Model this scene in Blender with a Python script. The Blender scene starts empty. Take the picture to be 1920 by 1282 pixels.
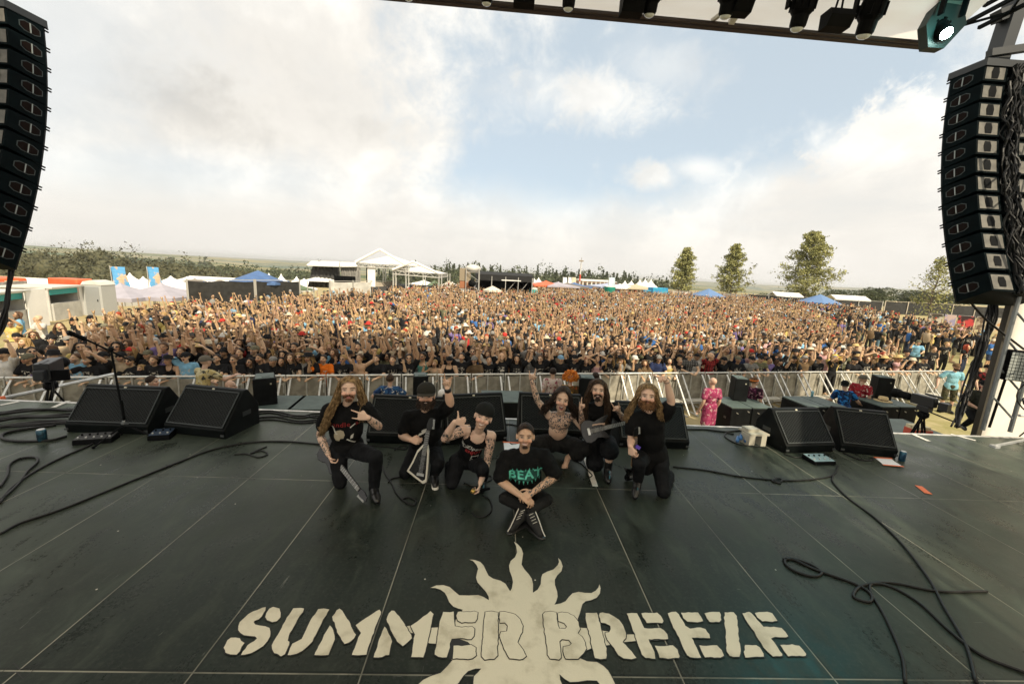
import bpy, math, random
import numpy as np
from mathutils import Vector, Matrix, noise as mnoise
from mathutils.bvhtree import BVHTree

random.seed(7)
rng = np.random.default_rng(7)
S = bpy.context.scene
COL = S.collection
PI = math.pi

# ---------------------------------------------------------------- camera
CAM_H, FPX, PITCH, ROLL, YAW = 2.6, 747.0, 0.17656, 0.05244, 0.04227
GZ = -1.7                        # field level; the stage floor is z = 0


def _world(a, b, c):
	cp, sp, cy, sy = math.cos(PITCH), math.sin(PITCH), math.cos(YAW), math.sin(YAW)
	up = cp * b - sp * c
	fw = sp * b + cp * c
	return Vector((cy * a + sy * fw, -sy * a + cy * fw, up))


def ray(px, py):
	x, y = px - 960, 641 - py
	c, s = math.cos(ROLL), math.sin(ROLL)
	return _world((c * x - s * y) / FPX, (s * x + c * y) / FPX, 1)


def G(px, py, z=0.0):
	"""photo pixel -> point on the level plane z"""
	r = ray(px, py)
	t = (z - CAM_H) / r.z
	return Vector((r.x * t, r.y * t, z))


def DP(px, py, Y):
	"""photo pixel -> point at depth Y"""
	r = ray(px, py)
	t = Y / r.y
	return Vector((r.x * t, Y, CAM_H + r.z * t))


cam = bpy.data.objects.new('camera', bpy.data.cameras.new('camera'))
COL.objects.link(cam)
cr, sr = math.cos(ROLL), math.sin(ROLL)
R_, U_, F_ = _world(cr, sr, 0), _world(-sr, cr, 0), _world(0, 0, 1)
M_ = Matrix((R_, U_, -F_)).transposed().to_4x4()
M_.translation = (0, 0, CAM_H)
cam.matrix_world = M_
cam.data.sensor_width = 36
cam.data.lens = FPX / 1920 * 36
cam.data.clip_start = 0.05
cam.data.clip_end = 20000
S.camera = cam

# ---------------------------------------------------------------- sky and sun
SUN_DIR = Vector((0.5, -1.0, 1.0)).normalized()      # towards the sun: behind the stage, to the right
SUN_EL = math.asin(SUN_DIR.z)
SUN_ROT = math.atan2(SUN_DIR.x, SUN_DIR.y)
sun = bpy.data.objects.new('sun', bpy.data.lights.new('sun', 'SUN'))
COL.objects.link(sun)
sun.data.energy = 4.8
sun.data.angle = math.radians(0.6)
sun.data.color = (1.0, 0.87, 0.66)
sun.rotation_euler = (-SUN_DIR).to_track_quat('-Z', 'Y').to_euler()
S.view_settings.view_transform = 'Standard'
S.view_settings.look = 'None'
S.view_settings.gamma = 1
S.view_settings.exposure = 0.25
S.cycles.max_bounces = 6
S.cycles.transparent_max_bounces = 12


class NT:
	"""short-hand for building node trees"""
	def __init__(self, tree):
		self.t = tree
		self.n = tree.nodes
		self.l = tree.links

	def node(self, kind, **kw):
		nd = self.n.new(kind)
		for k, v in kw.items():
			setattr(nd, k, v)
		return nd

	def put(self, sock, v):
		if v is None:
			return
		if isinstance(v, bpy.types.NodeSocket):
			self.l.new(v, sock)
		else:
			if isinstance(v, (tuple, list)) and len(v) == 3 and sock.type == 'RGBA':
				v = (*v, 1)
			sock.default_value = v

	def math(self, op, a, b=None, c=None, clamp=False):
		nd = self.node('ShaderNodeMath', operation=op, use_clamp=clamp)
		for i, v in enumerate((a, b, c)):
			self.put(nd.inputs[i], v)
		return nd.outputs[0]

	def mix(self, f, a, b, mode='MIX'):
		nd = self.node('ShaderNodeMix', data_type='RGBA', blend_type=mode)
		self.put(nd.inputs[0], f)
		self.put(nd.inputs[6], a)
		self.put(nd.inputs[7], b)
		return nd.outputs[2]

	def ramp(self, f, lo, hi, a=0.0, b=1.0, smooth=True):
		nd = self.node('ShaderNodeMapRange', interpolation_type='SMOOTHSTEP' if smooth else 'LINEAR', clamp=True)
		self.put(nd.inputs[0], f)
		for i, v in enumerate((lo, hi, a, b)):
			self.put(nd.inputs[i + 1], v)
		return nd.outputs[0]

	def noise(self, vec, scale, detail=4.0, rough=0.55, dist=0.0, color=False):
		nd = self.node('ShaderNodeTexNoise')
		self.put(nd.inputs['Vector'], vec)
		nd.inputs['Scale'].default_value = scale
		nd.inputs['Detail'].default_value = detail
		nd.inputs['Roughness'].default_value = rough
		nd.inputs['Distortion'].default_value = dist
		return nd.outputs['Color' if color else 'Fac']

	def xyz(self, x, y, z):
		nd = self.node('ShaderNodeCombineXYZ')
		for i, v in enumerate((x, y, z)):
			self.put(nd.inputs[i], v)
		return nd.outputs[0]

	def sep(self, v):
		nd = self.node('ShaderNodeSeparateXYZ')
		self.put(nd.inputs[0], v)
		return nd.outputs

	def vmath(self, op, a, b):
		nd = self.node('ShaderNodeVectorMath', operation=op)
		self.put(nd.inputs[0], a)
		self.put(nd.inputs[1], b)
		return nd.outputs[0]


def build_world():
	w = bpy.data.worlds.new('World')
	S.world = w
	w.use_nodes = True
	w.node_tree.nodes.clear()
	N = NT(w.node_tree)
	sky = N.node('ShaderNodeTexSky', sky_type='NISHITA', sun_disc=False)
	sky.sun_elevation, sky.sun_rotation = SUN_EL, SUN_ROT
	sky.air_density, sky.dust_density, sky.ozone_density = 1.0, 1.6, 1.2
	d = N.node('ShaderNodeTexCoord').outputs['Generated']
	x, y, z = N.sep(d)
	yy = N.math('MAXIMUM', y, 0.22)
	u, v = N.math('DIVIDE', x, yy), N.math('DIVIDE', z, yy)
	# cloud layer coordinates: a flat deck seen in perspective
	zz = N.math('ADD', N.math('MAXIMUM', z, 0.0), 0.16)
	deck = N.xyz(N.math('DIVIDE', x, zz), N.math('DIVIDE', y, zz), 0.0)
	big = N.noise(deck, 0.55, 7, 0.62, 0.3)
	fine = N.noise(d, 5.5, 8, 0.62, 0.25)
	puff = N.noise(d, 2.6, 6, 0.6)
	wob = N.math('MULTIPLY', N.math('SUBTRACT', fine, 0.5), 0.9)
	wob2 = N.math('MULTIPLY', N.math('SUBTRACT', puff, 0.5), 0.9)
	wob = N.math('ADD', wob, wob2)

	tiny = N.math('SUBTRACT', N.noise(d, 17.0, 6, 0.65, 0.4), 0.5)
	wob3 = N.math('ADD', N.math('MULTIPLY', tiny, 2.6), N.math('MULTIPLY', N.math('SUBTRACT', fine, 0.5), 2.0))

	def blob(px, py, ax, ay, soft=0.5, w=None):
		r = ray(px, py)
		u0, v0 = r.x / r.y, r.z / r.y
		a = N.math('DIVIDE', N.math('SUBTRACT', u, u0), ax)
		b = N.math('DIVIDE', N.math('SUBTRACT', v, v0), ay)
		q = N.math('SQRT', N.math('ADD', N.math('MULTIPLY', a, a), N.math('MULTIPLY', b, b)))
		q = N.math('ADD', q, w or wob)
		return N.ramp(q, 1.0 + soft, 1.0 - soft)

	# the open blue window, right of the middle, and a smaller one at the top right
	wobb = N.math('ADD', wob, N.math('MULTIPLY', wob3, 0.35))
	blue = N.math('MAXIMUM', blob(1230, 190, 0.48, 0.29, 0.5, wobb), blob(1580, 140, 0.42, 0.18, 0.45, wobb))
	blue = N.math('MAXIMUM', blue, blob(1020, 330, 0.24, 0.16, 0.6, wobb))
	blue = N.math('MAXIMUM', blue, N.math('MULTIPLY', blob(250, 330, 0.5, 0.07, 0.7, wobb), 0.4))
	blue = N.math('MAXIMUM', blue, N.math('MULTIPLY', blob(40, 60, 0.3, 0.25, 0.7, wobb), 0.35))
	# white heaps that stand in front of it
	heap = N.math('MAXIMUM', blob(1740, 320, 0.27, 0.21, 0.16, wobb), blob(1560, 420, 0.36, 0.11, 0.4, wobb))
	heap = N.math('MAXIMUM', heap, N.math('MULTIPLY', blob(1222, 330, 0.05, 0.026, 0.8, wob3), 0.75))
	heap = N.math('MAXIMUM', heap, N.math('MULTIPLY', blob(1312, 316, 0.06, 0.022, 0.9, wob3), 0.6))
	heap = N.math('MAXIMUM', heap, N.math('MULTIPLY', blob(1110, 180, 0.15, 0.05, 0.8, wob3), 0.75))
	heap = N.math('MAXIMUM', heap, N.math('MULTIPLY', blob(1240, 130, 0.10, 0.05, 0.9, wob3), 0.35))
	heap = N.math('MAXIMUM', heap, N.math('MULTIPLY', blob(1100, 470, 1.2, 0.1, 0.6), 0.7))
	cover = N.math('MULTIPLY', blue, N.math('SUBTRACT', 1.0, heap))
	cover = N.math('SUBTRACT', 1.0, cover, clamp=True)
	cover = N.math('MULTIPLY', cover, N.ramp(big, 0.2, 0.5, 0.72, 1.0))
	# greyer undersides
	grey = N.math('MAXIMUM', blob(430, 170, 0.40, 0.16, 0.75, wobb), N.math('MULTIPLY', blob(660, 240, 0.24, 0.06, 0.7, wobb), 0.8))
	grey = N.math('MAXIMUM', grey, N.math('MULTIPLY', blob(120, 90, 0.3, 0.16, 0.9, wobb), 0.55))
	grey = N.math('MAXIMUM', grey, N.math('MULTIPLY', blob(330, 420, 0.6, 0.07, 0.8, wobb), 0.5))
	grey = N.math('MAXIMUM', grey, N.math('MULTIPLY', blob(1650, 400, 0.32, 0.10, 0.9, wobb), 0.45))
	grey = N.math('MAXIMUM', grey, N.math('MULTIPLY', blob(1700, 250, 0.14, 0.06, 0.9, wob3), 0.35))
	grey = N.math('MULTIPLY', grey, N.ramp(fine, 0.36, 0.64, 0.2, 1.0))
	tex = N.ramp(N.math('ADD', N.math('MULTIPLY', fine, 0.6), N.math('MULTIPLY', big, 0.4)), 0.38, 0.6, 0.0, 1.0)
	white = N.mix(tex, (8.2, 7.85, 7.25), (10.6, 10.2, 9.4))
	cloud = N.mix(grey, white, (6.1, 5.85, 5.4))
	skyc = N.mix(0.72, N.mix(1.0, sky.outputs[0], (1.5, 1.5, 1.5), 'MULTIPLY'), (6.2, 6.95, 7.2))
	col = N.mix(cover, skyc, cloud)
	hz = N.ramp(z, 0.0, 0.2, 0.8, 0.0)
	col = N.mix(hz, col, (7.7, 7.35, 6.8))
	bg = N.node('ShaderNodeBackground')
	N.put(bg.inputs[0], col)
	bg.inputs[1].default_value = 0.098
	out = N.node('ShaderNodeOutputWorld')
	N.l.new(bg.outputs[0], out.inputs[0])
	w.cycles.sampling_method = 'AUTOMATIC'


build_world()


# ---------------------------------------------------------------- materials
def material(name, col, rough=0.6, metal=0.0, var=0.0, scale=6.0, col2=None, bump=0.0, bscale=40.0, spec=0.5,
			 attr=None, emit=None, coord='Object', detail=4.0, lo=0.35, hi=0.65, info=0.0):
	m = bpy.data.materials.new(name)
	m.use_nodes = True
	N = NT(m.node_tree)
	b = m.node_tree.nodes['Principled BSDF']
	b.inputs['Roughness'].default_value = rough
	b.inputs['Metallic'].default_value = metal
	b.inputs['Specular IOR Level'].default_value = spec
	co = N.node('ShaderNodeTexCoord').outputs[coord]
	c = (*col, 1)
	if attr:
		c = N.node('ShaderNodeAttribute', attribute_name=attr).outputs['Color']
	if var or col2:
		f = N.ramp(N.noise(co, scale, detail), lo, hi)
		if col2:
			c = N.mix(f, c, (*col2, 1))
		else:
			c = N.mix(1.0, c, N.mix(f, (1 - var,) * 3, (1 + var,) * 3), 'MULTIPLY')
	if info:
		rnd = N.node('ShaderNodeObjectInfo').outputs['Random']
		k = N.math('ADD', 1 - info, N.math('MULTIPLY', rnd, 2 * info))
		c = N.mix(1.0, c, N.xyz(k, k, k), 'MULTIPLY')
	N.put(b.inputs['Base Color'], c)
	if bump:
		bn = N.node('ShaderNodeBump')
		bn.inputs['Strength'].default_value = bump
		bn.inputs['Distance'].default_value = 0.01
		N.l.new(N.noise(co, bscale, 3), bn.inputs['Height'])
		N.l.new(bn.outputs[0], b.inputs['Normal'])
	if emit:
		b.inputs['Emission Color'].default_value = (*emit[0], 1)
		b.inputs['Emission Strength'].default_value = emit[1]
	return m


MT = {}


def mm(name, *a, **k):
	if name not in MT:
		MT[name] = material(name, *a, **k)
	return MT[name]


# ---------------------------------------------------------------- mesh building
class MB:
	def __init__(self):
		self.v, self.f = [], []

	def add(self, vs, fs):
		o = len(self.v)
		self.v += [tuple(p) for p in vs]
		self.f += [tuple(i + o for i in f) for f in fs]
		return self

	def box(self, c, s, rz=0.0, M=None):
		hx, hy, hz = s[0] / 2, s[1] / 2, s[2] / 2
		vs = [Vector((x, y, z)) for x in (-hx, hx) for y in (-hy, hy) for z in (-hz, hz)]
		R = M if M is not None else Matrix.Rotation(rz, 3, 'Z')
		vs = [R @ p + Vector(c) for p in vs]
		return self.add(vs, [(0, 1, 3, 2), (4, 6, 7, 5), (0, 4, 5, 1), (2, 3, 7, 6), (0, 2, 6, 4), (1, 5, 7, 3)])

	def hexa(self, p8):
		"""bottom four then top four, counter-clockwise"""
		return self.add(p8, [(3, 2, 1, 0), (4, 5, 6, 7), (0, 1, 5, 4), (1, 2, 6, 5), (2, 3, 7, 6), (3, 0, 4, 7)])

	def prism(self, poly, vec):
		"""poly: 3-D points of one face, extruded along vec"""
		n = len(poly)
		vec = Vector(vec)
		a = [Vector(p) for p in poly]
		b = [p + vec for p in a]
		fs = [tuple(range(n - 1, -1, -1)), tuple(range(n, 2 * n))]
		fs += [(i, (i + 1) % n, n + (i + 1) % n, n + i) for i in range(n)]
		return self.add(a + b, fs)

	def tube(self, pts, r, seg=6, cap=True, rs=None):
		pts = [Vector(p) for p in pts]
		n = len(pts)
		rs = rs or [r] * n
		up = Vector((0, 0, 1))
		vs, fs = [], []
		prev = None
		for i, p in enumerate(pts):
			t = (pts[min(i + 1, n - 1)] - pts[max(i - 1, 0)])
			t = t.normalized() if t.length > 1e-9 else Vector((0, 0, 1))
			a = prev - t * prev.dot(t) if prev is not None else t.cross(up)
			if a.length < 1e-4:
				a = t.cross(Vector((1, 0, 0)))
			a.normalize()
			prev = a
			b = t.cross(a)
			for k in range(seg):
				an = 2 * PI * k / seg
				vs.append(p + (a * math.cos(an) + b * math.sin(an)) * rs[i])
		for i in range(n - 1):
			for k in range(seg):
				k2 = (k + 1) % seg
				fs.append((i * seg + k, (i + 1) * seg + k, (i + 1) * seg + k2, i * seg + k2))
		if cap:
			fs.append(tuple(range(seg)))
			fs.append(tuple((n - 1) * seg + k for k in range(seg - 1, -1, -1)))
		return self.add(vs, fs)

	def bar(self, p, q, w, h=None, up=(0, 0, 1)):
		p, q = Vector(p), Vector(q)
		h = h or w
		t = (q - p)
		L = t.length
		t.normalize()
		up = Vector(up)
		if abs(t.dot(up)) > 0.98:
			up = Vector((0, 1, 0))
		a = t.cross(up).normalized()
		b = a.cross(t)
		M = Matrix((a, t, b)).transposed()
		return self.box((p + q) / 2, (w, L, h), M=M)

	def ell(self, c, r, M=None, seg=12, rings=8):
		c = Vector(c)
		vs, fs = [], []
		for i in range(rings + 1):
			th = PI * i / rings
			for k in range(seg):
				ph = 2 * PI * k / seg
				p = Vector((r[0] * math.sin(th) * math.cos(ph), r[1] * math.sin(th) * math.sin(ph), r[2] * math.cos(th)))
				if M is not None:
					p = M @ p
				vs.append(p + c)
		for i in range(rings):
			for k in range(seg):
				k2 = (k + 1) % seg
				fs.append((i * seg + k, (i + 1) * seg + k, (i + 1) * seg + k2, i * seg + k2))
		return self.add(vs, fs)

	def cap(self, p, q, r1, r2, seg=10, e=3):
		"""tapered capsule"""
		p, q = Vector(p), Vector(q)
		t = q - p
		if t.length < 1e-6:
			t = Vector((0, 0, 1e-4))
		t.normalize()
		pts, rs = [], []
		for i in range(e):
			a = PI / 2 * i / e
			pts.append(p - t * r1 * math.cos(a))
			rs.append(max(r1 * math.sin(a), 1e-4))
		pts += [p, q]
		rs += [r1, r2]
		for i in range(e - 1, -1, -1):
			a = PI / 2 * i / e
			pts.append(q + t * r2 * math.cos(a))
			rs.append(max(r2 * math.sin(a), 1e-4))
		return self.tube(pts, 0, seg, True, rs)

	def lathe(self, prof, seg=16, M=None):
		"""profile of (r, z) pairs turned about z"""
		vs, fs = [], []
		n = len(prof)
		for r, z in prof:
			for k in range(seg):
				a = 2 * PI * k / seg
				p = Vector((r * math.cos(a), r * math.sin(a), z))
				vs.append(M @ p if M is not None else p)
		for i in range(n - 1):
			for k in range(seg):
				k2 = (k + 1) % seg
				fs.append((i * seg + k, i * seg + k2, (i + 1) * seg + k2, (i + 1) * seg + k))
		fs.append(tuple(range(seg - 1, -1, -1)))
		fs.append(tuple((n - 1) * seg + k for k in range(seg)))
		return self.add(vs, fs)

	def mesh(self, name, mat=None, smooth=False):
		me = bpy.data.meshes.new(name)
		me.from_pydata(self.v, [], self.f)
		me.validate()
		if mat:
			me.materials.append(mat)
		if smooth:
			me.shade_smooth()
		me.update()
		return me

	def build(self, name, mat, parent=None, smooth=False, **kw):
		return link(bpy.data.objects.new(name, self.mesh(name, mat, smooth)), parent, **kw)


def link(o, parent=None, label=None, cat=None, group=None, kind=None):
	COL.objects.link(o)
	if parent is not None:
		o.parent = parent
	return tag(o, label, cat, group, kind)


def tag(o, label=None, cat=None, group=None, kind=None):
	for k, v in (('label', label), ('category', cat), ('group', group), ('kind', kind)):
		if v:
			o[k] = v
	return o


def thing(name, label, cat, loc=(0, 0, 0), rz=0.0, group=None):
	o = bpy.data.objects.new(name, None)
	o.location = loc
	o.rotation_euler = (0, 0, rz)
	o.empty_display_size = 0.1
	return link(o, None, label, cat, group)


def copy_tree(o, parent=None):
	c = o.copy()
	COL.objects.link(c)
	if parent is not None:
		c.parent = parent
	for ch in o.children:
		copy_tree(ch, c)
	return c


def bevel(o, w=0.01, seg=1):
	md = o.modifiers.new('edge', 'BEVEL')
	md.width, md.segments, md.limit_method = w, seg, 'ANGLE'
	return o


def smooth_path(pts, n=8):
	"""Catmull-Rom through 3-D points"""
	P = [Vector(p) for p in pts]
	P = [P[0] * 2 - P[1]] + P + [P[-1] * 2 - P[-2]]
	out = []
	for i in range(1, len(P) - 2):
		a, b, c, d = P[i - 1:i + 3]
		for k in range(n):
			t = k / n
			out.append(0.5 * (2 * b + (c - a) * t + (2 * a - 5 * b + 4 * c - d) * t * t + (3 * b - a - 3 * c + d) * t ** 3))
	out.append(P[-2])
	return out


def rotz(a):
	return Matrix.Rotation(a, 3, 'Z')


BLACK = mm('black_paint', (0.0045, 0.005, 0.0055), 0.55, var=0.25, scale=3, spec=0.06)
STEEL = mm('galvanised_steel', (0.52, 0.53, 0.52), 0.42, 0.6, var=0.12, scale=12)
CABLE = mm('cable_rubber', (0.005, 0.005, 0.005), 0.5, spec=0.3)
# ================================================================ ground and far land
def field_material():
	m = bpy.data.materials.new('dry_field')
	m.use_nodes = True
	N = NT(m.node_tree)
	b = m.node_tree.nodes['Principled BSDF']
	b.inputs['Roughness'].default_value = 0.95
	b.inputs['Specular IOR Level'].default_value = 0.1
	co = N.node('ShaderNodeNewGeometry').outputs['Position']
	a = N.noise(co, 0.12, 6, 0.6)
	c = N.noise(co, 2.5, 5, 0.65)
	col = N.mix(N.ramp(a, 0.4, 0.62), (0.36, 0.29, 0.15), (0.24, 0.22, 0.09))
	col = N.mix(N.ramp(c, 0.35, 0.7, 0.0, 0.6), col, (0.43, 0.36, 0.22))
	far = N.ramp(N.sep(co)[1], 200, 500)
	strip = N.noise(N.vmath('MULTIPLY', co, (0.0012, 0.006, 0.0)), 1.0, 3)
	farc = N.mix(N.ramp(strip, 0.45, 0.55), (0.07, 0.1, 0.04), (0.24, 0.21, 0.1))
	col = N.mix(far, col, farc)
	N.put(b.inputs['Base Color'], col)
	return m


def build_ground():
	# one sheet: a flat festival field that falls away to a wide valley in the distance
	ys = [-40, 0, 10, 20, 28, 34, 38, 42, 46, 50, 55, 60, 66, 72, 80, 90, 110, 140, 170, 200, 280, 380, 520, 760, 1100, 1700, 2600, 4200, 7000, 12000]
	xs = [-9000, -4000, -2000, -1000, -600, -400, -250, -150, -110, -80, -65, -55, -48, -42, -36, -32, -28, -24, -20, -16, -12, -8, -4, 0, 4, 10, 20, 40, 80, 150, 250, 400, 600, 1000, 2000, 4000, 9000]

	def h(x, y):
		z = GZ
		# the camping ground on the left lies lower than the arena
		line = 28 + max(0.0, (x + 32) * 0.95)
		t = min(1, max(0, (y - line - 3) / 14)) * min(1, max(0, (2 - x) / 8))
		z -= 5.0 * t * t * (3 - 2 * t)
		if y > 170:
			z -= min(24, (y - 170) * 0.05)
		if y > 600:
			z += mnoise.noise(Vector((x / 1400, y / 1400, 3))) * min(30, (y - 600) * 0.03)
		if x < -150 and y > 600:
			z += 26 * min(1, (-x - 150) / 900) * math.exp(-((y - 1500) / 900) ** 2)
		return z
	mb = MB()
	vs = [(x, y, h(x, y)) for y in ys for x in xs]
	n = len(xs)
	fs = [(j * n + i, j * n + i + 1, (j + 1) * n + i + 1, (j + 1) * n + i) for j in range(len(ys) - 1) for i in range(n - 1)]
	mb.add(vs, fs).build('ground', field_material(), None, True, kind='structure')


build_ground()
FARM = mm('far_hill', (0.24, 0.21, 0.11), 0.95, col2=(0.07, 0.10, 0.06), scale=0.006, detail=3, lo=0.46, hi=0.52)


def ridge(dist, crest, deep, n=80):
	"""a far ridge through photo points (px, py) of its crest"""
	C = [DP(px, py, dist) for px, py in crest]
	pts = smooth_path(C, 14)
	rows = [(-0.9, 0.0), (-0.6, 0.35), (-0.3, 0.7), (0, 1.0), (0.5, 0.9), (1.5, 0.0)]
	lo = -40
	vs = [(p.x, dist + f * deep, lo + (p.z - lo + 3 * mnoise.noise(Vector((p.x / 120, f, 0)))) * k if k else lo - 60) for f, k in rows for p in pts]
	m = len(pts)
	fs = [(j * m + i, j * m + i + 1, (j + 1) * m + i + 1, (j + 1) * m + i) for j in range(len(rows) - 1) for i in range(m - 1)]
	MB().add(vs, fs).build('hill', FARM, None, True, kind='structure')


ridge(1500, [(-500, 470), (-100, 472), (150, 474), (260, 480), (400, 489), (560, 499), (700, 507), (900, 515)], 700)
ridge(3800, [(-900, 440), (-200, 455), (100, 468), (330, 478), (560, 490), (800, 502), (1000, 512), (1300, 531), (1450, 539)], 1500)
ridge(3000, [(1050, 520), (1250, 528), (1400, 536), (1600, 541), (1760, 545), (1950, 551), (2500, 575)], 1400)
# ================================================================ trees
def leaf_material(name, a, b):
	m = material(name, a, 0.75, col2=b, scale=0.9, detail=5, lo=0.4, hi=0.6, spec=0.2)
	return m


LEAF1 = leaf_material('pale_leaves', (0.36, 0.35, 0.14), (0.23, 0.235, 0.09))
LEAF2 = leaf_material('dark_leaves', (0.085, 0.098, 0.05), (0.05, 0.064, 0.034))
LEAF3 = leaf_material('olive_leaves', (0.095, 0.092, 0.05), (0.055, 0.058, 0.033))
BARK = mm('bark', (0.12, 0.095, 0.07), 0.9, var=0.3, scale=4, bump=0.5, bscale=20)


def leaf_quads(centres, size, r, flat=0.5):
	"""numpy: one small kinked leaf clump (two triangles) per centre"""
	n = len(centres)
	a = r.normal(size=(n, 3))
	a /= np.linalg.norm(a, axis=1)[:, None]
	b = np.cross(a, r.normal(size=(n, 3)))
	b /= np.linalg.norm(b, axis=1)[:, None] + 1e-9
	s = (size * r.uniform(0.6, 1.4, n))[:, None]
	nn = np.cross(a, b) * s * 0.25
	V = np.stack([centres - a * s, centres - b * s * 0.6 + nn, centres + a * s, centres + b * s * 0.6 + nn], 1).reshape(-1, 3)
	F = np.arange(4 * n).reshape(-1, 4)
	return V, F


def np_mesh(name, V, F, mat, tint=None):
	me = bpy.data.meshes.new(name)
	me.vertices.add(len(V))
	me.vertices.foreach_set('co', np.ascontiguousarray(V, np.float32).ravel())
	k = F.shape[1]
	me.loops.add(F.size)
	me.polygons.add(len(F))
	me.polygons.foreach_set('loop_start', np.arange(0, F.size, k, dtype=np.int32))
	me.polygons.foreach_set('loop_total', np.full(len(F), k, np.int32))
	me.loops.foreach_set('vertex_index', np.ascontiguousarray(F, np.int32).ravel())
	if tint is not None:
		at = me.color_attributes.new('tint', 'FLOAT_COLOR', 'POINT')
		c = np.ones((len(V), 4), np.float32)
		c[:, :3] = tint
		at.data.foreach_set('color', c.ravel())
	me.materials.append(mat)
	me.update(calc_edges=True)
	me.validate()
	return me


def tree(base, H, label, seed, spread=0.27, bare=0.22, leaves=5200, mat=None, size=0.17, group='young trees along the right side of the field'):
	"""upright young tree: leader with rising limbs, thin airy crown"""
	r = np.random.default_rng(seed)
	rr = random.Random(seed)
	t = thing('tree', label, 'tree', base, 0, group)
	mb = MB()
	k = 10
	pts = [V_((0.12 * math.sin(i * 0.9 + seed), 0.12 * math.cos(i * 1.3), H * 0.97 * i / k)) for i in range(k + 1)]
	R0 = H * 0.013
	mb.tube(pts, 0, 8, True, [R0 * (1 - 0.93 * i / k) + 0.01 for i in range(k + 1)])
	cs = []
	nl = 62
	for i in range(nl):
		f = bare + (0.97 - bare) * (i / (nl - 1)) ** 0.9
		z = H * f
		g = (f - bare) / (1 - bare)
		prof = (1 - g) ** 0.72 * min(1.0, 0.55 + g * 3.2)
		L = H * spread * max(0.07, min(1.0, prof)) * rr.uniform(0.65, 1.2)
		a = i * 2.399 + rr.uniform(-0.4, 0.4)
		d = V_((math.cos(a), math.sin(a), rr.uniform(0.15, 0.6) + 0.5 * g))
		p0 = V_((0, 0, z - 0.04 * H))
		bp_ = [p0, p0 + d * L * 0.4 + V_((0, 0, -0.02 * L)), p0 + d * L * 0.75 + V_((0, 0, 0.03 * L)), p0 + d * L]
		mb.tube(smooth_path(bp_, 3), 0, 5, True, [R0 * 0.35 * (1 - 0.8 * q / 9) for q in range(10)])
		for b in range(9):
			q = rr.uniform(0.25, 1.05)
			c = p0 + d * L * q + V_((rr.gauss(0, 1), rr.gauss(0, 1), rr.gauss(0, 0.8))) * 0.1 * L
			n = int(leaves / nl / 9 * rr.uniform(0.3, 1.9))
			if n:
				cs.append(np.array(c) + r.normal(size=(n, 3)) * (0.16 + 0.05 * L, 0.16 + 0.05 * L, 0.14 + 0.03 * L))
	mb.build('trunk', BARK, t, True)
	V, F = leaf_quads(np.concatenate(cs), size, r)
	link(bpy.data.objects.new('crown', np_mesh('crown', V, F, mat or LEAF1)), t)
	return t


V_ = Vector


def bush_tree(base, H, W, label, seed, mat=None, n=4200, group='dark round trees behind the right-hand fence'):
	r = np.random.default_rng(seed)
	t = thing('tree', label, 'tree', base, 0, group)
	mb = MB()
	mb.tube([(0, 0, 0), (0.1, 0, H * 0.3), (0, 0.1, H * 0.7)], 0, 7, True, [0.03 * H, 0.022 * H, 0.008 * H])
	cs = []
	for i in range(26):
		a = r.uniform(0, 2 * PI)
		q = math.sqrt(r.uniform(0, 1))
		z = H * r.uniform(0.3, 0.9)
		k = math.sqrt(max(0.05, 1 - ((z - H * 0.5) / (H * 0.52)) ** 2))
		c = np.array((math.cos(a) * q * W * 0.42 * k, math.sin(a) * q * W * 0.42 * k, z))
		mb.tube([(0, 0, H * 0.25), tuple(c * 0.6 + np.array((0, 0, H * 0.12))), tuple(c)], 0, 5, True, [0.012 * H, 0.007 * H, 0.003 * H])
		d = r.normal(size=(n // 26, 3))
		d /= np.linalg.norm(d, axis=1)[:, None]
		cs.append(c + d * (r.uniform(0.55, 1, n // 26) ** 0.5)[:, None] * np.array((W * 0.17, W * 0.17, H * 0.13)))
	mb.build('trunk', BARK, t, True)
	V, F = leaf_quads(np.concatenate(cs), 0.03 * H, r)
	link(bpy.data.objects.new('crown', np_mesh('crown', V, F, mat or LEAF2)), t)
	return t


for px, by, ty, Y, lab, sd, sp_, nl in (
		(1290, 552, 461, 88, 'slim young tree farthest left of the field trees, next to the blue parasol', 3, 0.27, 7600),
		(1382, 556, 453, 90, 'young pointed tree second from left, between parasol and the broad tree', 5, 0.29, 8200),
		(1531, 566, 428, 80, 'broad airy tree with spreading lower limbs above the right white tents', 8, 0.36, 11500),
		(1768, 570, 478, 52, 'thin half-bare young tree partly hidden behind the right speaker array', 13, 0.3, 1700)):
	top = DP(px, ty, Y)
	tree((top.x, Y, GZ - 0.5), top.z - GZ + 0.5, lab, sd, sp_, 0.2, nl, size=0.18 if Y > 60 else 0.13)
for px, ty, Y, W, lab, sd in ((1490, 541, 120, 10, 'low dark tree just right of the broad airy tree', 21), (1575, 541, 115, 12, 'round dark tree above the right white tent roof', 22),
							  (1640, 537, 112, 14, 'largest round dark tree right of the white tent roof', 23), (1715, 545, 108, 12, 'round dark tree left of the right speaker array', 24),
							  (1775, 549, 100, 11, 'dark tree half hidden by the right speaker array', 25), (1440, 549, 130, 9, 'small dark tree behind the low fence left of the broad tree', 26)):
	top = DP(px, ty, Y)
	bush_tree((top.x, Y, GZ - 2), top.z - GZ + 2, W, lab, sd)


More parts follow.
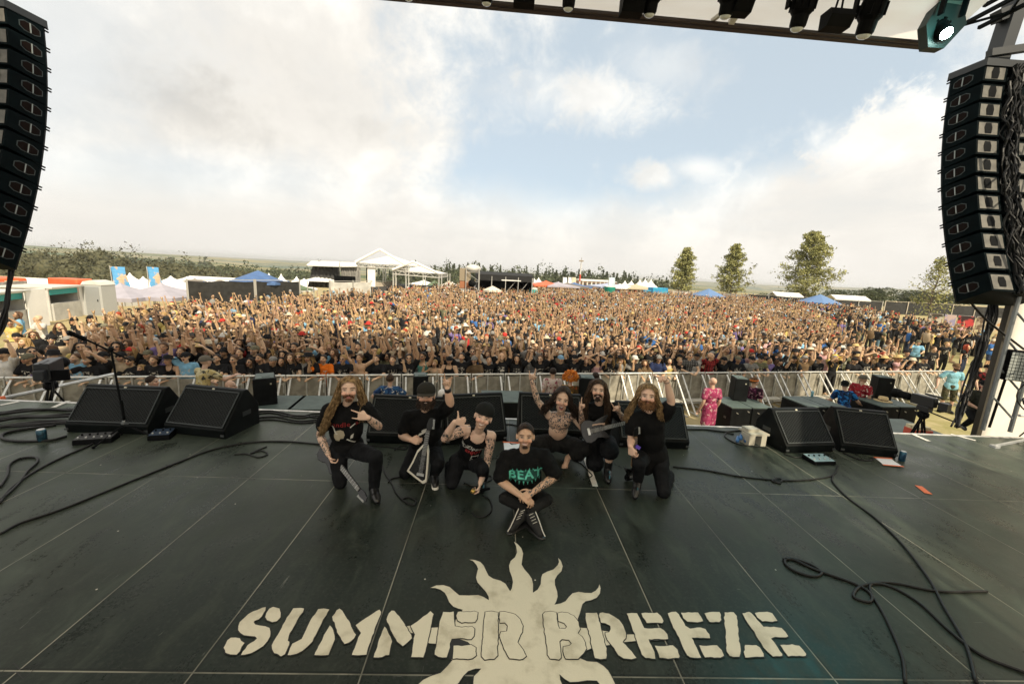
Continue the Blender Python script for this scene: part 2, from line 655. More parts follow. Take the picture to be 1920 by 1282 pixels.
def wood(name, label, line, mat, seed, step=3.2, rows=5, cw=(4.5, 7), per=150, size=0.55, deep=5.0, conif=0.0):
	"""far wood read as one mass: line of (px, top y, depth)"""
	r = np.random.default_rng(seed)
	pts = [DP(*p) for p in line]
	cs, tr, core = [], MB(), MB()
	for a, b in zip(pts[:-1], pts[1:]):
		L = (b - a).length
		n = max(2, int(L / step))
		for i in range(n):
			for k in range(rows):
				p = a.lerp(b, (i + r.uniform(0, 1)) / n)
				w = r.uniform(*cw)
				top = p.z + r.normal() * 1.0 + 0.35 * k - 1.2 * (k == 0)
				c = np.array((p.x + r.uniform(-1, 1), p.y + k * deep, top - w * 0.62))
				d = r.normal(size=(per, 3))
				d /= np.linalg.norm(d, axis=1)[:, None]
				d[:, 2] = np.abs(d[:, 2]) * 1.25 - 0.55
				cf = r.uniform() < conif
				q = c + d * (r.uniform(0.4, 1, per) ** 0.4)[:, None] * np.array((w * 0.55, w * 0.55, w * 0.65))
				if cf:
					hh = r.uniform(0, 1, per)
					an = r.uniform(0, 2 * PI, per)
					rad = (1 - hh) * w * 0.38 * r.uniform(0.5, 1, per)
					q = np.stack([c[0] + rad * np.cos(an), c[1] + rad * np.sin(an), c[2] - w * 0.8 + hh * w * 1.7], 1)
				lump = r.normal(size=(6, 3)) * w * 0.33 + c
				q[: per // 3] = lump[r.integers(0, 6, per // 3)] + r.normal(size=(per // 3, 3)) * w * 0.13
				cs.append(q)
				if not cf:
					core.ell(tuple(c + np.array((0, 0, -0.1 * w))), (w * 0.44, w * 0.44, w * 0.5), None, 9, 6)
				if k < 2:
					tr.tube([(c[0], c[1], c[2] - w * 1.8), (c[0], c[1], c[2])], 0.18, 5)
	V, F = leaf_quads(np.concatenate(cs), size, r)
	o = link(bpy.data.objects.new(name, np_mesh(name, V, F, mat)), None, label, 'woodland', None, 'stuff')
	tr.build('trunk', BARK, o)
	core.build('inner_foliage', mat, o, True)


wood('woodland', 'olive green wooded slope behind the white marquee at far left', [(-80, 486, 130), (40, 480, 128), (100, 477, 126), (150, 490, 124), (215, 502, 122), (262, 509, 120)], LEAF3, 41, 2.6, 6, (5.5, 8.5), 300, 0.36, 4)
wood('woodland', 'dark green woodland strip beyond the tents left of the far stage', [(210, 492, 300), (300, 502, 300), (400, 500, 300), (470, 506, 300), (590, 511, 310)], LEAF2, 42, 4, 4, (9, 14), 260, 0.85, 8)
wood('woodland', 'low olive trees in front of the dark woodland strip', [(230, 499, 170), (330, 502, 170), (400, 505, 172), (440, 508, 172)], LEAF3, 44, 3.4, 3, (6, 9), 220, 0.5, 5)
wood('woodland', 'dark mixed forest along the horizon behind the mixing tent', [(690, 521, 260), (800, 511, 265), (860, 507, 265), (925, 512, 270), (985, 517, 280), (1060, 520, 285), (1110, 519, 280), (1175, 522, 270), (1230, 533, 262), (1290, 541, 255)], LEAF2, 43, 3.6, 5, (9, 14), 300, 0.75, 7, 0.35)
wood('woodland', 'hazy row of trees on the distant field at left', [(160, 484, 620), (240, 481, 620), (320, 486, 640), (380, 487, 640)], LEAF2, 45, 12, 2, (14, 24), 160, 2.0, 10)

# ================================================================ tents, stalls and fences of the festival ground
WHITE = mm('white_canvas', (0.78, 0.77, 0.74), 0.7, var=0.05, scale=0.5)
WALLW = mm('white_wall', (0.55, 0.54, 0.5), 0.6, var=0.12, scale=1)
LILAC = mm('lilac_canvas', (0.34, 0.325, 0.37), 0.7, var=0.08, scale=1)
BLUE = mm('blue_canvas', (0.06, 0.125, 0.28), 0.6, var=0.1, scale=2)
TEALB = mm('teal_board', (0.02, 0.30, 0.30), 0.5)
REDB = mm('red_board', (0.55, 0.06, 0.03), 0.5)
ORANGE = mm('orange_red_paint', (0.66, 0.12, 0.04), 0.5, var=0.15, scale=1)
DARKF = mm('dark_mesh_fence', (0.018, 0.018, 0.017), 0.8, var=0.3, scale=2)
POLE = mm('grey_pole', (0.42, 0.41, 0.38), 0.5, 0.3)
GREYP = mm('grey_panel', (0.5, 0.49, 0.45), 0.6, var=0.12, scale=2)


def base(px, py):
	return G(px, py, GZ)


def pagoda(px, py, w, h, label, mat=None, eave=2.2, group='white pagoda tents across the festival ground', rz=0.2, valance=0.25, Y=None):
	p = base(px, py) if Y is None else DP(px, py, Y) - Vector((0, 0, h))
	t = thing('pagoda_tent', label, 'tent', p, rz, group)
	mb = MB()
	n = 6
	vs, fs = [], []
	for i in range(n + 1):
		f = i / n
		q = w / 2 * (1 - f) ** 1.6 + 0.03
		z = eave + (h - eave) * f
		vs += [(-q, -q, z), (q, -q, z), (q, q, z), (-q, q, z)]
	for i in range(n):
		for k in range(4):
			k2 = (k + 1) % 4
			fs.append((i * 4 + k, i * 4 + k2, (i + 1) * 4 + k2, (i + 1) * 4 + k))
	o = len(vs)
	q = w / 2 + 0.03
	vs += [(-q, -q, eave - valance), (q, -q, eave - valance), (q, q, eave - valance), (-q, q, eave - valance)]
	for k in range(4):
		k2 = (k + 1) % 4
		fs.append((o + k, o + k2, k2, k))
	mb.add(vs, fs).build('roof', mat or WHITE, t)
	for sx in (-1, 1):
		for sy in (-1, 1):
			mb = MB()
			mb.box((sx * (w / 2 - 0.05), sy * (w / 2 - 0.05), (eave - (2 if Y else 0)) / 2), (0.07, 0.07, eave + (2 if Y else 0)))
			mb.build('post', POLE, t)
	return t


def parasol(px, py, w, h, label, mat=None, group='market umbrellas on the festival ground'):
	p = base(px, py)
	t = thing('parasol', label, 'parasol', p, 0.3, group)
	mb = MB()
	n = 8
	vs = [(0, 0, h)]
	for i in range(n):
		a = 2 * PI * i / n
		vs.append((w / 2 * math.cos(a), w / 2 * math.sin(a), h - w * 0.22))
	for i in range(n):
		a = 2 * PI * i / n
		vs.append((w / 2 * math.cos(a), w / 2 * math.sin(a), h - w * 0.22 - 0.22))
	fs = [(0, 1 + i, 1 + (i + 1) % n) for i in range(n)] + [(1 + i, 9 + i, 9 + (i + 1) % n, 1 + (i + 1) % n) for i in range(n)]
	mb.add(vs, fs).build('canopy', mat or BLUE, t)
	mb = MB()
	mb.tube([(0, 0, 0), (0, 0, h)], 0.05, 6)
	mb.build('post', POLE, t)
	return t


def marquee(a, b, depth, eave, ridge, label, mat=None, name='marquee', walls=True, Y=None):
	"""long frame tent along a-b; with Y the photo points mark its ridge"""
	if Y:
		a, b = DP(*a, Y) - Vector((0, depth / 2, ridge)), DP(*b, Y) - Vector((0, depth / 2, ridge))
		b.z = a.z
	else:
		a, b = base(*a), base(*b)
	rz = math.atan2((b - a).y, (b - a).x)
	L = (b - a).length
	t = thing(name, label, 'tent', a, rz)
	mb = MB()
	mb.prism([(0, -0.2, eave), (0, depth / 2, ridge), (0, depth + 0.2, eave), (0, depth + 0.2, eave - 0.25), (0, depth / 2, ridge - 0.15), (0, -0.2, eave - 0.25)], (L, 0, 0))
	mb.build('roof', mat or WHITE, t)
	if walls:
		mb = MB()
		mb.box((L / 2, 0, eave / 2 - 0.15), (L, 0.06, eave - 0.3))
		mb.prism([(0.01, 0, 0), (0.01, depth, 0), (0.01, depth, eave - 0.2), (0.01, depth / 2, ridge - 0.2), (0.01, 0, eave - 0.2)], (0.05, 0, 0))
		mb.prism([(L - 0.06, 0, 0), (L - 0.06, depth, 0), (L - 0.06, depth, eave - 0.2), (L - 0.06, depth / 2, ridge - 0.2), (L - 0.06, 0, eave - 0.2)], (0.05, 0, 0))
		mb.build('wall', WHITE, t)
	n = max(2, int(L / 5))
	for i in range(n + 1):
		mb = MB()
		mb.box((L * i / n, -0.06, eave / 2 - 0.1), (0.1, 0.06, eave - 0.25))
		mb.build('post', POLE, t)
	return t


marquee((-60, 515), (196, 513), 11, 3.6, 5.4, 'long white marquee under the wooded slope at far left', Y=62)
pagoda(243, 511, 5.0, 4.6, 'pointed white pagoda tent between the two blue banner flags', Y=60)
pagoda(268, 518, 4.5, 3.9, 'lower white tent just right of the pointed one, beside the right banner flag', Y=62)
pagoda(320, 517, 9.0, 4.4, 'wide flat white tent right of the second blue banner flag', Y=62)
marquee((356, 517), (470, 519), 10, 2.8, 4.2, 'long low white marquee on the camping field at left', Y=95)
pagoda(504, 512, 7.0, 5.6, 'pointed white pagoda tent left of its twin before the dark far-stage curtain', Y=80)
pagoda(527, 513, 7.0, 5.6, 'pointed white pagoda tent nearest the dark far-stage curtain', rz=0.4, Y=80)
pagoda(556, 518, 6.0, 4.6, 'small white pagoda tent against the foot of the dark far-stage curtain', Y=78)
pagoda(607, 551, 3.2, 2.6, 'white gazebo in front of the dark far-stage curtain', eave=1.9)
parasol(487, 562, 5.2, 3.0, 'blue parasol in front of the dark fence left of the far stage')
pagoda(226, 530, 5.0, 3.5, 'left pale lilac pavilion with peaked roof beside the stalls', LILAC, 2.4, 'lilac pavilions by the stalls', 0.1, 0.3, 36)
pagoda(302, 530, 5.6, 3.5, 'right pale lilac pavilion with wide peaked roof by the dark fence', LILAC, 2.4, 'lilac pavilions by the stalls', 0.05, 0.3, 38)
for px, py, w, lab in ((365, 522, 9, 'dark grey tent roof among the camping tents'), (412, 524, 8, 'brown tent roof on the camping field behind the dark fence')):
	pagoda(px, py, w, 2.9, lab, mm('grey_brown_canvas', (0.16, 0.14, 0.12), 0.8), 1.9, 'camping tents behind the left fence', Y=70)
rr = random.Random(4)
camp = [WHITE, WHITE, WHITE, mm('sand_canvas', (0.45, 0.38, 0.26), 0.8), mm('green_canvas', (0.10, 0.14, 0.08), 0.8), BLUE]
for k in range(34):
	px = 330 + 250 * rr.random() if k < 22 else 690 + 190 * rr.random()
	yy = rr.uniform(62, 105)
	hh = rr.uniform(2.4, 3.4)
	pagoda(px, 519 + (105 - yy) * 0.22 + (px - 450) * 0.012, rr.uniform(3, 6.5), hh, 'small tent in the crowded camping field behind the fences', camp[rr.randrange(len(camp))], 1.5, 'small tents packed on the far camping field', rr.random(), Y=yy)


def banner_flag(px, py, w, h, label, mat, Y=None):
	p = base(px, py) if Y is None else DP(px, py, Y) - Vector((0, 0, h))
	t = thing('banner_flag', label, 'flag', p, 0.15, 'blue banner flags')
	mb = MB()
	mb.tube([(0, 0, 0), (0.0, 0, h * 0.9), (-0.05, 0, h)], 0.05, 6)
	mb.build('mast', POLE, t)
	mb = MB()
	n = 8
	vs = []
	for i in range(n + 1):
		for k in range(4):
			z = h - 0.1 - (h * 0.52) * i / n
			vs.append((-0.05 + w * k / 3 + 0.25 * w * i / n, 0.12 * math.sin(i * 0.8 + k), z))
	fs = [(i * 4 + k, (i + 1) * 4 + k, (i + 1) * 4 + k + 1, i * 4 + k + 1) for i in range(n) for k in range(3)]
	o = mb.add(vs, fs).build('flag_cloth', mat, t)
	o.modifiers.new('thickness', 'SOLIDIFY').thickness = 0.012
	return t


FLAGM = material('flag_print', (0.10, 0.33, 0.62), 0.7, col2=(0.55, 0.40, 0.28), scale=0.55, lo=0.54, hi=0.6, detail=3)
banner_flag(206, 498, 1.7, 6.2, 'left tall blue banner flag with tan print above the lilac pavilion', FLAGM, 55)
banner_flag(275, 499, 1.4, 6.0, 'right tall blue banner flag with tan print beside a white tent', FLAGM, 56)
for px, w, h, m, lab in ((927, 1.1, 8.0, FLAGM, 'leftmost blue flag behind the black mixing tent'), (951, 1.3, 7.6, FLAGM, 'wide blue flag behind the black mixing tent'), (978, 0.9, 6.6, WHITE, 'thin white flag behind the right end of the mixing tent'),
						 (909, 0.7, 7.0, WHITE, 'thin white flag behind the left end of the mixing tent'), (1056, 0.9, 7.0, WHITE, 'white flag left of the red and white mast'), (1066, 0.9, 7.0, WHITE, 'white flag nearest the mast among the pale pair'),
						 (1073, 0.9, 6.8, mm('cream_flag', (0.6, 0.52, 0.36), 0.8), 'cream flag close to the red and white mast'), (1142, 1.4, 7.4, mm('pale_blue_flag', (0.5, 0.6, 0.68), 0.8), 'pale blue flag above the long low hall')):
	banner_flag(px, 511 if px < 1000 else 519, w * 0.9, h * 0.8, lab, m, 78)


def fence(a, b, h, label, mat, posts=True, step=3.4, name='fence', pm=None, rail=False):
	a, b = base(*a), base(*b)
	rz = math.atan2((b - a).y, (b - a).x)
	L = (b - a).length
	t = thing(name, label, 'fence', a, rz)
	mb = MB()
	n = max(6, int(L / 1.2))
	vs = []
	for i in range(n + 1):
		for k in range(4):
			vs.append((L * i / n, 0.05 * math.sin(i * 1.7 + k), 0.06 + (h - 0.1) * k / 3 - (0.1 * abs(math.sin(i * 0.9)) if k == 3 else 0)))
	fs = [(i * 4 + k, (i + 1) * 4 + k, (i + 1) * 4 + k + 1, i * 4 + k + 1) for i in range(n) for k in range(3)]
	o = mb.add(vs, fs).build('screen', mat, t)
	o.modifiers.new('thickness', 'SOLIDIFY').thickness = 0.02
	m = max(1, int(L / step))
	for i in range(m + 1):
		mb = MB()
		mb.box((L * i / m, -0.09, h / 2 + 0.05), (0.13, 0.08, h + 0.15))
		mb.build('post', pm or POLE, t)
	mb = MB()
	mb.bar((0, -0.08, h + 0.04), (L, -0.08, h + 0.04), 0.06)
	mb.build('top_rail', pm or POLE, t)
	return t


fence((353, 572), (478, 567), 2.1, 'dark mesh fence right of the lilac pavilions', DARKF)
fence((480, 567), (562, 563), 2.1, 'dark mesh fence behind the blue parasol at left', DARKF)
fence((618, 560), (700, 556), 2.0, 'white panel fence at the foot of the far stage', WALLW, step=2.4)
fence((703, 556), (745, 553), 2.0, 'pale banner fence right of the white panel fence', mm('pale_banner', (0.55, 0.48, 0.38), 0.7), step=2.6)
fence((1400, 572), (1520, 581), 2.2, 'dark mesh fence below the two middle young trees', DARKF)
fence((1330, 566), (1400, 572), 2.0, 'light grey site fence next to the blue parasol', GREYP, step=3.5)
fence((1560, 584), (1650, 588), 2.2, 'dark mesh fence in front of the right white tent', DARKF)
fence((1655, 588), (1905, 600), 2.3, 'dark screened fence with wooden posts behind the banners at right', DARKF, pm=mm('pale_wood', (0.45, 0.40, 0.32), 0.8), step=4.4)
marquee((1452, 575), (1503, 578), 3.5, 2.2, 2.9, 'small white frame tent left of the right blue parasol', walls=False)
marquee((1562, 580), (1628, 584), 3.5, 2.2, 2.9, 'small white frame tent right of the right blue parasol', walls=False)
parasol(1532, 586, 6.2, 3.1, 'wide blue parasol between the two white frame tents at right', mm('sky_blue_canvas', (0.11, 0.2, 0.38), 0.6))
parasol(1325, 573, 5.6, 3.0, 'blue parasol beside the slim young tree', mm('sky_blue_canvas'))
# printed banners along the right fence
ART = [((0.55, 0.50, 0.40), (0.05, 0.05, 0.04)), ((0.35, 0.32, 0.5), (0.6, 0.45, 0.42)), ((0.55, 0.05, 0.05), (0.03, 0.01, 0.01)), ((0.5, 0.42, 0.3), (0.16, 0.11, 0.07)), ((0.62, 0.35, 0.16), (0.55, 0.5, 0.42))]
ANAME = ['cream printed banner with dark drawing, first on the right fence', 'mauve and blue printed banner between the cream and red ones', 'red printed banner with black shape on the right fence', 'tan printed banner right of the red one', 'orange and white printed banner nearest the white side wall']
xs = [1736, 1764, 1789, 1824, 1852, 1886]
for i in range(5):
	a, b = base(xs[i] + 2, 615 + 0.08 * (xs[i] - 1736)), base(xs[i + 1] - 2, 615 + 0.08 * (xs[i + 1] - 1736))
	t = thing('printed_banner', ANAME[i], 'banner', a, math.atan2((b - a).y, (b - a).x), 'printed banners on the right fence')
	L = (b - a).length
	mb = MB()
	mb.box((L / 2, 0, 1.05), (L, 0.03, 1.5))
	mb.build('print', material('banner_art', ART[i][0], 0.6, col2=ART[i][1], scale=1.6, lo=0.46, hi=0.54, detail=6), t)
	mb = MB()
	mb.tube([(0, 0.04, 0), (0, 0.04, 1.85)], 0.03, 6)
	mb.tube([(L, 0.04, 0), (L, 0.04, 1.85)], 0.03, 6)
	mb.tube([(0, 0.04, 1.82), (L, 0.04, 1.82)], 0.02, 6)
	mb.build('banner_frame', POLE, t)
	if i in (0, 3):
		mb = MB()
		mb.box((L / 2, -0.02, 1.7), (L * 0.9, 0.012, 0.12))
		mb.build('title_strip', mm('dark_band2', (0.08, 0.05, 0.03), 0.7), t)


def stall(a, b, h, label, teal=True, counter=True):
	"""open-fronted white sales hut with a coloured fascia"""
	a, b = base(*a), base(*b)
	L = (b - a).length
	t = thing('sales_stall', label, 'stall', a, math.atan2((b - a).y, (b - a).x), 'white sales stalls at far left')
	D = 2.4
	mb = MB()
	mb.box((L / 2, D, h / 2), (L, 0.08, h))
	mb.box((0.04, D / 2, h / 2), (0.08, D, h))
	mb.box((L - 0.04, D / 2, h / 2), (0.08, D, h))
	mb.box((L / 2, D / 2, h + 0.04), (L + 0.2, D + 0.5, 0.08))
	mb.build('wall', WALLW, t)
	mb = MB()
	mb.box((L / 2, 0.02, h - 0.22), (L - 0.2, 0.05, 0.34))
	mb.build('fascia', TEALB if teal else REDB, t)
	mb = MB()
	mb.box((L / 2, -0.02, h - 0.02), (L + 0.1, 0.08, 0.1))
	mb.build('roof_edge', WHITE, t)
	mb = MB()
	mb.box((L / 2, 0.05, 0.5), (L - 0.2, 0.3, 1.0))
	mb.build('counter', GREYP, t)
	mb = MB()
	mb.box((L / 2, D - 0.1, 1.5), (L - 0.3, 0.06, 1.3))
	mb.build('shelf_wall', mm('grey_shade_wall', (0.3, 0.27, 0.23), 0.8, var=0.3, scale=3), t)
	return t


stall((-60, 640), (54, 615), 1.95, 'white sales stall with teal fascia at the far left picture edge')
stall((98, 602), (153, 592), 1.9, 'white sales stall with teal fascia between two white panels')
for (a, b), lab, h in ((((57, 616), (94, 610)), 'tall white panel between the two teal-fronted stalls', 2.05), (((154, 592), (180, 588)), 'white panel right of the second teal-fronted stall', 1.9)):
	a, b = base(*a), base(*b)
	t = thing('white_panel', lab, 'panel', a, math.atan2((b - a).y, (b - a).x))
	L = (b - a).length
	mb = MB()
	mb.box((L / 2, 0, h / 2), (L, 0.06, h))
	bevel(mb.build('board', WHITE, t), 0.02)
	mb = MB()
	for x in (0.2, L - 0.2):
		mb.bar((x, 0.05, h * 0.8), (x, 0.9, 0.03), 0.05)
	mb.build('prop', POLE, t)
for (px0, py0), (px1, py1), lab, m in (((-20, 596), (62, 590), 'orange red trailer behind the left sales stall', ORANGE), ((152, 590), (183, 587), 'orange red trailer behind the second sales stall', ORANGE)):
	a, b = base(px0, py0), base(px1, py1)
	t = thing('trailer', lab, 'trailer', a, math.atan2((b - a).y, (b - a).x), 'orange red trailers behind the stalls')
	L = (b - a).length
	mb = MB()
	mb.box((L / 2, 1.0, 1.75), (L, 2.0, 1.1))
	bevel(mb.build('body', m, t), 0.06)
	mb = MB()
	mb.box((L * 0.62, -0.02, 1.85), (0.6, 0.03, 0.6))
	mb.build('hatch', mm('pale_hatch', (0.6, 0.5, 0.3), 0.6), t)
	mb = MB()
	mb.box((L / 2, 1.0, 1.1), (L, 1.9, 0.2))
	mb.build('chassis', BLACK, t)
	for x in (L * 0.25, L * 0.75):
		mb = MB()
		mb.lathe([(0.2, -0.12), (0.42, -0.1), (0.42, 0.1), (0.2, 0.12)], 14, Matrix.Translation((x, 0.25, 0.42)) @ Matrix.Rotation(PI / 2, 4, 'X'))
		mb.build('wheel', BLACK, t)
# portable toilet and small kiosk beside the panels
p = base(192, 590)
t = thing('portable_toilet', 'grey portable toilet with arched roof beside the white panel', 'portable toilet', p, 0.1)
mb = MB()
mb.box((0, 0, 1.0), (1.1, 1.1, 2.0))
mb.build('cabin', mm('grey_plastic', (0.4, 0.41, 0.4), 0.5), t)
mb = MB()
mb.prism([(-0.58, -0.58, 2.0), (0.58, -0.58, 2.0), (0.45, -0.58, 2.2), (0, -0.58, 2.3), (-0.45, -0.58, 2.2)], (0, 1.16, 0))
mb.build('roof', WALLW, t)
mb = MB()
mb.box((0, -0.56, 0.98), (0.8, 0.03, 1.8))
dr = mb.build('door', mm('grey_door', (0.28, 0.29, 0.29), 0.5), t)
mb = MB()
mb.box((0.3, -0.585, 1.0), (0.04, 0.03, 0.14))
mb.build('handle', BLACK, dr)


# the second, far stage
def far_stage():
	p = base(690, 556)
	t = thing('festival_stage', 'white open festival stage with peaked roofs beyond the crowd', 'stage', p, 0.0)
	Y = p.y
	CREAM = mm('stage_canvas', (0.80, 0.78, 0.74), 0.7, var=0.05, scale=0.4)

	def Q(px, py, dy=0.0):
		return DP(px, py, Y + dy) - p
	DKC = mm('black_drape', (0.035, 0.036, 0.036), 0.9, col2=(0.06, 0.06, 0.058), scale=3)
	for pts, mat, nm in ((((586, 499), (637, 501), (641, 541), (577, 538)), DKC, 'side_drape'), (((638, 501), (674, 501), (676, 541), (642, 541)), mm('grey_drape', (0.17, 0.165, 0.15), 0.9, col2=(0.23, 0.22, 0.2), scale=3), 'grey_drape')):
		q = [Q(*a) for a in pts]
		mb = MB()
		n = 26
		vs = []
		for i in range(n + 1):
			for k in range(5):
				c = q[0].lerp(q[1], i / n).lerp(q[3].lerp(q[2], i / n), k / 4)
				vs.append(c + Vector((0, 0.16 * math.sin(i * 1.9) * (0.4 + k / 4), 0)))
		fs = [(i * 5 + k, (i + 1) * 5 + k, (i + 1) * 5 + k + 1, i * 5 + k + 1) for i in range(n) for k in range(4)]
		o = mb.add(vs, fs).build(nm, mat, t, True)
		o.modifiers.new('thickness', 'SOLIDIFY').thickness = 0.03
	mb = MB()
	mb.prism([Q(575, 498, -1.2), Q(636, 500, -1.2), Q(636, 492, 1.5), Q(584, 491, 1.5)], (0, 0, 0.12))
	mb.prism([Q(638, 500, -0.6), Q(670, 500, -0.6), Q(670, 494, 1.5), Q(638, 493, 1.5)], (0, 0, 0.12))
	mb.build('wing_roof', CREAM, t)

	def peak(l, r, apex, dback, nm):
		a, b, c = Q(*l), Q(*r), Q(*apex, 0.0)
		back = Vector((0, dback, 0))
		mb = MB()
		f = Vector((0, 0, 0.12))
		mid = (a + b) / 2 + back / 2
		top = Vector((c.x, dback * 0.45, c.z))
		vs = [a, b, b + back, a + back, top]
		mb.add(vs, [(0, 1, 4), (1, 2, 4), (2, 3, 4), (3, 0, 4)])
		o = mb.build(nm, CREAM, t)
		o.modifiers.new('thickness', 'SOLIDIFY').thickness = 0.06
		mb = MB()
		for s, e in ((a, b), (b, b + back), (a + back, b + back), (a, a + back)):
			for dz in (0, -0.45):
				mb.bar(s + Vector((0, 0, dz)), e + Vector((0, 0, dz)), 0.12)
			n = 10
			for i in range(n):
				mb.bar(s.lerp(e, i / n) + Vector((0, 0, -0.45 * (i % 2))), s.lerp(e, (i + 1) / n) + Vector((0, 0, -0.45 * ((i + 1) % 2))), 0.06)
		for s in (a, b, a + back, b + back):
			g = 0.0
			for dx, dy in ((0, 0), (0.35, 0), (0, 0.35), (0.35, 0.35)):
				mb.bar(s + Vector((dx, dy, 0)), Vector((s.x + dx, s.y + dy, g)), 0.08)
		mb.build('roof_truss', mm('alu_truss', (0.55, 0.54, 0.5), 0.45, 0.4), t)
		mb = MB()
		for s in (a, b):
			mb.tube([s + Vector((0, -0.3, 0.1)), Vector((c.x, -0.2, c.z + 0.55))], 0.16, 8)
		mb.build('roof_arch', CREAM, t)
	peak((668, 493), (761, 498), (713, 476), 12, 'main_roof')
	peak((737, 507), (823, 514), (775, 499), 9, 'rear_roof')
	mb = MB()
	q = Q(684, 498, 0.6)
	mb.box((q.x + 0.55, 0.6, q.z / 2), (0.6, 0.5, q.z))
	mb.build('black_column', BLACK, t)
	mb = MB()
	q0, q1 = Q(683, 498, 0.2), Q(692, 498, 0.2)
	mb.box(((q0.x + q1.x) / 2 + 0.6, 0.2, q0.z / 2), (1.0, 0.1, q0.z))
	mb.build('white_flag_panel', CREAM, t)
	mb = MB()
	x0, x1 = Q(668, 540).x, Q(830, 545).x
	mb.box(((x0 + x1) / 2, 6, 0.65), (x1 - x0, 12, 1.3))
	mb.build('deck', mm('dark_deck', (0.05, 0.05, 0.05), 0.7), t)
	mb = MB()
	xa, xb = Q(637, 530).x, Q(673, 530).x
	mb.box(((xa + xb) / 2, -1.5, 1.6), (xb - xa, 0.5, 1.9))
	mb.box(((xa + xb) / 2 - (xb - xa) / 4, -1.78, 1.6), ((xb - xa) / 2.2, 0.05, 1.6))
	mb.build('side_screen', BLACK, t)
	return t


far_stage()


def mixing_tent():
	a, b = base(894, 569), base(996, 573)
	t = thing('mixing_tent', 'black mixing tent with scaffold posts in the middle of the crowd', 'tent', a, math.atan2((b - a).y, (b - a).x))
	L, D, h = (b - a).length, 4.0, 3.7
	mb = MB()
	mb.prism([(-0.1, -0.2, h - 0.75), (-0.1, -0.2, h), (-0.1, D / 2, h + 0.35), (-0.1, D, h), (-0.1, D, h - 0.2)], (L + 0.2, 0, 0))
	mb.box((L / 2, D, h / 2), (L, 0.06, h))
	mb.box((0, D / 2, h / 2), (0.06, D, h))
	mb.box((L, D / 2, h / 2), (0.06, D, h))
	mb.build('cover', mm('black_canvas', (0.008, 0.008, 0.008), 0.8), t)
	mb = MB()
	for x in (0.1, L * 0.25, L * 0.5, L * 0.73, L - 0.1):
		mb.bar((x, -0.25, 0), (x, -0.25, h - 0.2), 0.08)
	mb.bar((0, -0.25, 1.35), (L, -0.25, 1.35), 0.06)
	mb.bar((0, -0.25, 0.75), (L, -0.25, 0.75), 0.06)
	mb.bar((L * 0.5, 0.1, 1.4), (L * 0.72, 0.1, h - 0.5), 0.05)
	mb.bar((L * 0.75, 0.1, 1.4), (L * 0.95, 0.1, h - 0.5), 0.05)
	mb.build('scaffold', POLE, t)
	mb = MB()
	mb.box((L * 0.6, -0.3, h - 0.62), (L * 0.35, 0.08, 0.12))
	mb.build('sign_strip', WHITE, t)
	mb = MB()
	mb.box((L / 2, 0.6, 1.15), (L - 0.6, 1.0, 0.12))
	mb.build('console_table', mm('console_dark', (0.05, 0.05, 0.05), 0.5), t)
	parasol(922, 573, 2.4, 2.4, 'small cream umbrella inside the black mixing tent', mm('cream_canvas', (0.6, 0.56, 0.46), 0.7))


mixing_tent()
p = base(884, 572)
t = thing('delay_tower', 'silver scaffold tower with white cover and speakers left of the mixing tent', 'scaffold tower', p)
mb = MB()
for x in (-0.75, 0.75):
	for y in (0, 1.5):
		mb.tube([(x, y, 0), (x, y, 4.4)], 0.05, 6)
for z in (0.6, 1.7, 2.8, 3.9):
	mb.bar((-0.75, 0, z), (0.75, 0, z), 0.05)
	mb.bar((-0.75, 0, z), (0.75, 0, z - 1.0), 0.04)
	mb.bar((0.75, 0, z), (0.75, 1.5, z), 0.05)
mb.build('scaffold', POLE, t)
mb = MB()
mb.ell((0, 0.7, 4.3), (0.95, 0.8, 0.5))
mb.build('cover', WALLW, t, True)
mb = MB()
mb.lathe([(0.1, 0), (0.4, 0.1), (0.45, 0.35), (0.1, 0.5)], 12, Matrix.Translation((0, -0.1, 2.6)) @ Matrix.Rotation(PI / 2, 4, 'X'))
mb.build('horn', BLACK, t)
p = base(870, 571)
t = thing('speaker_stack', 'brown boxed speaker stack beside the scaffold tower', 'speaker stack', p)
mb = MB()
mb.box((0, 0.5, 3.55), (1.3, 0.9, 1.5))
bevel(mb.build('upper_box', mm('tan_cover', (0.27, 0.22, 0.15), 0.8), t), 0.03)
mb = MB()
mb.box((0, 0.5, 2.35), (1.2, 0.9, 0.85))
bevel(mb.build('lower_box', mm('rust_cover', (0.32, 0.13, 0.06), 0.8), t), 0.03)
mb = MB()
mb.box((0, 0.5, 0.95), (1.2, 0.8, 1.9))
mb.build('support', POLE, t)
# mast, hall, bins, truck and tents in the middle distance
p = base(1085, 552)
t = thing('mast', 'slim red and white mast rising above the tents', 'mast', p)
Hm = DP(1085, 489, p.y).z - GZ
for k in range(5):
	mb = MB()
	mb.tube([(0, 0, Hm * k / 5), (0, 0, Hm * (k + 1) / 5)], 0.2 - 0.02 * k, 8)
	mb.build('mast_section', REDB if k == 2 else WALLW, t)
mb = MB()
mb.tube([(0, 0, Hm), (0, 0, Hm + 0.7)], 0.05, 6)
mb.box((0, 0, Hm), (0.9, 0.4, 0.25))
mb.build('lamp_head', mm('tan_cover'), t)
a, b = base(1092, 541), base(1155, 543)
t = thing('long_hall', 'long low pale hall with a row of openings', 'building', a, math.atan2((b - a).y, (b - a).x))
L = (b - a).length
mb = MB()
mb.box((L / 2, 3, 1.2), (L, 6, 2.2))
mb.build('wall', mm('brick_pink', (0.36, 0.22, 0.15), 0.8), t)
mb = MB()
mb.prism([(-0.3, -0.4, 2.3), (-0.3, 3, 2.9), (-0.3, 6.4, 2.3)], (L + 0.6, 0, 0))
mb.build('roof', WALLW, t)
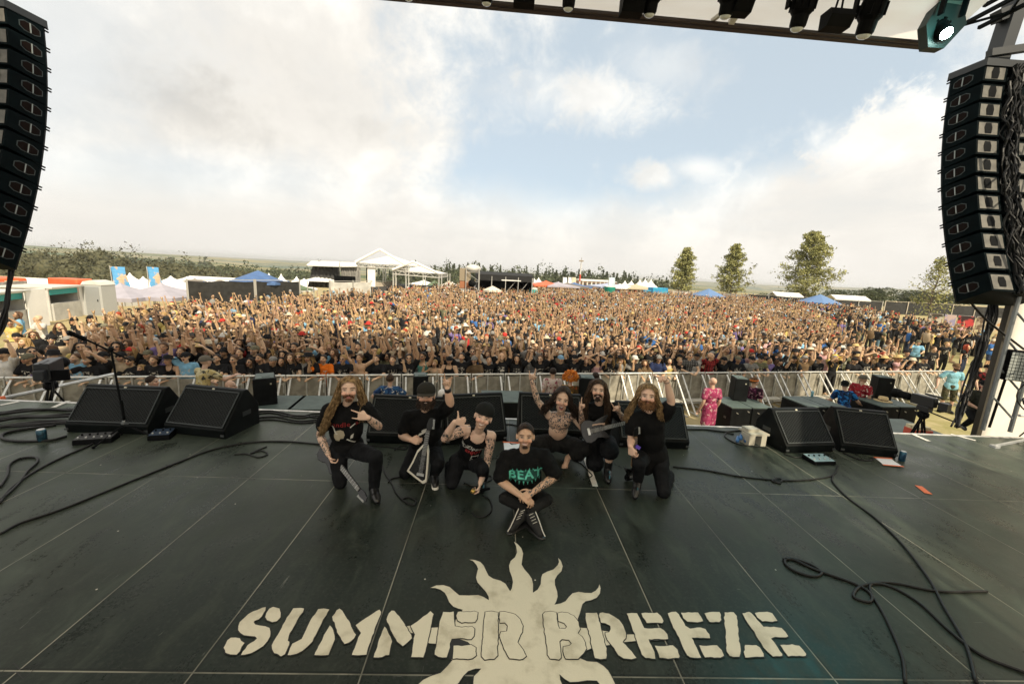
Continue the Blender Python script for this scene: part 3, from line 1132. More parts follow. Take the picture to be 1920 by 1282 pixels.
for i in range(8):
	mb = MB()
	mb.box((L * (i + 0.5) / 8, -0.03, 1.35), (L / 8 * 0.6, 0.05, 1.0))
	mb.build('window', mm('dark_glass', (0.05, 0.05, 0.05), 0.3), t)
	mb = MB()
	mb.box((L * i / 8, -0.05, 1.2), (0.5, 0.05, 2.2))
	mb.build('pilaster', WALLW, t)
for px, py, w, h, lab in ((1000, 518, 4, 4.4, 'white pagoda tent just right of the black mixing tent'), (1010, 520, 4, 4.2, 'white pagoda tent second right of the mixing tent'), (1172, 526, 4.2, 4.4, 'leftmost of the pointed white tents beside the blue lorry'),
						  (1184, 526, 5, 4.4, 'wide low pointed white tent in the group by the blue lorry'), (1200, 524, 4.2, 4.6, 'slim pointed white tent in the group by the blue lorry'), (1210, 522.5, 5, 4.8, 'tallest pointed white tent in the group by the blue lorry'),
						  (1221, 523.5, 4.2, 4.7, 'rightmost pointed white tent before the blue lorry')):
	pagoda(px, py, w, h, lab, Y=86)
for px, py, w, h, m, lab in ((1022, 556, 6, 2.9, ORANGE, 'orange red stall roof right of the mixing tent'), (1045, 557, 6, 2.8, LILAC, 'lilac stall roof right of the orange red one'), (1062, 557, 6, 2.7, mm('grey_brown_canvas'), 'dark stall roof left of the mast'), (1075, 557, 5, 2.8, BLUE, 'blue stall roof at the foot of the mast'),
							 (1140, 556, 7, 3.0, mm('pale_blue_canvas', (0.38, 0.42, 0.55), 0.7), 'pale blue stall roof under the long hall'), (1190, 558, 8, 2.9, mm('sand_canvas'), 'sand coloured stall roof under the pointed white tents'), (1160, 557, 7, 2.8, WHITE, 'flat white stall roof left of the pointed tents')):
	pagoda(px, py, w, h, lab, m, 2.1, 'food stall roofs across the field')
for px, py, lab in ((998, 571, 'turquoise water tank with white lid beside the mixing tent'), (1141, 566, 'green tapered bin standing in the crowd below the long hall')):
	p = base(px, py)
	t = thing('water_tank', lab, 'tank', p)
	mb = MB()
	if px < 1100:
		mb.box((0, 0, 1.0), (1.05, 1.05, 2.0))
	else:
		mb.lathe([(0.45, 0.5), (0.95, 2.3), (0.95, 2.5)], 14)
	mb.build('tank_body', mm('turquoise_plastic', (0.05, 0.45, 0.42), 0.5) if px < 1100 else mm('green_plastic', (0.02, 0.27, 0.2), 0.5), t)
	mb = MB()
	mb.box((0, 0, 2.12 if px < 1100 else 2.56), (1.0, 1.0, 0.2) if px < 1100 else (1.7, 1.7, 0.1))
	mb.build('lid', WHITE, t)
	if px > 1100:
		mb = MB()
		mb.box((0, 0, 0.25), (0.8, 0.8, 0.5))
		mb.build('stand', POLE, t)
p = base(1236, 566)
t = thing('lorry', 'bright blue box lorry beside the slim young tree', 'lorry', p, 0.1)
mb = MB()
mb.box((0, 1, 1.75), (3.0, 2, 1.7))
bevel(mb.build('cargo_box', mm('bright_blue', (0.02, 0.2, 0.45), 0.5, col2=(0.03, 0.35, 0.5), scale=1.4), t), 0.04)
mb = MB()
mb.box((-2.1, 1, 1.3), (0.9, 1.8, 1.5))
bevel(mb.build('cab', mm('bright_blue2', (0.03, 0.26, 0.42), 0.4), t), 0.1)
mb = MB()
mb.box((-2.1, 0.08, 1.6), (0.7, 0.03, 0.6))
mb.build('window', mm('dark_glass'), t)
for x in (-2.0, -0.6, 1.0):
	mb = MB()
	mb.lathe([(0.2, -0.12), (0.42, -0.1), (0.42, 0.1), (0.2, 0.12)], 14, Matrix.Translation((x, 0.15, 0.42)) @ Matrix.Rotation(PI / 2, 4, 'X'))
	mb.build('wheel', BLACK, t)
fence((1255, 563), (1325, 567), 2.0, 'grey site fence right of the blue lorry', GREYP, step=3)
fence((745, 553), (870, 556), 1.3, 'low grey barrier line right of the far stage', GREYP, step=4)
# ================================================================ the stage floor and its painted logo
SEAM_X0, SEAM_S, ROW_Y0, ROW_S = -4.970, 1.0512, 2.174, 2.328


def floor_material():
	m = bpy.data.materials.new('stage_plywood')
	m.use_nodes = True
	N = NT(m.node_tree)
	b = m.node_tree.nodes['Principled BSDF']
	co = N.node('ShaderNodeNewGeometry').outputs['Position']
	x, y, z = N.sep(co)
	# which board: a small difference in tone for every board
	ix = N.math('FLOOR', N.math('DIVIDE', N.math('SUBTRACT', x, SEAM_X0), SEAM_S))
	iy = N.math('FLOOR', N.math('DIVIDE', N.math('SUBTRACT', y, ROW_Y0), ROW_S))
	wn = N.node('ShaderNodeTexWhiteNoise', noise_dimensions='2D')
	N.put(wn.inputs['Vector'], N.xyz(ix, iy, 0.0))
	tone = N.math('ADD', 0.86, N.math('MULTIPLY', wn.outputs['Value'], 0.28))
	big = N.noise(co, 0.55, 6, 0.6)
	mid = N.noise(N.vmath('MULTIPLY', co, (3.0, 1.2, 1.0)), 1.4, 7, 0.68, 0.8)
	fine = N.noise(co, 34.0, 4, 0.7)
	base = N.mix(N.ramp(big, 0.38, 0.62), (0.0055, 0.0085, 0.007), (0.0105, 0.0105, 0.008))
	base = N.mix(N.ramp(mid, 0.48, 0.68, 0.0, 0.8), base, (0.021, 0.024, 0.019))
	base = N.mix(N.ramp(mid, 0.25, 0.42, 0.7, 0.0), base, (0.004, 0.0045, 0.0045))
	base = N.mix(1.0, base, N.xyz(tone, tone, tone), 'MULTIPLY')
	base = N.mix(N.ramp(fine, 0.45, 0.8, 0.0, 0.5), base, (0.05, 0.049, 0.044))
	# scratches and pale flecks
	scr = N.noise(N.vmath('MULTIPLY', co, (40.0, 3.0, 1.0)), 1.0, 3, 0.6, 1.5)
	scr2 = N.noise(N.vmath('MULTIPLY', co, (4.0, 36.0, 1.0)), 1.0, 3, 0.6, 1.8)
	sc = N.math('MAXIMUM', N.ramp(scr, 0.70, 0.78), N.ramp(scr2, 0.71, 0.79))
	base = N.mix(N.math('MULTIPLY', sc, 0.6), base, (0.15, 0.148, 0.13))
	vo = N.node('ShaderNodeTexVoronoi', feature='F1')
	N.put(vo.inputs['Vector'], co)
	vo.inputs['Scale'].default_value = 3.1
	fleck = N.ramp(vo.outputs['Distance'], 0.018, 0.027, 1.0, 0.0)
	base = N.mix(fleck, base, (0.45, 0.42, 0.36))
	# seams between the boards

	def seam(v, v0, s, w):
		q = N.math('FRACT', N.math('ADD', N.math('DIVIDE', N.math('SUBTRACT', v, v0), s), 0.5))
		dd = N.math('MULTIPLY', N.math('ABSOLUTE', N.math('SUBTRACT', q, 0.5)), s)
		return N.ramp(dd, w * 0.5, w * 1.1, 1.0, 0.0, False)
	worn = N.noise(co, 0.9, 4, 0.6)
	sx = N.math('MULTIPLY', seam(x, SEAM_X0, SEAM_S, 0.0055), N.ramp(worn, 0.3, 0.62, 0.15, 1.0))
	sy = N.math('MULTIPLY', seam(y, ROW_Y0, ROW_S, 0.0055), N.ramp(worn, 0.36, 0.62, 0.1, 1.0))
	dx = seam(x, SEAM_X0 + 0.012, SEAM_S, 0.009)
	dy = seam(y, ROW_Y0 + 0.012, ROW_S, 0.009)
	base = N.mix(N.math('MAXIMUM', dx, dy), base, (0.004, 0.004, 0.004))
	base = N.mix(N.math('MAXIMUM', sx, sy), base, (0.24, 0.225, 0.18))
	N.put(b.inputs['Base Color'], base)
	# the film-faced surface: a fine mesh pattern, glossy where it is trodden flat
	ro = N.ramp(mid, 0.3, 0.7, 0.24, 0.44)
	ro = N.math('ADD', ro, N.ramp(N.noise(co, 0.8, 5, 0.65, 0.7), 0.35, 0.65, -0.04, 0.1))
	ro = N.math('ADD', ro, N.ramp(fine, 0.3, 0.7, -0.05, 0.06))
	N.put(b.inputs['Roughness'], ro)
	# patchy sheen added to brighten the boards at a low angle
	N.put(b.inputs['Sheen Weight'], N.ramp(N.math('ADD', N.math('MULTIPLY', mid, 0.6), N.math('MULTIPLY', big, 0.4)), 0.34, 0.66, 0.08, 0.34))
	b.inputs['Specular IOR Level'].default_value = 0.19
	b.inputs['Sheen Weight'].default_value = 0.30
	b.inputs['Sheen Roughness'].default_value = 0.42
	b.inputs['Sheen Tint'].default_value = (0.72, 0.9, 0.68, 1)
	b.inputs['Specular Tint'].default_value = (0.86, 1.0, 0.84, 1)
	wv = N.node('ShaderNodeTexVoronoi', feature='F1', distance='CHEBYCHEV')
	N.put(wv.inputs['Vector'], co)
	wv.inputs['Scale'].default_value = 110
	wv.inputs['Randomness'].default_value = 0.0
	bn = N.node('ShaderNodeBump')
	bn.inputs['Strength'].default_value = 0.3
	bn.inputs['Distance'].default_value = 0.0015
	N.l.new(N.math('ADD', wv.outputs['Distance'], N.math('MULTIPLY', fine, 0.7)), bn.inputs['Height'])
	N.l.new(bn.outputs[0], b.inputs['Normal'])
	return m


EDGE_Y = 6.72
mb = MB()
mb.box((-1.0, (EDGE_Y - 7) / 2, -0.15), (24, EDGE_Y + 7, 0.3))
floor = mb.build('stage_floor', floor_material(), None, kind='structure')
mb = MB()
mb.box((-1.0, EDGE_Y - 0.35, (GZ - 0.3) / 2), (24, 0.1, -GZ - 0.3))
mb.build('stage_skirt', BLACK, floor)
mb = MB()
mb.box((-1.0, EDGE_Y + 0.025, -0.03), (24, 0.05, 0.075))
mb.box((-1.0, EDGE_Y + 0.06, -0.13), (24, 0.02, 0.2))
mb.build('edge_profile', mm('worn_aluminium', (0.62, 0.61, 0.58), 0.45, 0.4, var=0.2, scale=8), floor)

LOGO = dict(
	a=(410, 1120, 6.857), b=(650, 1120, 6.857), c=(890, 1120, 6.857), d=(1130, 1120, 8.727), e=(1310, 1120, 8.727),
	s=(780, 1000, 5.0526), t=(760, 1180, 4.571))


def LP(key, txt):
	"""outline read off the photograph -> points on the floor"""
	ox, oy, k = LOGO[key]
	out = []
	for w in txt.split():
		a, b = w.split(',')
		out.append(G(ox + float(a) / k, oy + float(b) / k).to_2d())
	return out


SUN_TXT = (
	('s', '135,515 190,490 260,487 320,505 365,545 410,583 500,585 590,580 640,598 690,630 685,600 660,555 620,510 580,465 565,420 575,370 585,335 570,300 540,265 500,245 560,250 610,268 645,305 665,350 690,400 730,425 800,445 850,475 875,515 892,545 905,520 915,460 905,410 885,360 878,305 895,260 935,225 955,180 945,120 925,75 965,100 1000,140 1018,190 1010,240 1003,295 1030,340 1070,385 1100,430 1112,480 1110,560 1150,530 1178,480 1183,420 1195,385 1240,360 1300,340 1340,300 1352,270 1345,230 1375,260 1393,310 1380,360 1340,400 1318,440 1320,490 1340,550 1345,600 1330,650 1312,672 1370,660 1415,640 1445,600 1480,565 1540,550 1600,560 1660,562 1700,540 1725,510 1738,480 1752,520 1745,570 1715,610 1660,635 1610,645 1580,670 1568,710 1555,760 1535,810'),
	('c', '1340,385 1440,390'), ('d', '390,600 500,598 700,640 960,700 530,720 360,735'), ('c', '1500,660 1430,690 1380,725 1335,785'),
	('t', '1500,245 1560,270 1640,275 1700,310 1740,350 1780,420 1800,466 1850,520 1700,520 1640,442 1560,440 1480,452 1410,455 1360,425 1322,388 1330,430 1345,466 1370,540 1200,640 1000,600 800,640 600,540 578,466 585,400 620,365 648,338 600,340 540,360 500,400 455,466 380,530 40,540 110,466 150,430 220,395 300,370 350,320 400,262'),
	('b', '1345,800 1345,560 1140,600 1060,595 840,460 590,490 780,365 850,355 1100,385 1180,380 1380,375 1400,280'),
	('s', '440,722 400,715 350,695 310,650 290,600 270,565 230,535 180,520'))
LETTERS = (
	('a', '605,130 560,140 500,165 440,190 380,220 320,280 280,320 255,370 258,420 280,460 330,485 400,495 470,505 490,530 460,570 410,595 370,620 340,665 310,700 290,745 340,745 420,715 500,680 570,630 620,570 655,510 670,440 650,400 600,375 530,365 470,355 450,325 465,300 510,285 550,250 580,205 600,170'),
	('a', '700,128 650,150 615,205 603,255 620,300 690,320 750,310 795,260 803,200 780,150 740,130'),
	('a', '160,525 115,555 90,600 70,650 95,710 150,740 235,740 275,695 300,640 330,592 290,560 275,530 220,520'),
	('a', '960,145 925,195 880,260 830,360 790,430 740,510 710,570 685,620 685,670 720,715 760,730 800,760 845,735 870,680 910,610 905,580 885,560 900,500 940,420 990,340 1040,250 1090,190 1095,150 1060,140'),
	('a', '1275,155 1240,215 1190,290 1150,370 1100,470 1070,540 1000,580 950,600 920,660 885,750 920,750 1000,730 1080,690 1150,630 1200,570 1250,490 1300,390 1340,290 1380,230 1420,165 1350,150'),
	('a', '1435,365 1400,420 1360,490 1340,550 1290,630 1230,750 1320,745 1410,745 1440,660 1475,600 1500,540 1480,460 1455,400'),
	('a', '1555,150 1520,170 1465,250 1475,300 1510,390 1540,480 1580,560 1620,605 1680,580 1740,530 1760,485 1720,410 1690,340 1640,250 1590,170'),
	('b', '420,160 340,210 240,280 120,360 145,410 180,460 150,520 110,620 70,740 140,745 210,740 250,740 280,650 330,500 370,390 410,290 445,190'),
	('b', '490,380 455,440 420,540 390,640 350,770 460,775 500,750 540,745 560,680 585,570 560,510 520,440'),
	('b', '575,172 540,210 508,290 550,380 600,480 650,570 720,628 780,590 835,530 830,490 780,400 720,310 650,225 610,180'),
	('b', '1080,185 1030,220 940,290 825,370 840,410 875,480 860,580 850,660 830,770 930,775 990,775 1010,700 1030,620 1060,490 1085,380 1115,220'),
	('b', '1240,190 1210,270 1190,380 1180,470 1155,580 1140,690 1130,740 1180,770 1290,775 1315,700 1330,600 1350,535 1420,530 1600,540 1635,500 1640,410 1610,380 1480,390 1385,375 1380,280 1375,190'),
	('b', '1425,190 1415,240 1430,300 1480,325 1650,320 1680,280 1685,200 1640,185 1500,190'),
	('b', '1380,625 1370,700 1365,790 1500,795 1620,790 1660,750 1660,650 1600,615 1480,625'),
	('c', '140,190 125,300 115,440 100,600 92,760 130,800 250,795 290,750 290,640 300,520 300,300 300,195 220,183'),
	('c', '330,190 322,260 325,330 390,325 430,370 415,435 335,445 322,500 350,580 380,660 450,795 620,800 660,760 600,650 550,580 570,520 605,450 615,370 580,290 520,225 440,200 380,185'),
	('c', '900,190 875,220 885,330 900,450 925,590 935,740 970,795 1080,800 1108,780 1105,660 1090,570 1120,545 1210,550 1250,600 1220,630 1145,640 1140,700 1170,795 1330,795 1400,720 1430,660 1420,580 1380,510 1325,465 1350,410 1330,320 1270,240 1200,205 1120,190 1070,205 1075,310 1150,335 1185,380 1165,410 1085,405 1060,320 1045,200 980,185'),
	('c', '1425,205 1430,300 1455,400 1490,540 1510,660 1545,780 1620,795 1695,790 1690,660 1650,500 1610,340 1570,205'),
	('d', '0,255 -45,262 -60,300 -30,410 40,430 120,470 135,530 100,570 40,580 40,620 80,700 150,790 210,880 260,950 340,1000 470,1010 545,995 520,950 420,830 320,735 370,670 385,590 340,470 270,370 190,315 100,270'),
	('d', '400,270 430,360 470,470 520,600 560,720 610,860 640,950 700,990 860,1010 840,900 790,790 750,690 900,690 1065,685 1050,610 1000,545 940,510 800,515 680,505 640,430 600,340 560,265 480,262'),
	('d', '640,265 660,330 720,420 850,420 970,425 990,390 950,310 890,255 750,255'),
	('d', '860,795 890,880 930,990 1060,1000 1250,1000 1265,970 1220,860 1150,795 1000,800'),
	('d', '1060,265 1110,390 1160,500 1220,610 1290,760 1340,870 1380,950 1430,985 1610,990 1560,890 1500,760 1450,660 1600,670 1750,670 1740,610 1680,520 1600,500 1430,515 1350,470 1300,370 1240,280 1200,245 1130,245'),
	('d', '1280,255 1320,340 1390,405 1600,410 1640,390 1610,320 1560,255 1400,250'),
	('e', '10,790 50,880 100,985 350,985 420,960 370,870 300,795 170,795'),
	('e', '90,265 130,350 180,405 340,410 360,370 360,290 340,245 230,245'),
	('e', '425,250 415,340 430,480 445,620 450,780 460,890 510,965 670,980 685,920 665,760 650,600 635,420 620,310 570,250'),
	('e', '750,780 745,900 760,985 900,985 1060,970 1060,930 1000,820 940,790 820,780'),
	('e', '710,265 760,360 830,460 910,570 980,690 1060,820 1130,890 1210,965 1375,965 1370,930 1290,830 1220,730 1180,680 1250,650 1430,660 1465,640 1420,570 1350,500 1230,490 1060,485 1000,420 920,330 860,265 830,245'),
	('e', '915,260 960,330 1040,395 1200,400 1290,390 1260,340 1200,265 1120,240 980,240'),
	('e', '1340,785 1400,880 1460,965 1600,965 1755,965 1755,930 1700,860 1640,790 1530,778'))


def flat_poly(mb, pts, z):
	"""triangulated flat sheet from a 2-D outline"""
	from mathutils.geometry import tessellate_polygon
	tris = tessellate_polygon([[Vector((p[0], p[1], 0)) for p in pts]])
	o = [(p[0], p[1], z) for p in pts]
	fs = []
	for t in tris:
		a, b, c = (Vector(o[i]) for i in t)
		fs.append(t if (b - a).cross(c - a).z > 0 else t[::-1])
	mb.add(o, fs)


def rough(pts, amp, step):
	"""cut with a saw by hand: an uneven edge"""
	out = []
	n = len(pts)
	for i in range(n):
		a, b = pts[i], pts[(i + 1) % n]
		k = max(1, int((b - a).length / step))
		nrm = Vector((-(b - a).y, (b - a).x)).normalized() if (b - a).length > 0 else Vector((0, 0))
		for j in range(k):
			p = a.lerp(b, j / k)
			out.append(p + nrm * random.uniform(-amp, amp))
	return out


def ribbon(mb, pts, w, z):
	n = len(pts)
	nr = []
	for i in range(n):
		t = pts[(i + 1) % n] - pts[i - 1]
		t = t.normalized() if t.length else Vector((1, 0))
		nr.append(Vector((-t.y, t.x)))
	vs = [(*(p + q * w), z) for p, q in zip(pts, nr)] + [(*(p - q * w), z) for p, q in zip(pts, nr)]
	fs = [(i, (i + 1) % n, n + (i + 1) % n, n + i) for i in range(n)]
	mb.add(vs, [f[::-1] for f in fs])


def logo():
	cream = material('logo_paint', (0.60, 0.55, 0.42), 0.6, col2=(0.42, 0.375, 0.27), scale=5.5, detail=12, lo=0.48, hi=0.74, bump=0.2, bscale=90)
	sun_p = []
	for k, t in SUN_TXT:
		sun_p += LP(k, t)
	mb = MB()
	flat_poly(mb, sun_p, 0.003)
	mb.build('painted_sun', cream, floor)
	mb, ml, mo = MB(), MB(), MB()
	for k, t in LETTERS:
		p = LP(k, t)
		if sum(p[i].x * p[(i + 1) % len(p)].y - p[(i + 1) % len(p)].x * p[i].y for i in range(len(p))) < 0:
			p = p[::-1]
		p = rough(p, 0.0035, 0.022)
		flat_poly(ml, p, 0.007)
		ribbon(mb, p, 0.0065, 0.005)
	mb.build('letter_outline', mm('logo_groove', (0.012, 0.012, 0.011), 0.6), floor)
	ml.build('painted_lettering', cream, floor)
	# dark gap inside the first E, and the worn rim of the sun
	flat_poly(mo, LP('b', '1345,535 1420,530 1480,545 1560,575 1590,605 1480,620 1385,625 1370,700 1360,795 1310,800 1330,640'), 0.0046)
	ribbon(mo, sun_p, 0.003, 0.0042)
	mo.build('logo_gap', MT['logo_groove'], floor)


logo()
# lock plates let into the deck where four boards meet
mb = MB()
for i in range(-4, 17):
	for r in (0, 1):
		if r == 0 and -2.2 < SEAM_X0 + i * SEAM_S < 3.2:
			continue
		c = Vector((SEAM_X0 + i * SEAM_S, ROW_Y0 + r * ROW_S))
		q = [c + Vector(v) for v in ((-0.085, 0.05), (0, 0.008), (0.085, 0.05), (0.085, -0.05), (0, -0.008), (-0.085, -0.05))]
		ribbon(mb, q, 0.0035, 0.002)
mb.build('lock_plate', MT['logo_groove'], floor)
# tape marks on the floor
TAPE = mm('white_tape', (0.62, 0.6, 0.54), 0.6, var=0.15, scale=9)


def strip(name, a, b, w, mat, label, cat, z=0.005, group=None):
	a, b = G(*a), G(*b)
	t = (b - a).normalized()
	nrm = Vector((-t.y, t.x, 0)) * w / 2
	mb = MB()
	mb.prism([a + nrm + Vector((0, 0, z)), a - nrm + Vector((0, 0, z)), b - nrm + Vector((0, 0, z)), b + nrm + Vector((0, 0, z))], (0, 0, 0.002))
	mb.build(name, mat, None, label=label, cat=cat, group=group)


strip('tape_strip', (1097, 855), (1116, 912), 0.07, TAPE, 'wide white tape strip on the floor between the squatting singer and the long-haired guitarist', 'tape')
strip('tape_strip', (1722, 911), (1741, 926), 0.08, mm('orange_tape', (0.75, 0.17, 0.06), 0.6), 'short orange tape piece stuck on the stage floor', 'tape')
strip('tape_strip', (100, 764), (128, 752), 0.07, TAPE, 'white tape strip running from the stage edge beside the left cable bundle', 'tape')
strip('tape_strip', (0, 760), (35, 753), 0.07, TAPE, 'white tape strip in the far left corner of the stage', 'tape')
strip('tape_strip', (1709, 813), (1741, 827), 0.07, TAPE, 'white tape strip leaving the stage edge behind the right monitors', 'tape')
strip('tape_strip', (1783, 814), (1829, 826), 0.07, TAPE, 'white tape strip on the stage edge near the truss tower', 'tape')

# ================================================================ roof over the stage
ROOF_Y, ROOF_X1, ROOF_X0, ROOF_Z = 7.2, 7.1, -8.2, 6.63


def roof():
	t = thing('stage_roof', 'stage roof with pale fabric skin and dark front edge beam', 'roof', (0, 0, 0))
	fab = MT['roof_fabric'] = bpy.data.materials.new('roof_fabric')
	fab.use_nodes = True
	N = NT(fab.node_tree)
	N.n.clear()
	co = N.node('ShaderNodeTexCoord').outputs['Object']
	f = N.ramp(N.noise(N.vmath('MULTIPLY', co, (0.5, 2.2, 1.0)), 1.3, 4), 0.3, 0.7)
	col = N.mix(f, (0.80, 0.75, 0.66), (0.86, 0.83, 0.76))
	d, tr, mx, out = (N.node(k) for k in ('ShaderNodeBsdfDiffuse', 'ShaderNodeBsdfTranslucent', 'ShaderNodeMixShader', 'ShaderNodeOutputMaterial'))
	N.put(d.inputs[0], col)
	N.put(tr.inputs[0], col)
	mx.inputs[0].default_value = 0.85
	N.l.new(d.outputs[0], mx.inputs[1])
	N.l.new(tr.outputs[0], mx.inputs[2])
	N.l.new(mx.outputs[0], out.inputs[0])
	# the fabric strip between the front beam and the front truss
	mb = MB()
	n = 40
	vs = []
	for i in range(n + 1):
		x = ROOF_X0 + (ROOF_X1 - ROOF_X0) * i / n
		for y, z in ((ROOF_Y + 0.02, ROOF_Z + 0.03), (6.9, ROOF_Z + 0.16), (6.5, ROOF_Z + 0.36), (6.0, ROOF_Z + 0.62)):
			sag = 0.03 * math.sin(i * 2 * PI / 8) * (1 if 6.2 < y < 7 else 0)
			vs.append((x, y, z - sag))
	fs = [(i * 4 + k, (i + 1) * 4 + k, (i + 1) * 4 + k + 1, i * 4 + k + 1) for i in range(n) for k in range(3)]
	mb.add(vs, fs).build('fabric_skin', fab, t, True)
	mb = MB()
	mb.box(((ROOF_X0 + ROOF_X1) / 2, ROOF_Y, ROOF_Z), (ROOF_X1 - ROOF_X0, 0.09, 0.075))
	mb.box(((ROOF_X0 + ROOF_X1) / 2, ROOF_Y - 0.1, ROOF_Z - 0.012), (ROOF_X1 - ROOF_X0, 0.05, 0.04))
	mb.build('edge_beam', mm('brown_steel', (0.035, 0.022, 0.016), 0.5), t)
	for x in (-1.2, 3.47):
		mb = MB()
		mb.bar((x, ROOF_Y - 0.12, ROOF_Z), (x - 0.02, 5.9, ROOF_Z + 0.66), 0.09, 0.07)
		mb.bar((x + 0.02, ROOF_Y - 0.12, ROOF_Z), (x + 0.35, 6.2, ROOF_Z + 0.55), 0.04)
		mb.bar((x - 0.3, ROOF_Y - 0.08, ROOF_Z + 0.03), (x - 0.04, ROOF_Y - 0.45, ROOF_Z + 0.16), 0.05)
		mb.build('support_strut', mm('cream_steel', (0.72, 0.69, 0.62), 0.5), t)
	# the big fabric skin over the stage, and its trusses
	mb = MB()
	n = 24
	vs = []
	for i in range(n + 1):
		x = ROOF_X0 - 0.3 + (ROOF_X1 - ROOF_X0 + 0.9) * i / n
		for k in range(17):
			vs.append((x, 6.3 - 16.0 * k / 16, ROOF_Z + 0.75 + 0.9 * math.sin(PI * i / n) + 0.06 * math.sin(k * 2.1 + i)))
	fs = [(i * 17 + k, (i + 1) * 17 + k, (i + 1) * 17 + k + 1, i * 17 + k + 1) for i in range(n) for k in range(16)]
	# unseen skin shaped for light: dark over the front, glowing fabric behind lights the band
	MB().add(vs, [f for f in fs if f[0] % 17 < 5]).build('dark_front_skin', BLACK, t, True)
	mb.add(vs, [f for f in fs if f[0] % 17 >= 5]).build('fill_light_skin', fab, t, True)
	for y, z in ((5.95, ROOF_Z + 0.62), (4.2, ROOF_Z + 0.55)):
		truss(ROOF_X0, ROOF_X1 + 0.3, y, z, 0.34, t)
	# side truss on the right, running from front to back
	mb = MB()
	for dx, dz in ((0, 0), (0.32, 0), (0, 0.32), (0.32, 0.32)):
		mb.bar((ROOF_X1 + 0.2 + dx, ROOF_Y - 0.1, ROOF_Z + 0.28 + dz), (ROOF_X1 + 0.2 + dx, -5, ROOF_Z + 0.28 + dz), 0.05)
	k = 0
	y = ROOF_Y - 0.1
	while y > 1:
		mb.bar((ROOF_X1 + 0.2, y, ROOF_Z + 0.28 + 0.32 * (k % 2)), (ROOF_X1 + 0.2, y - 0.4, ROOF_Z + 0.28 + 0.32 * ((k + 1) % 2)), 0.03)
		mb.bar((ROOF_X1 + 0.2 + 0.32 * (k % 2), y, ROOF_Z + 0.28), (ROOF_X1 + 0.2 + 0.32 * ((k + 1) % 2), y - 0.4, ROOF_Z + 0.28), 0.03)
		y -= 0.4
		k += 1
	mb.build('side_truss', BLACK, t)
	return t


def truss(x0, x1, y, z, s, parent):
	mb = MB()
	for dy in (0, s):
		for dz in (0, s):
			mb.bar((x0, y - dy, z + dz), (x1, y - dy, z + dz), 0.05)
	x, k = x0, 0
	while x < x1 - 0.3:
		mb.bar((x, y, z + s * (k % 2)), (x + 0.4, y, z + s * ((k + 1) % 2)), 0.028)
		mb.bar((x, y - s, z + s * (k % 2)), (x + 0.4, y - s, z + s * ((k + 1) % 2)), 0.028)
		mb.bar((x, y - s * (k % 2), z), (x + 0.4, y - s * ((k + 1) % 2), z), 0.028)
		x += 0.4
		k += 1
	return mb.build('truss', BLACK, parent)


rf = roof()
# the front beam runs slightly uphill towards the left
rf.rotation_euler = (0, 0.011, 0)
rf.location = (0, 0, 0.09)
# unseen sheet added right of the stage to block the sun and glow inward
mb = MB()
mb.box((8.6, -1.6, 3.3), (0.03, 10.0, 8.6))
mb.build('wing_sun_block', MT['roof_fabric'], None, label='unseen white sheet added at the right wing against the sun', cat='curtain')

# ---------------------------------------------------------------- lamps hung from the front truss
LENS = mm('lamp_lens', (0.75, 0.80, 0.76), 0.12, spec=0.8)


def moving_head(px, py, label, size=1.0, Y=6.55, glow=None, tilt=0.25):
	"""lens at photo point (px, py)"""
	p = DP(px, py, Y)
	t = thing('stage_lamp', label, 'stage lamp', p, 0, 'stage lamps on the front truss' if not glow else None)
	R = Matrix.Rotation(tilt, 3, 'X')
	M = R.to_4x4()
	s = size
	mb = MB()
	mb.lathe([(0.085 * s, 0.02), (0.10 * s, 0.05), (0.105 * s, 0.16 * s), (0.135 * s, 0.2 * s), (0.14 * s, 0.36 * s), (0.12 * s, 0.44 * s), (0.06 * s, 0.47 * s)], 16, M)
	for a in range(8):
		an = a * PI / 4
		mb.box(R @ Vector((0.14 * s * math.cos(an), 0.14 * s * math.sin(an), 0.28 * s)), (0.035, 0.035, 0.14 * s), M=R @ rotz(an))
	mb.build('lamp_head', BLACK, t)
	mb = MB()
	mb.ell(R @ Vector((0, 0, 0.03)), (0.082 * s, 0.082 * s, 0.055 * s), R, 16, 8)
	mb.build('lens', glow or LENS, t, True)
	mb = MB()
	top = ROOF_Z + 0.6 - p.z
	for sx in (-1, 1):
		mb.bar((sx * 0.17 * s, 0, 0.25 * s), (sx * 0.17 * s, -0.02, 0.5 * s), 0.03, 0.08)
	mb.box((0, -0.02, 0.52 * s), (0.40 * s, 0.22 * s, 0.10))
	mb.bar((0, -0.02, 0.52 * s), (0, -0.12, top), 0.06)
	mb.build('yoke', BLACK, t)
	return t


for px, py, lab, s in (
		(766, 1, 'small round stage lamp with glass lens at the left end of the visible roof beam', 0.8),
		(912, 10, 'stage lamp with pale lens just right of the first roof strut', 0.85),
		(1065, 20, 'stage lamp with pale lens hanging above the middle of the roof beam', 0.9),
		(1217, 31, 'stage lamp with large lens beside a hanging black box under the roof', 0.95),
		(1359, 34, 'stage lamp with wide lens hanging next to the second roof strut', 1.0),
		(1493, 57, 'long black stage lamp right of the second roof strut, lens pointing down', 1.1),
		(1618, 70, 'long black stage lamp between the flat floodlight and the lit lamp', 1.15)):
	moving_head(px, py, lab, s)


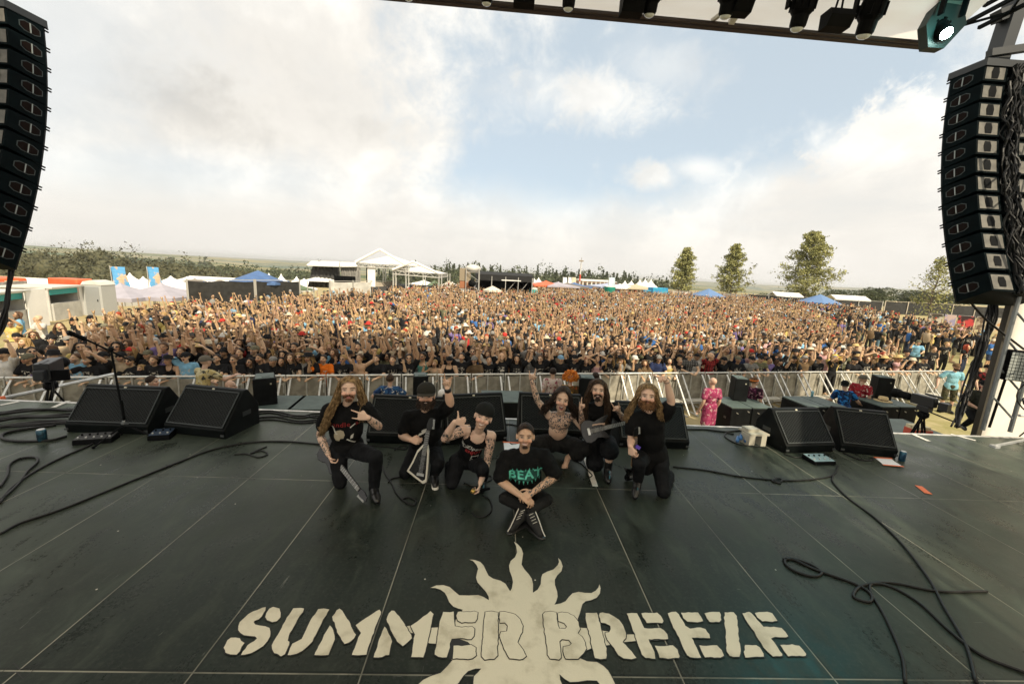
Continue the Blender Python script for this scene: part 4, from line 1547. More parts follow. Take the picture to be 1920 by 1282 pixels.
def flood(px, py, label, w=0.36):
	p = DP(px, py, 6.5)
	t = thing('floodlight', label, 'floodlight', p, 0, 'flat floodlights under the roof')
	mb = MB()
	mb.prism([(-w / 2, -0.1, 0.1), (-w / 2, -0.14, 0.0), (-w / 2, -0.06, -0.12), (-w / 2, 0.1, -0.12), (-w / 2, 0.1, 0.1)], (w, 0, 0))
	mb.build('housing', BLACK, t)
	mb = MB()
	mb.bar((-0.05, 0, 0.1), (-0.02, -0.05, 0.45), 0.02)
	mb.bar((0.05, 0, 0.1), (0.02, -0.05, 0.45), 0.02)
	mb.build('bracket', BLACK, t)


flood(1568, 38, 'flat black floodlight between two long stage lamps under the roof')
flood(1185, 10, 'black box floodlight just left of the large-lensed stage lamp', 0.32)
flood(983, -8, 'black box floodlight cut off by the picture top between two round lamps', 0.3)
flood(1390, 10, 'black box floodlight against the second roof strut', 0.26)
GLOW = material('lit_lens', (0.9, 1, 0.95), 0.3, emit=((0.72, 1.0, 0.92), 90.0))
lit = moving_head(1776, 64, 'lit stage lamp shining bright blue-white at the right roof corner', 1.0, 6.6, GLOW, -0.85)
mb = MB()
mb.prism([(-0.26, 0.1, 0.16), (-0.12, 0.14, -0.12), (0.14, 0.14, -0.12), (0.38, 0.1, 0.22), (0.2, 0.06, 0.5), (-0.16, 0.06, 0.5)], (0, 0.14, 0))
mb.build('barn_door', mm('teal_black', (0.012, 0.03, 0.03), 0.5), lit)
sp = bpy.data.lights.new('lamp_beam', 'SPOT')
sp.energy = 340
sp.color = (0.05, 0.75, 0.85)
sp.spot_size = math.radians(58)
sp.spot_blend = 0.9
sp.shadow_soft_size = 0.12
so = bpy.data.objects.new('lamp_beam', sp)
COL.objects.link(so)
so.location = DP(1776, 64, 6.6) + Vector((0, -0.2, -0.05))
so.rotation_euler = (Vector((2.5, 3.6, 0)) - so.location).to_track_quat('-Z', 'Y').to_euler()

pl_ = bpy.data.lights.new('lamp_glow', 'POINT')
pl_.energy, pl_.color, pl_.shadow_soft_size = 9, (0.3, 1.0, 0.9), 0.1
po = bpy.data.objects.new('lamp_glow', pl_)
COL.objects.link(po)
po.location = DP(1776, 64, 6.6) + Vector((-0.05, -0.28, 0.05))

# ================================================================ loudspeaker arrays at both sides
PA_SIDE = mm('array_paint_teal_lit', (0.0015, 0.0045, 0.0055), 0.65, var=0.2, scale=5, spec=0.04)  # black paint with the teal stage light put into its colour
PA_REAR = mm('array_rear_panel', (0.10, 0.094, 0.078), 0.5, var=0.25, scale=7)
PA_IN = mm('handle_recess', (0.007, 0.003, 0.002), 0.8, spec=0.1)
PA_RIM = mm('handle_rim', (0.03, 0.045, 0.045), 0.5)
NBOX = 12


def array_front(s):
	"""front edge of the hanging column, s from 0 (top) to 1 (bottom): (Y, z)"""
	a, b, c = (8.5, 6.8), (8.44, 4.75), (7.45, 2.42)
	return Vector(((1 - s) ** 2 * a[0] + 2 * s * (1 - s) * b[0] + s * s * c[0], (1 - s) ** 2 * a[1] + 2 * s * (1 - s) * b[1] + s * s * c[1]))


def line_array(side, label):
	X0, dz = (8.82, 0.0) if side > 0 else (-8.47, -0.27)
	W, DEP = 1.25, 0.63
	t = thing('line_array', label, 'loudspeaker array', (X0 + side * W / 2, 8.0, 6.8))
	O = Vector(t.location)

	def P(x, q):
		return Vector((X0 + side * x, q[0], q[1] + dz)) - O
	for i in range(NBOX):
		f0, f1 = array_front(i / NBOX), array_front((i + 1) / NBOX)
		d = (f1 - f0).normalized()
		inn = Vector((d.y, -d.x))
		if inn.x > 0:
			inn = -inn
		f0 = f0 + d * 0.006
		f1 = f1 - d * 0.006
		taper = d * 0.035
		r0, r1 = f0 + inn * DEP + taper, f1 + inn * DEP - taper
		mb = MB()
		ch = 0.13
		c0, c1 = f0 + inn * 0.07, f1 + inn * 0.07
		# a body with bevelled front corners and a rear spine
		prof = [(0, c0, c1), (0.05, f0, f1), (W - 0.05, f0, f1), (W, c0, c1), (W, r0, r1), (W - 0.45, r0, r1), (W - 0.47, r0 - inn * 0.1, r1 - inn * 0.1), (0.47, r0 - inn * 0.1, r1 - inn * 0.1), (0.45, r0, r1), (0, r0, r1)]
		n = len(prof)
		vs = [P(x, a) for x, a, b in prof] + [P(x, b) for x, a, b in prof]
		fs = [(k, (k + 1) % n, n + (k + 1) % n, n + k) for k in range(n)] + [tuple(range(n))[::-1], tuple(range(n, 2 * n))]
		if side < 0:
			fs = [f[::-1] for f in fs]
		cab = mb.add(vs, fs).build('cabinet', PA_SIDE, t)
		# carrying handle in the side wall
		ctr = (f0 + f1 + r0 + r1) / 4 + inn * -0.02
		mr, mh, mg = MB(), MB(), MB()

		def hexring(hw, hh, x):
			u, v = inn, d
			return [P(x, ctr + u * a * hw + v * b * hh) for a, b in ((-1, -0.55), (-0.45, -1), (0.55, -1), (1, -0.5), (1, 0.5), (0.55, 1), (-0.45, 1), (-1, 0.55))]
		mr.prism(hexring(0.165, 0.085, -0.003), (side * 0.006, 0, 0))
		mh.prism(hexring(0.150, 0.074, -0.006), (side * 0.003, 0, 0))
		a, b = P(-0.012, ctr - d * 0.08), P(-0.012, ctr + d * 0.08)
		mg.bar(a, b, 0.012, 0.014)
		hd = mr.build('handle', PA_RIM, cab)
		mh.build('handle_recess', PA_IN, cab)
		mg.build('handle_bar', mm('grip_metal', (0.3, 0.33, 0.32), 0.4, 0.5), cab)
		# rigging pins at the front edge
		mp = MB()
		for q in (f0 + d * 0.05, f0 + d * 0.0):
			mp.bar(P(0.02, q + inn * 0.04), P(0.02, q - inn * 0.025), 0.022)
		mp.build('rigging_pin', BLACK, cab)
		# rear panels, one on each side of the cable spine
		for x0, x1 in ((0.03, 0.40), (W - 0.40, W - 0.03)):
			mp, mq = MB(), MB()
			e = d * 0.03
			o = inn * 0.006
			a, b, c2, d2 = P(x0, r0 + e + o), P(x1, r0 + e + o), P(x1, r1 - e + o), P(x0, r1 - e + o)
			mp.add([a, b, c2, d2], [(0, 1, 2, 3) if side > 0 else (3, 2, 1, 0)])
			m0 = (a + b + c2 + d2) / 4
			uu, vv = (b - a).normalized(), (d2 - a).normalized()
			nn = P(0, inn * 0.004) - P(0, Vector((0, 0)))
			pts = [m0 + uu * p + vv * q + nn for p, q in ((-0.05, -0.1), (0.05, -0.1), (0.075, -0.02), (0.06, 0.09), (-0.06, 0.09), (-0.075, -0.02))]
			mq.prism(pts, nn * 0.7)
			pn = mp.build('rear_panel', PA_REAR, cab)
			mq.build('grip_opening', BLACK, cab)
	# top frame, bottom lip, cable spine
	mb = MB()
	f = array_front(0)
	mb.hexa([P(-0.01, f), P(W + 0.01, f), P(W + 0.01, (f[0] - 0.66, f[1] - 0.02)), P(-0.01, (f[0] - 0.66, f[1] - 0.02)),
			 P(-0.01, (f[0], f[1] + 0.12)), P(W + 0.01, (f[0], f[1] + 0.12)), P(W + 0.01, (f[0] - 0.66, f[1] + 0.1)), P(-0.01, (f[0] - 0.66, f[1] + 0.1))])
	mb.bar(P(0.05, (f[0] - 0.6, f[1] + 0.2)), P(W + 1.4, (f[0] - 0.9, f[1] + 0.62)), 0.12, 0.12)
	mb.bar(P(0.5, (f[0] - 0.35, f[1] + 0.08)), P(0.62, (f[0] - 0.35, f[1] + 1.25)), 0.22, 0.26)
	mb.bar(P(0.30, (f[0] - 0.35, f[1] + 0.95)), P(1.05, (f[0] - 0.35, f[1] + 1.25)), 0.18, 0.2)
	mb.build('flying_frame', mm('flying_steel', (0.012, 0.015, 0.017), 0.5), t)
	mb = MB()
	rr = random.Random(5)
	for k in range(16):
		pts = []
		for i in range(0, 27):
			s = i / 26
			f = array_front(s)
			d = (array_front(min(1, s + 0.01)) - array_front(max(0, s - 0.01))).normalized()
			inn = Vector((d.y, -d.x)) if d.y < 0 else Vector((-d.y, d.x))
			q = f + inn * (DEP + rr.uniform(-0.02, 0.09))
			pts.append(P(0.50 + 0.018 * k + rr.uniform(-0.07, 0.07), q))
		mb.tube(smooth_path(pts, 2), 0.011 + 0.008 * rr.random(), 5)
	mb.build('cable_loom', CABLE, t)
	return t


line_array(1, 'tall right-hand curved black speaker array with sunlit grey rear panels')
line_array(-1, 'tall left-hand curved black speaker array in shade, cut off by the picture edge')
# drooping cables below the arrays


def cable(name, pts, r, label, group=None, mat=None, seg=6, cat='cable', n=8):
	mb = MB()
	mb.tube(smooth_path(pts, n), r, seg)
	return mb.build(name, mat or CABLE, None, True, label=label, cat=cat, group=group)


def bundle(label, pts, n, spread):
	mb = MB()
	rr = random.Random(len(label))
	for k in range(n):
		q = []
		for i, p in enumerate(pts):
			q.append(Vector(p) + Vector((rr.uniform(-1, 1), rr.uniform(-1, 1), rr.uniform(-0.3, 0.3))) * spread)
		mb.tube(smooth_path(q, 6), 0.016, 5)
	mb.build('cable_bundle', CABLE, None, True, label=label, cat='cable bundle')


bundle('thick black cable bundle hanging from the right speaker array down to the stage edge',
	   [DP(1868, 540, 7.7), DP(1858, 600, 7.6), DP(1842, 650, 7.5), DP(1822, 710, 7.4), DP(1805, 760, 7.25), DP(1793, 800, 7.0)], 12, 0.06)
bundle('black cable bundle trailing from the left speaker array down to the picture edge',
	   [DP(22, 480, 7.7), DP(18, 520, 7.6), DP(14, 570, 7.5), DP(4, 610, 7.4), DP(-14, 660, 7.2), DP(-40, 720, 7.0)], 6, 0.03)
cable('brace_strap', [DP(1810, 555, 7.5), DP(1850, 600, 7.5), DP(1920, 655, 7.4)], 0.02, 'thin black strap running from the right array to the white side wall', cat='strap')

# ---------------------------------------------------------------- right side: white wall, truss tower, floodlight
mb = MB()
vs = []
for i in range(13):
	for k in range(9):
		vs.append((10.22 + 4.2 * i / 12, 7.55 + 0.05 * math.sin(i * 1.3) * math.sin(k * 0.8) + 0.02 * i, -1.7 + 9.2 * k / 8))
fs = [(i * 9 + k, (i + 1) * 9 + k, (i + 1) * 9 + k + 1, i * 9 + k + 1) for i in range(12) for k in range(8)]
wall = thing('side_wall', 'white fabric side wall with a dark corner post beside the stage', 'wall', (10.2, 7.55, GZ))
o = mb.add([Vector(v) - Vector((10.2, 7.55, GZ)) for v in vs], fs).build('fabric_sheet', mm('white_tarpaulin', (0.74, 0.71, 0.64), 0.7, var=0.06, scale=2), wall, True)
o.modifiers.new('thickness', 'SOLIDIFY').thickness = 0.01
mb = MB()
mb.box((-0.06, 0, 4.6), (0.11, 0.1, 9.2))
mb.build('corner_post', mm('dark_post', (0.05, 0.045, 0.035), 0.5, 0.3), wall)


def tower():
	b = Vector((9.55, 6.35, 0))
	t = thing('truss_tower', 'silver scaffold truss tower with clamps standing on the right stage corner', 'truss tower', b)
	mb = MB()
	for dx, dy in ((0, 0), (0.55, 0.05), (0.1, 0.75), (0.6, 0.7)):
		mb.tube([(dx, dy, 0), (dx, dy, 6.5)], 0.035, 8)
	for k in range(12):
		z0 = 0.25 + 0.55 * k
		mb.tube([(0, 0, z0), (0.55, 0.05, z0 + 0.45)], 0.018, 6)
		mb.tube([(0.55, 0.05, z0), (0.6, 0.7, z0 + 0.45)], 0.018, 6)
		mb.tube([(0.6, 0.7, z0), (0.1, 0.75, z0 + 0.45)], 0.018, 6)
	mb.build('tower_frame', mm('dull_tube', (0.22, 0.24, 0.25), 0.4, 0.7), t)
	mb = MB()
	for z in (0.55, 1.25, 2.2):
		mb.tube([(-0.25, 0.05, z), (0.7, 0.05, z + 0.02)], 0.025, 6)
		mb.box((0, 0.03, z), (0.1, 0.1, 0.1))
		mb.box((0.55, 0.05, z), (0.1, 0.1, 0.1))
	mb.build('clamp_tube', STEEL, t)
	mb = MB()
	for a in ((-0.75, -0.1), (-0.2, -0.6), (0.5, -0.5)):
		mb.bar((0, 0, 0.14), (a[0], a[1], 0.03), 0.035, 0.03)
		mb.box((a[0], a[1], 0.02), (0.09, 0.09, 0.04))
	mb.build('foot', STEEL, t)
	mb = MB()
	rr = random.Random(3)
	for k in range(9):
		pts = [(0.1 + rr.uniform(-0.2, 0.6), rr.uniform(-0.1, 0.3), z + rr.uniform(-0.1, 0.1)) for z in (0.05, 0.4, 0.8, 1.1, 1.3)]
		mb.tube(smooth_path(pts, 4), 0.012, 5)
	mb.build('cable_tangle', CABLE, t, True)


tower()
p = DP(1897, 685, 7.05)
t = thing('floodlight', 'square grey LED floodlight clamped to the truss tower', 'floodlight', p)
mb = MB()
Rf = rotz(-0.55)
mb.box((0.13, 0.02, 0), (0.4, 0.2, 0.58), M=Rf)
bevel(mb.build('housing', BLACK, t), 0.02)
mb = MB()
for i in range(7):
	for k in range(9):
		mb.box(Rf @ Vector((-0.05 + 0.045 * i, -0.085, -0.24 + 0.06 * k)), (0.036, 0.012, 0.05), M=Rf)
mb.build('led_panel', mm('led_glass', (0.42, 0.45, 0.42), 0.25), t)
mb = MB()
mb.bar((0.1, 0.1, 0), (0.1, 0.15, -1.3), 0.03)
mb.build('stand_pole', BLACK, t)
# ================================================================ floor monitors
GRILLE = bpy.data.materials.new('monitor_grille')
GRILLE.use_nodes = True
_N = NT(GRILLE.node_tree)
_b = GRILLE.node_tree.nodes['Principled BSDF']
_co = _N.node('ShaderNodeTexCoord').outputs['Object']
_x, _y, _z = _N.sep(_co)
_w = _N.math('SINE', _N.math('MULTIPLY', _N.math('ADD', _x, _N.math('MULTIPLY', _z, 1.6)), 120.0))
_w2 = _N.math('SINE', _N.math('MULTIPLY', _N.math('SUBTRACT', _x, _N.math('MULTIPLY', _z, 1.6)), 120.0))
_h = _N.math('MAXIMUM', _w, _w2)
_f = _N.ramp(_h, 0.2, 0.95)
_N.put(_b.inputs['Base Color'], _N.mix(_f, (0.001, 0.001, 0.001), (0.016, 0.019, 0.019)))
_b.inputs['Roughness'].default_value = 0.5
_b.inputs['Specular IOR Level'].default_value = 0.12
_bn = _N.node('ShaderNodeBump')
_bn.inputs['Strength'].default_value = 0.8
_bn.inputs['Distance'].default_value = 0.006
_N.l.new(_h, _bn.inputs['Height'])
_N.l.new(_bn.outputs[0], _b.inputs['Normal'])
MON = mm('monitor_paint', (0.004, 0.0055, 0.0055), 0.5, var=0.3, scale=6, bump=0.25, bscale=160, spec=0.1)


def wedge(bl, br, label, h=0.6, d=0.62, Wd=None, toe=0.13, mir=False):
	"""floor monitor from its two front bottom corners (photo points)"""
	a, b = G(*bl), G(*br)
	if Wd:
		b = a + (b - a).normalized() * Wd
	W = (b - a).length
	t = thing('floor_monitor', label, 'floor monitor', a, math.atan2((b - a).y, (b - a).x), 'floor monitors along the stage edge')
	prof = [(0, 0.0), (-0.02, toe), (0.36 * d / 0.62, h), (0.43 * d / 0.62, h), (d, h * 0.55), (d, 0.0)]
	mb = MB()
	mb.prism([(0, y, z) for y, z in prof], (W, 0, 0))
	body = bevel(mb.build('cabinet', MON, t), 0.012, 2)
	p0, p1 = Vector((0, -0.02, toe)), Vector((0, 0.36 * d / 0.62, h))
	u = (p1 - p0).normalized()
	nn = Vector((0, -u.z, u.y))
	L = (p1 - p0).length
	q0, q1 = p0 + u * 0.045 + nn * 0.004, p0 + u * (L - 0.05) + nn * 0.004
	mg = MB()
	mg.prism([q0 + Vector((0.05, 0, 0)), q0 + Vector((W - 0.05, 0, 0)), q1 + Vector((W - 0.05, 0, 0)), q1 + Vector((0.05, 0, 0))], nn * 0.006)
	mg.build('grille', GRILLE, t)
	mf = MB()
	e = nn * 0.01
	for r0, r1 in ((q0, q1),):
		A, B = r0 + Vector((0.04, 0, 0)) + e, r0 + Vector((W - 0.04, 0, 0)) + e
		C, D_ = r1 + Vector((W - 0.04, 0, 0)) + e, r1 + Vector((0.04, 0, 0)) + e
		for s, q in ((A, B), (B, C), (C, D_), (D_, A)):
			mf.bar(s, q, 0.014, 0.012, up=nn)
	mf.build('grille_frame', mm('frame_edge', (0.018, 0.025, 0.025), 0.45), t)
	mbg = MB()
	c = p0 + u * (L - 0.022) + Vector((W * 0.5, 0, 0)) + nn * 0.004
	mbg.box(c, (0.035, 0.008, 0.022), M=Matrix((Vector((1, 0, 0)), nn, u)).transposed())
	mbg.build('badge', mm('badge_metal', (0.5, 0.47, 0.36), 0.4), t)
	mh = MB()
	for x in (0.0, W):
		mh.box((x, d * 0.62, h * 0.42), (0.008, 0.16, 0.07))
	mh.build('side_handle', mm('handle_black', (0.02, 0.024, 0.024), 0.4), t)
	mfoot = MB()
	for x in (0.03, W - 0.03):
		mfoot.box((x, -0.026, 0.06), (0.05, 0.012, 0.03))
	mfoot.build('corner_plate', mm('plate_metal', (0.11, 0.12, 0.12), 0.35, 0.6), t)
	return t


wedge((125, 810), (281, 815), 'floor monitor farthest left, behind the boom microphone stand')
wedge((310, 811), (417, 823), 'floor monitor second from left with striped grille facing the camera', 0.62, 0.66, 0.98)
wedge((687, 830), (830, 835), 'floor monitor behind the bearded man in the cap, its grille partly hidden', 0.62)
wedge((835, 835), (950, 826), 'floor monitor with diamond mesh grille right behind the man in the tank top', 0.66)
wedge((972, 822), (1092, 826), 'floor monitor behind the shirtless squatting man', 0.64)
wedge((1160, 838), (1272, 842), 'floor monitor half hidden behind the bearded man with the bass', 0.62, 0.62, 1.1)
wedge((1470, 850), (1562, 847), 'floor monitor with diagonal striped grille next to the white socket box', 0.6, 0.64)
wedge((1573, 847), (1680, 859), 'floor monitor farthest right with black grille, a can at its corner', 0.64, 0.62)

# ---------------------------------------------------------------- subwoofers and front fills in the pit
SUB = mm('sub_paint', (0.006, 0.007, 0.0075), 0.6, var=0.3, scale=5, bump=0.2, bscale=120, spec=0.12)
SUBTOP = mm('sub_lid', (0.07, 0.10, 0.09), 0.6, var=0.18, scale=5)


def sub(x, y, rz, label, W=0.57, D=0.92, H=1.1):
	t = thing('subwoofer', label, 'subwoofer', (x, y, GZ), rz, 'subwoofers in the pit')
	mb = MB()
	mb.box((W / 2, D / 2, H / 2 - 0.01), (W, D, H - 0.02))
	bevel(mb.build('cabinet', SUB, t), 0.012)
	mb = MB()
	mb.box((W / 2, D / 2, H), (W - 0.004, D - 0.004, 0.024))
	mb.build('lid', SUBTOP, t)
	for sx in (0.0, W):
		for yy, zz in ((0.22, 0.78), (0.7, 0.78), (0.45, 0.35)):
			mb = MB()
			mb.box((sx, yy, zz), (0.012, 0.09, 0.06))
			mb.build('handle', mm('handle_grey', (0.1, 0.1, 0.095), 0.4, 0.4), t)
	mb = MB()
	for px, pz in ((0.14, H - 0.12), (W - 0.12, H - 0.08), (0.4, 0.4)):
		mb.bar((px, -0.008, pz), (px + 0.05, -0.008, pz - 0.03), 0.025, 0.02)
	mb.build('latch', mm('latch_metal', (0.5, 0.49, 0.44), 0.35, 0.6), t)
	return t


SZ = GZ + 1.1
pr = {}
for key, px, py, lab in (('a', 1372.6, 765, 'pink-shirted guard'), ('b', 1516, 763, 'blue tie-dye guard'), ('c', 1655, 763, 'straw hat'), ):
	q = G(px, py, SZ)
	pr[key] = q
	for k, w in enumerate(('left', 'right')):
		lab2 = {'a': ('subwoofer with a front fill on top, its side facing the pink-shirted guard', 'subwoofer strapped to the one beside the pink-shirted guard'),
				'b': ('subwoofer with a drink can standing on its pale green lid', 'subwoofer under the leaning blue tie-dye guard'),
				'c': ('subwoofer carrying the straw hat in front of a front fill', 'subwoofer strapped right of the one carrying the straw hat')}[key][k]
		sub(q.x + k * 0.6, q.y + k * 0.06, 0.09, lab2)
q = G(1244, 768, SZ)
sub(q.x - 0.1, q.y, 0.09, 'subwoofer behind the raised arm of the bassist, with pale lid', 0.66, 0.95)
q = G(905, 754, SZ)
sub(q.x, q.y, 0.08, 'wide low subwoofer with pale green lid behind the seated man', 1.12, 0.95)
for px, lab in ((474, 'subwoofer under the left front fill, lid lit grey'), (538, 'subwoofer right of the left front fill behind the long-haired man')):
	q = G(px, 768, SZ)
	sub(q.x, q.y, 0.1, lab, 0.75, 0.95)
q = G(778, 768, SZ)
sub(q.x, q.y, 0.1, 'subwoofer hidden behind the bearded man in the cap', 0.8, 0.9)
q = G(1085, 770, SZ)
sub(q.x, q.y, 0.1, 'subwoofer behind the long dark-haired guitarist', 0.8, 0.9)


def fill(px, py, rz, label, W=0.36, D=0.42, H=0.62):
	p = G(px, py, SZ + 0.012)
	t = thing('front_fill', label, 'loudspeaker', p, rz, 'front fill loudspeakers on the subwoofers')
	mb = MB()
	mb.prism([(0, 0, 0), (W, 0, 0), (W * 0.9, D, 0), (W * 0.1, D, 0)], (0, 0, H))
	bevel(mb.build('cabinet', SUB, t), 0.01)
	mb = MB()
	mb.box((W * 0.55, D * 0.35, H + 0.012), (0.16, 0.1, 0.02))
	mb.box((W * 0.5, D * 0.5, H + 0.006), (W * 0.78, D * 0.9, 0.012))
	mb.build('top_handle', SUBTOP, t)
	mb = MB()
	mb.box((W * 0.75, -0.004, H * 0.8), (0.03, 0.01, 0.03))
	mb.build('rear_socket', mm('badge_metal'), t)
	return t


fill(1374, 751, -0.15, 'front fill speaker beside the guard with the orange headband')
fill(1640, 748, -0.25, 'front fill speaker behind the straw hat', 0.42, 0.42, 0.66)
fill(476, 762, 0.5, 'tall front fill speaker with grey top, left of the long-haired man', 0.45, 0.5, 0.6)
fill(774, 752, 0.25, 'front fill speaker with pale top beside the blue Hawaiian shirt guard', 0.36, 0.4, 0.6)
fill(1083, 753, -0.1, 'front fill speaker between the orange wig and the long dark-haired guitarist', 0.42, 0.42, 0.62)

# ---------------------------------------------------------------- barrier between pit and crowd
BA0, BA1 = G(0, 708, GZ + 1.2), G(1700, 696, GZ + 1.2)


def bar_y(x):
	return BA0.y + (x - BA0.x) * (BA1.y - BA0.y) / (BA1.x - BA0.x)


BAR_RZ = math.atan2(BA1.y - BA0.y, BA1.x - BA0.x)
PANEL = mm('barrier_sheet', (0.34, 0.32, 0.265), 0.55, 0.3, var=0.2, scale=5)
TUBE = mm('barrier_tube', (0.60, 0.60, 0.56), 0.4, 0.5, var=0.12, scale=9)


def barrier_proto():
	t = thing('crowd_barrier', 'x', 'crowd barrier', (0, 0, GZ), BAR_RZ, 'crowd barriers between pit and audience')
	w = 1.0
	mb = MB()
	mb.box((0, 0.03, 0.6), (w - 0.03, 0.012, 1.06))
	mb.build('panel', PANEL, t)
	mb = MB()
	mb.tube([(-w / 2 + 0.012, 0, 1.2), (w / 2 - 0.012, 0, 1.2)], 0.028, 8)
	for x in (-w / 2 + 0.03, 0.0, w / 2 - 0.03):
		mb.tube([(x, 0, 0.02), (x, 0, 1.18)], 0.02, 6)
	mb.tube([(-w / 2 + 0.02, 0, 0.12), (w / 2 - 0.02, 0, 0.12)], 0.02, 6)
	mb.build('frame', TUBE, t)
	for x in (-w / 2 + 0.12, w / 2 - 0.12):
		mb = MB()
		mb.bar((x, -0.02, 1.14), (x + 0.02, -0.92, 0.03), 0.045, 0.03)
		mb.build('strut', TUBE, t)
	mb = MB()
	mb.box((0, -0.33, 0.34), (w - 0.12, 0.3, 0.03))
	mb.build('step', mm('step_plate', (0.55, 0.53, 0.46), 0.5, 0.3, var=0.2, scale=9), t)
	mb = MB()
	for x in (-0.3, 0.3):
		mb.box((x, -0.48, 0.015), (0.07, 0.95, 0.03))
	mb.build('base_rail', TUBE, t)
	mb = MB()
	mb.bar((0.44, -0.04, 1.02), (0.44, -0.04, 0.72), 0.03)
	mb.bar((0.38, -0.05, 0.98), (0.5, -0.05, 0.98), 0.03)
	mb.build('lock_pin', TUBE, t)
	return t


bp = barrier_proto()
BNOTE = ['behind the left tripod camera', 'in the pit corner at far left', 'behind the burgundy shirt guard', 'beside the yellow shirt guard', 'behind the red shirt guard',
		 'behind the left front fill', 'right of the left front fill', 'behind the long-haired kneeling guitarist', 'behind the blue Hawaiian shirt guard', 'behind the bearded man in the cap',
		 'behind the raised horns hand', 'left of the wide low subwoofer', 'behind the wide low subwoofer', 'behind the shirtless man raised arm', 'behind the floral shirt guard',
		 'beside the orange wig', 'behind the long dark-haired guitarist', 'between the dark-haired guitarist and the bassist', 'behind the bassist', 'left of the pink shirt guard',
		 'behind the pink shirt guard', 'behind the orange headband guard', 'left of the blue tie-dye guard', 'behind the blue tie-dye guard', 'behind the flat cap guard',
		 'behind the straw hat', 'right of the straw hat', 'left of the light blue shirt man', 'behind the light blue shirt man', 'right of the light blue shirt man', 'before the right sales banners', 'at the right end next to the side wall', 'hidden by the side wall']
NB = 32
x = BA0.x - 0.4
k = 0
while k < NB:
	o = bp if k == 0 else copy_tree(bp)
	o.location = (x, bar_y(x), GZ)
	shade = 'sunlit grey' if k > 15 else 'shaded grey'
	o['label'] = f'{shade} metal crowd barrier section {BNOTE[k]}'
	x += 1.004 * math.cos(BAR_RZ)
	k += 1
BAR_X1 = x - 0.5

# ---------------------------------------------------------------- television cameras


def tv_camera(base, rz, label, h=1.25, s=1.0):
	t = thing('video_camera', label, 'video camera', base, rz)
	mb = MB()
	for a in (0.4, 2.5, 4.6):
		f = Vector((0.42 * math.cos(a), 0.42 * math.sin(a), 0))
		nrm = Vector((-math.sin(a), math.cos(a), 0)) * 0.035
		for q in (-1, 1):
			mb.tube([(nrm * q).to_tuple()[:2] + (h - 0.12,), (f + nrm * q * 0.6) + Vector((0, 0, 0.03))], 0.017, 6)
		mb.box(f + Vector((0, 0, 0.02)), (0.06, 0.06, 0.04))
	mb.lathe([(0.06, h - 0.16), (0.1, h - 0.12), (0.1, h - 0.04), (0.06, h)], 12)
	mb.build('tripod', BLACK, t)
	mb = MB()
	mb.box((0, 0, h + 0.06), (0.16, 0.22, 0.12))
	mb.box((0.0, 0.04, h + 0.23), (0.16 * s, 0.46 * s, 0.24 * s))
	mb.box((0.0, -0.1, h + 0.38), (0.05, 0.3, 0.04))
	mb.box((0.0, -0.32, h + 0.2), (0.14, 0.16, 0.18))
	bevel(mb.build('camera_body', mm('camera_plastic', (0.014, 0.016, 0.018), 0.4), t), 0.012)
	mb = MB()
	M = Matrix.Translation((0, 0.27, h + 0.23)) @ Matrix.Rotation(-PI / 2, 4, 'X')
	mb.lathe([(0.07, 0), (0.085, 0.05), (0.085, 0.2), (0.11, 0.24), (0.11, 0.34)], 14, M)
	mb.build('lens', BLACK, t, True)
	mb = MB()
	mb.box((0.2, -0.2, h + 0.15), (0.26, 0.06, 0.2))
	mb.bar((0.05, -0.1, h + 0.22), (0.2, -0.2, h + 0.2), 0.03)
	mb.build('viewfinder', BLACK, t)
	mb = MB()
	mb.tube([(0.06, -0.08, h), (0.2, -0.5, h - 0.1)], 0.015, 6)
	mb.build('pan_bar', BLACK, t)
	return t


mb = MB()
mb.box((-8.4, 7.6, (GZ - 0.98) / 2), (2.6, 1.2, -GZ - 0.98))
mb.build('camera_riser', mm('riser_ply', (0.09, 0.09, 0.08), 0.6, var=0.2, scale=4), None, label='dark plywood riser under the tripod camera at the left stage edge', cat='riser')
tv_camera((-8.3, 7.5, -0.98), 0.5, 'large black video camera on a tripod at the left stage edge', 1.1, 1.3)
q = DP(1725, 800, 8.0)
tv_camera((q.x, 8.0, GZ), 0.2, 'black video camera in the pit below the man in the light blue shirt', 1.75, 0.9)
mb = MB()
pa, pb = DP(8, 746, 7.3), DP(214, 701, 9.0)
mb.tube([pa, pb], 0.035, 8)
mb.tube([pb, (pb.x, pb.y, GZ)], 0.03, 8)
mb.tube([pa, (pa.x, pa.y, GZ)], 0.03, 8)
hr = mb.build('handrail', STEEL, None, label='sloping grey tube handrail with orange end caps beside the left camera', cat='handrail')
mb = MB()
mb.tube([pa - (pb - pa).normalized() * 0.12, pa], 0.045, 8)
mb.tube([(pb.x, pb.y, 0.0 - 0.75), (pb.x, pb.y, -0.6)], 0.045, 8)
mb.build('end_cap', mm('orange_plastic', (0.75, 0.16, 0.05), 0.5), hr)
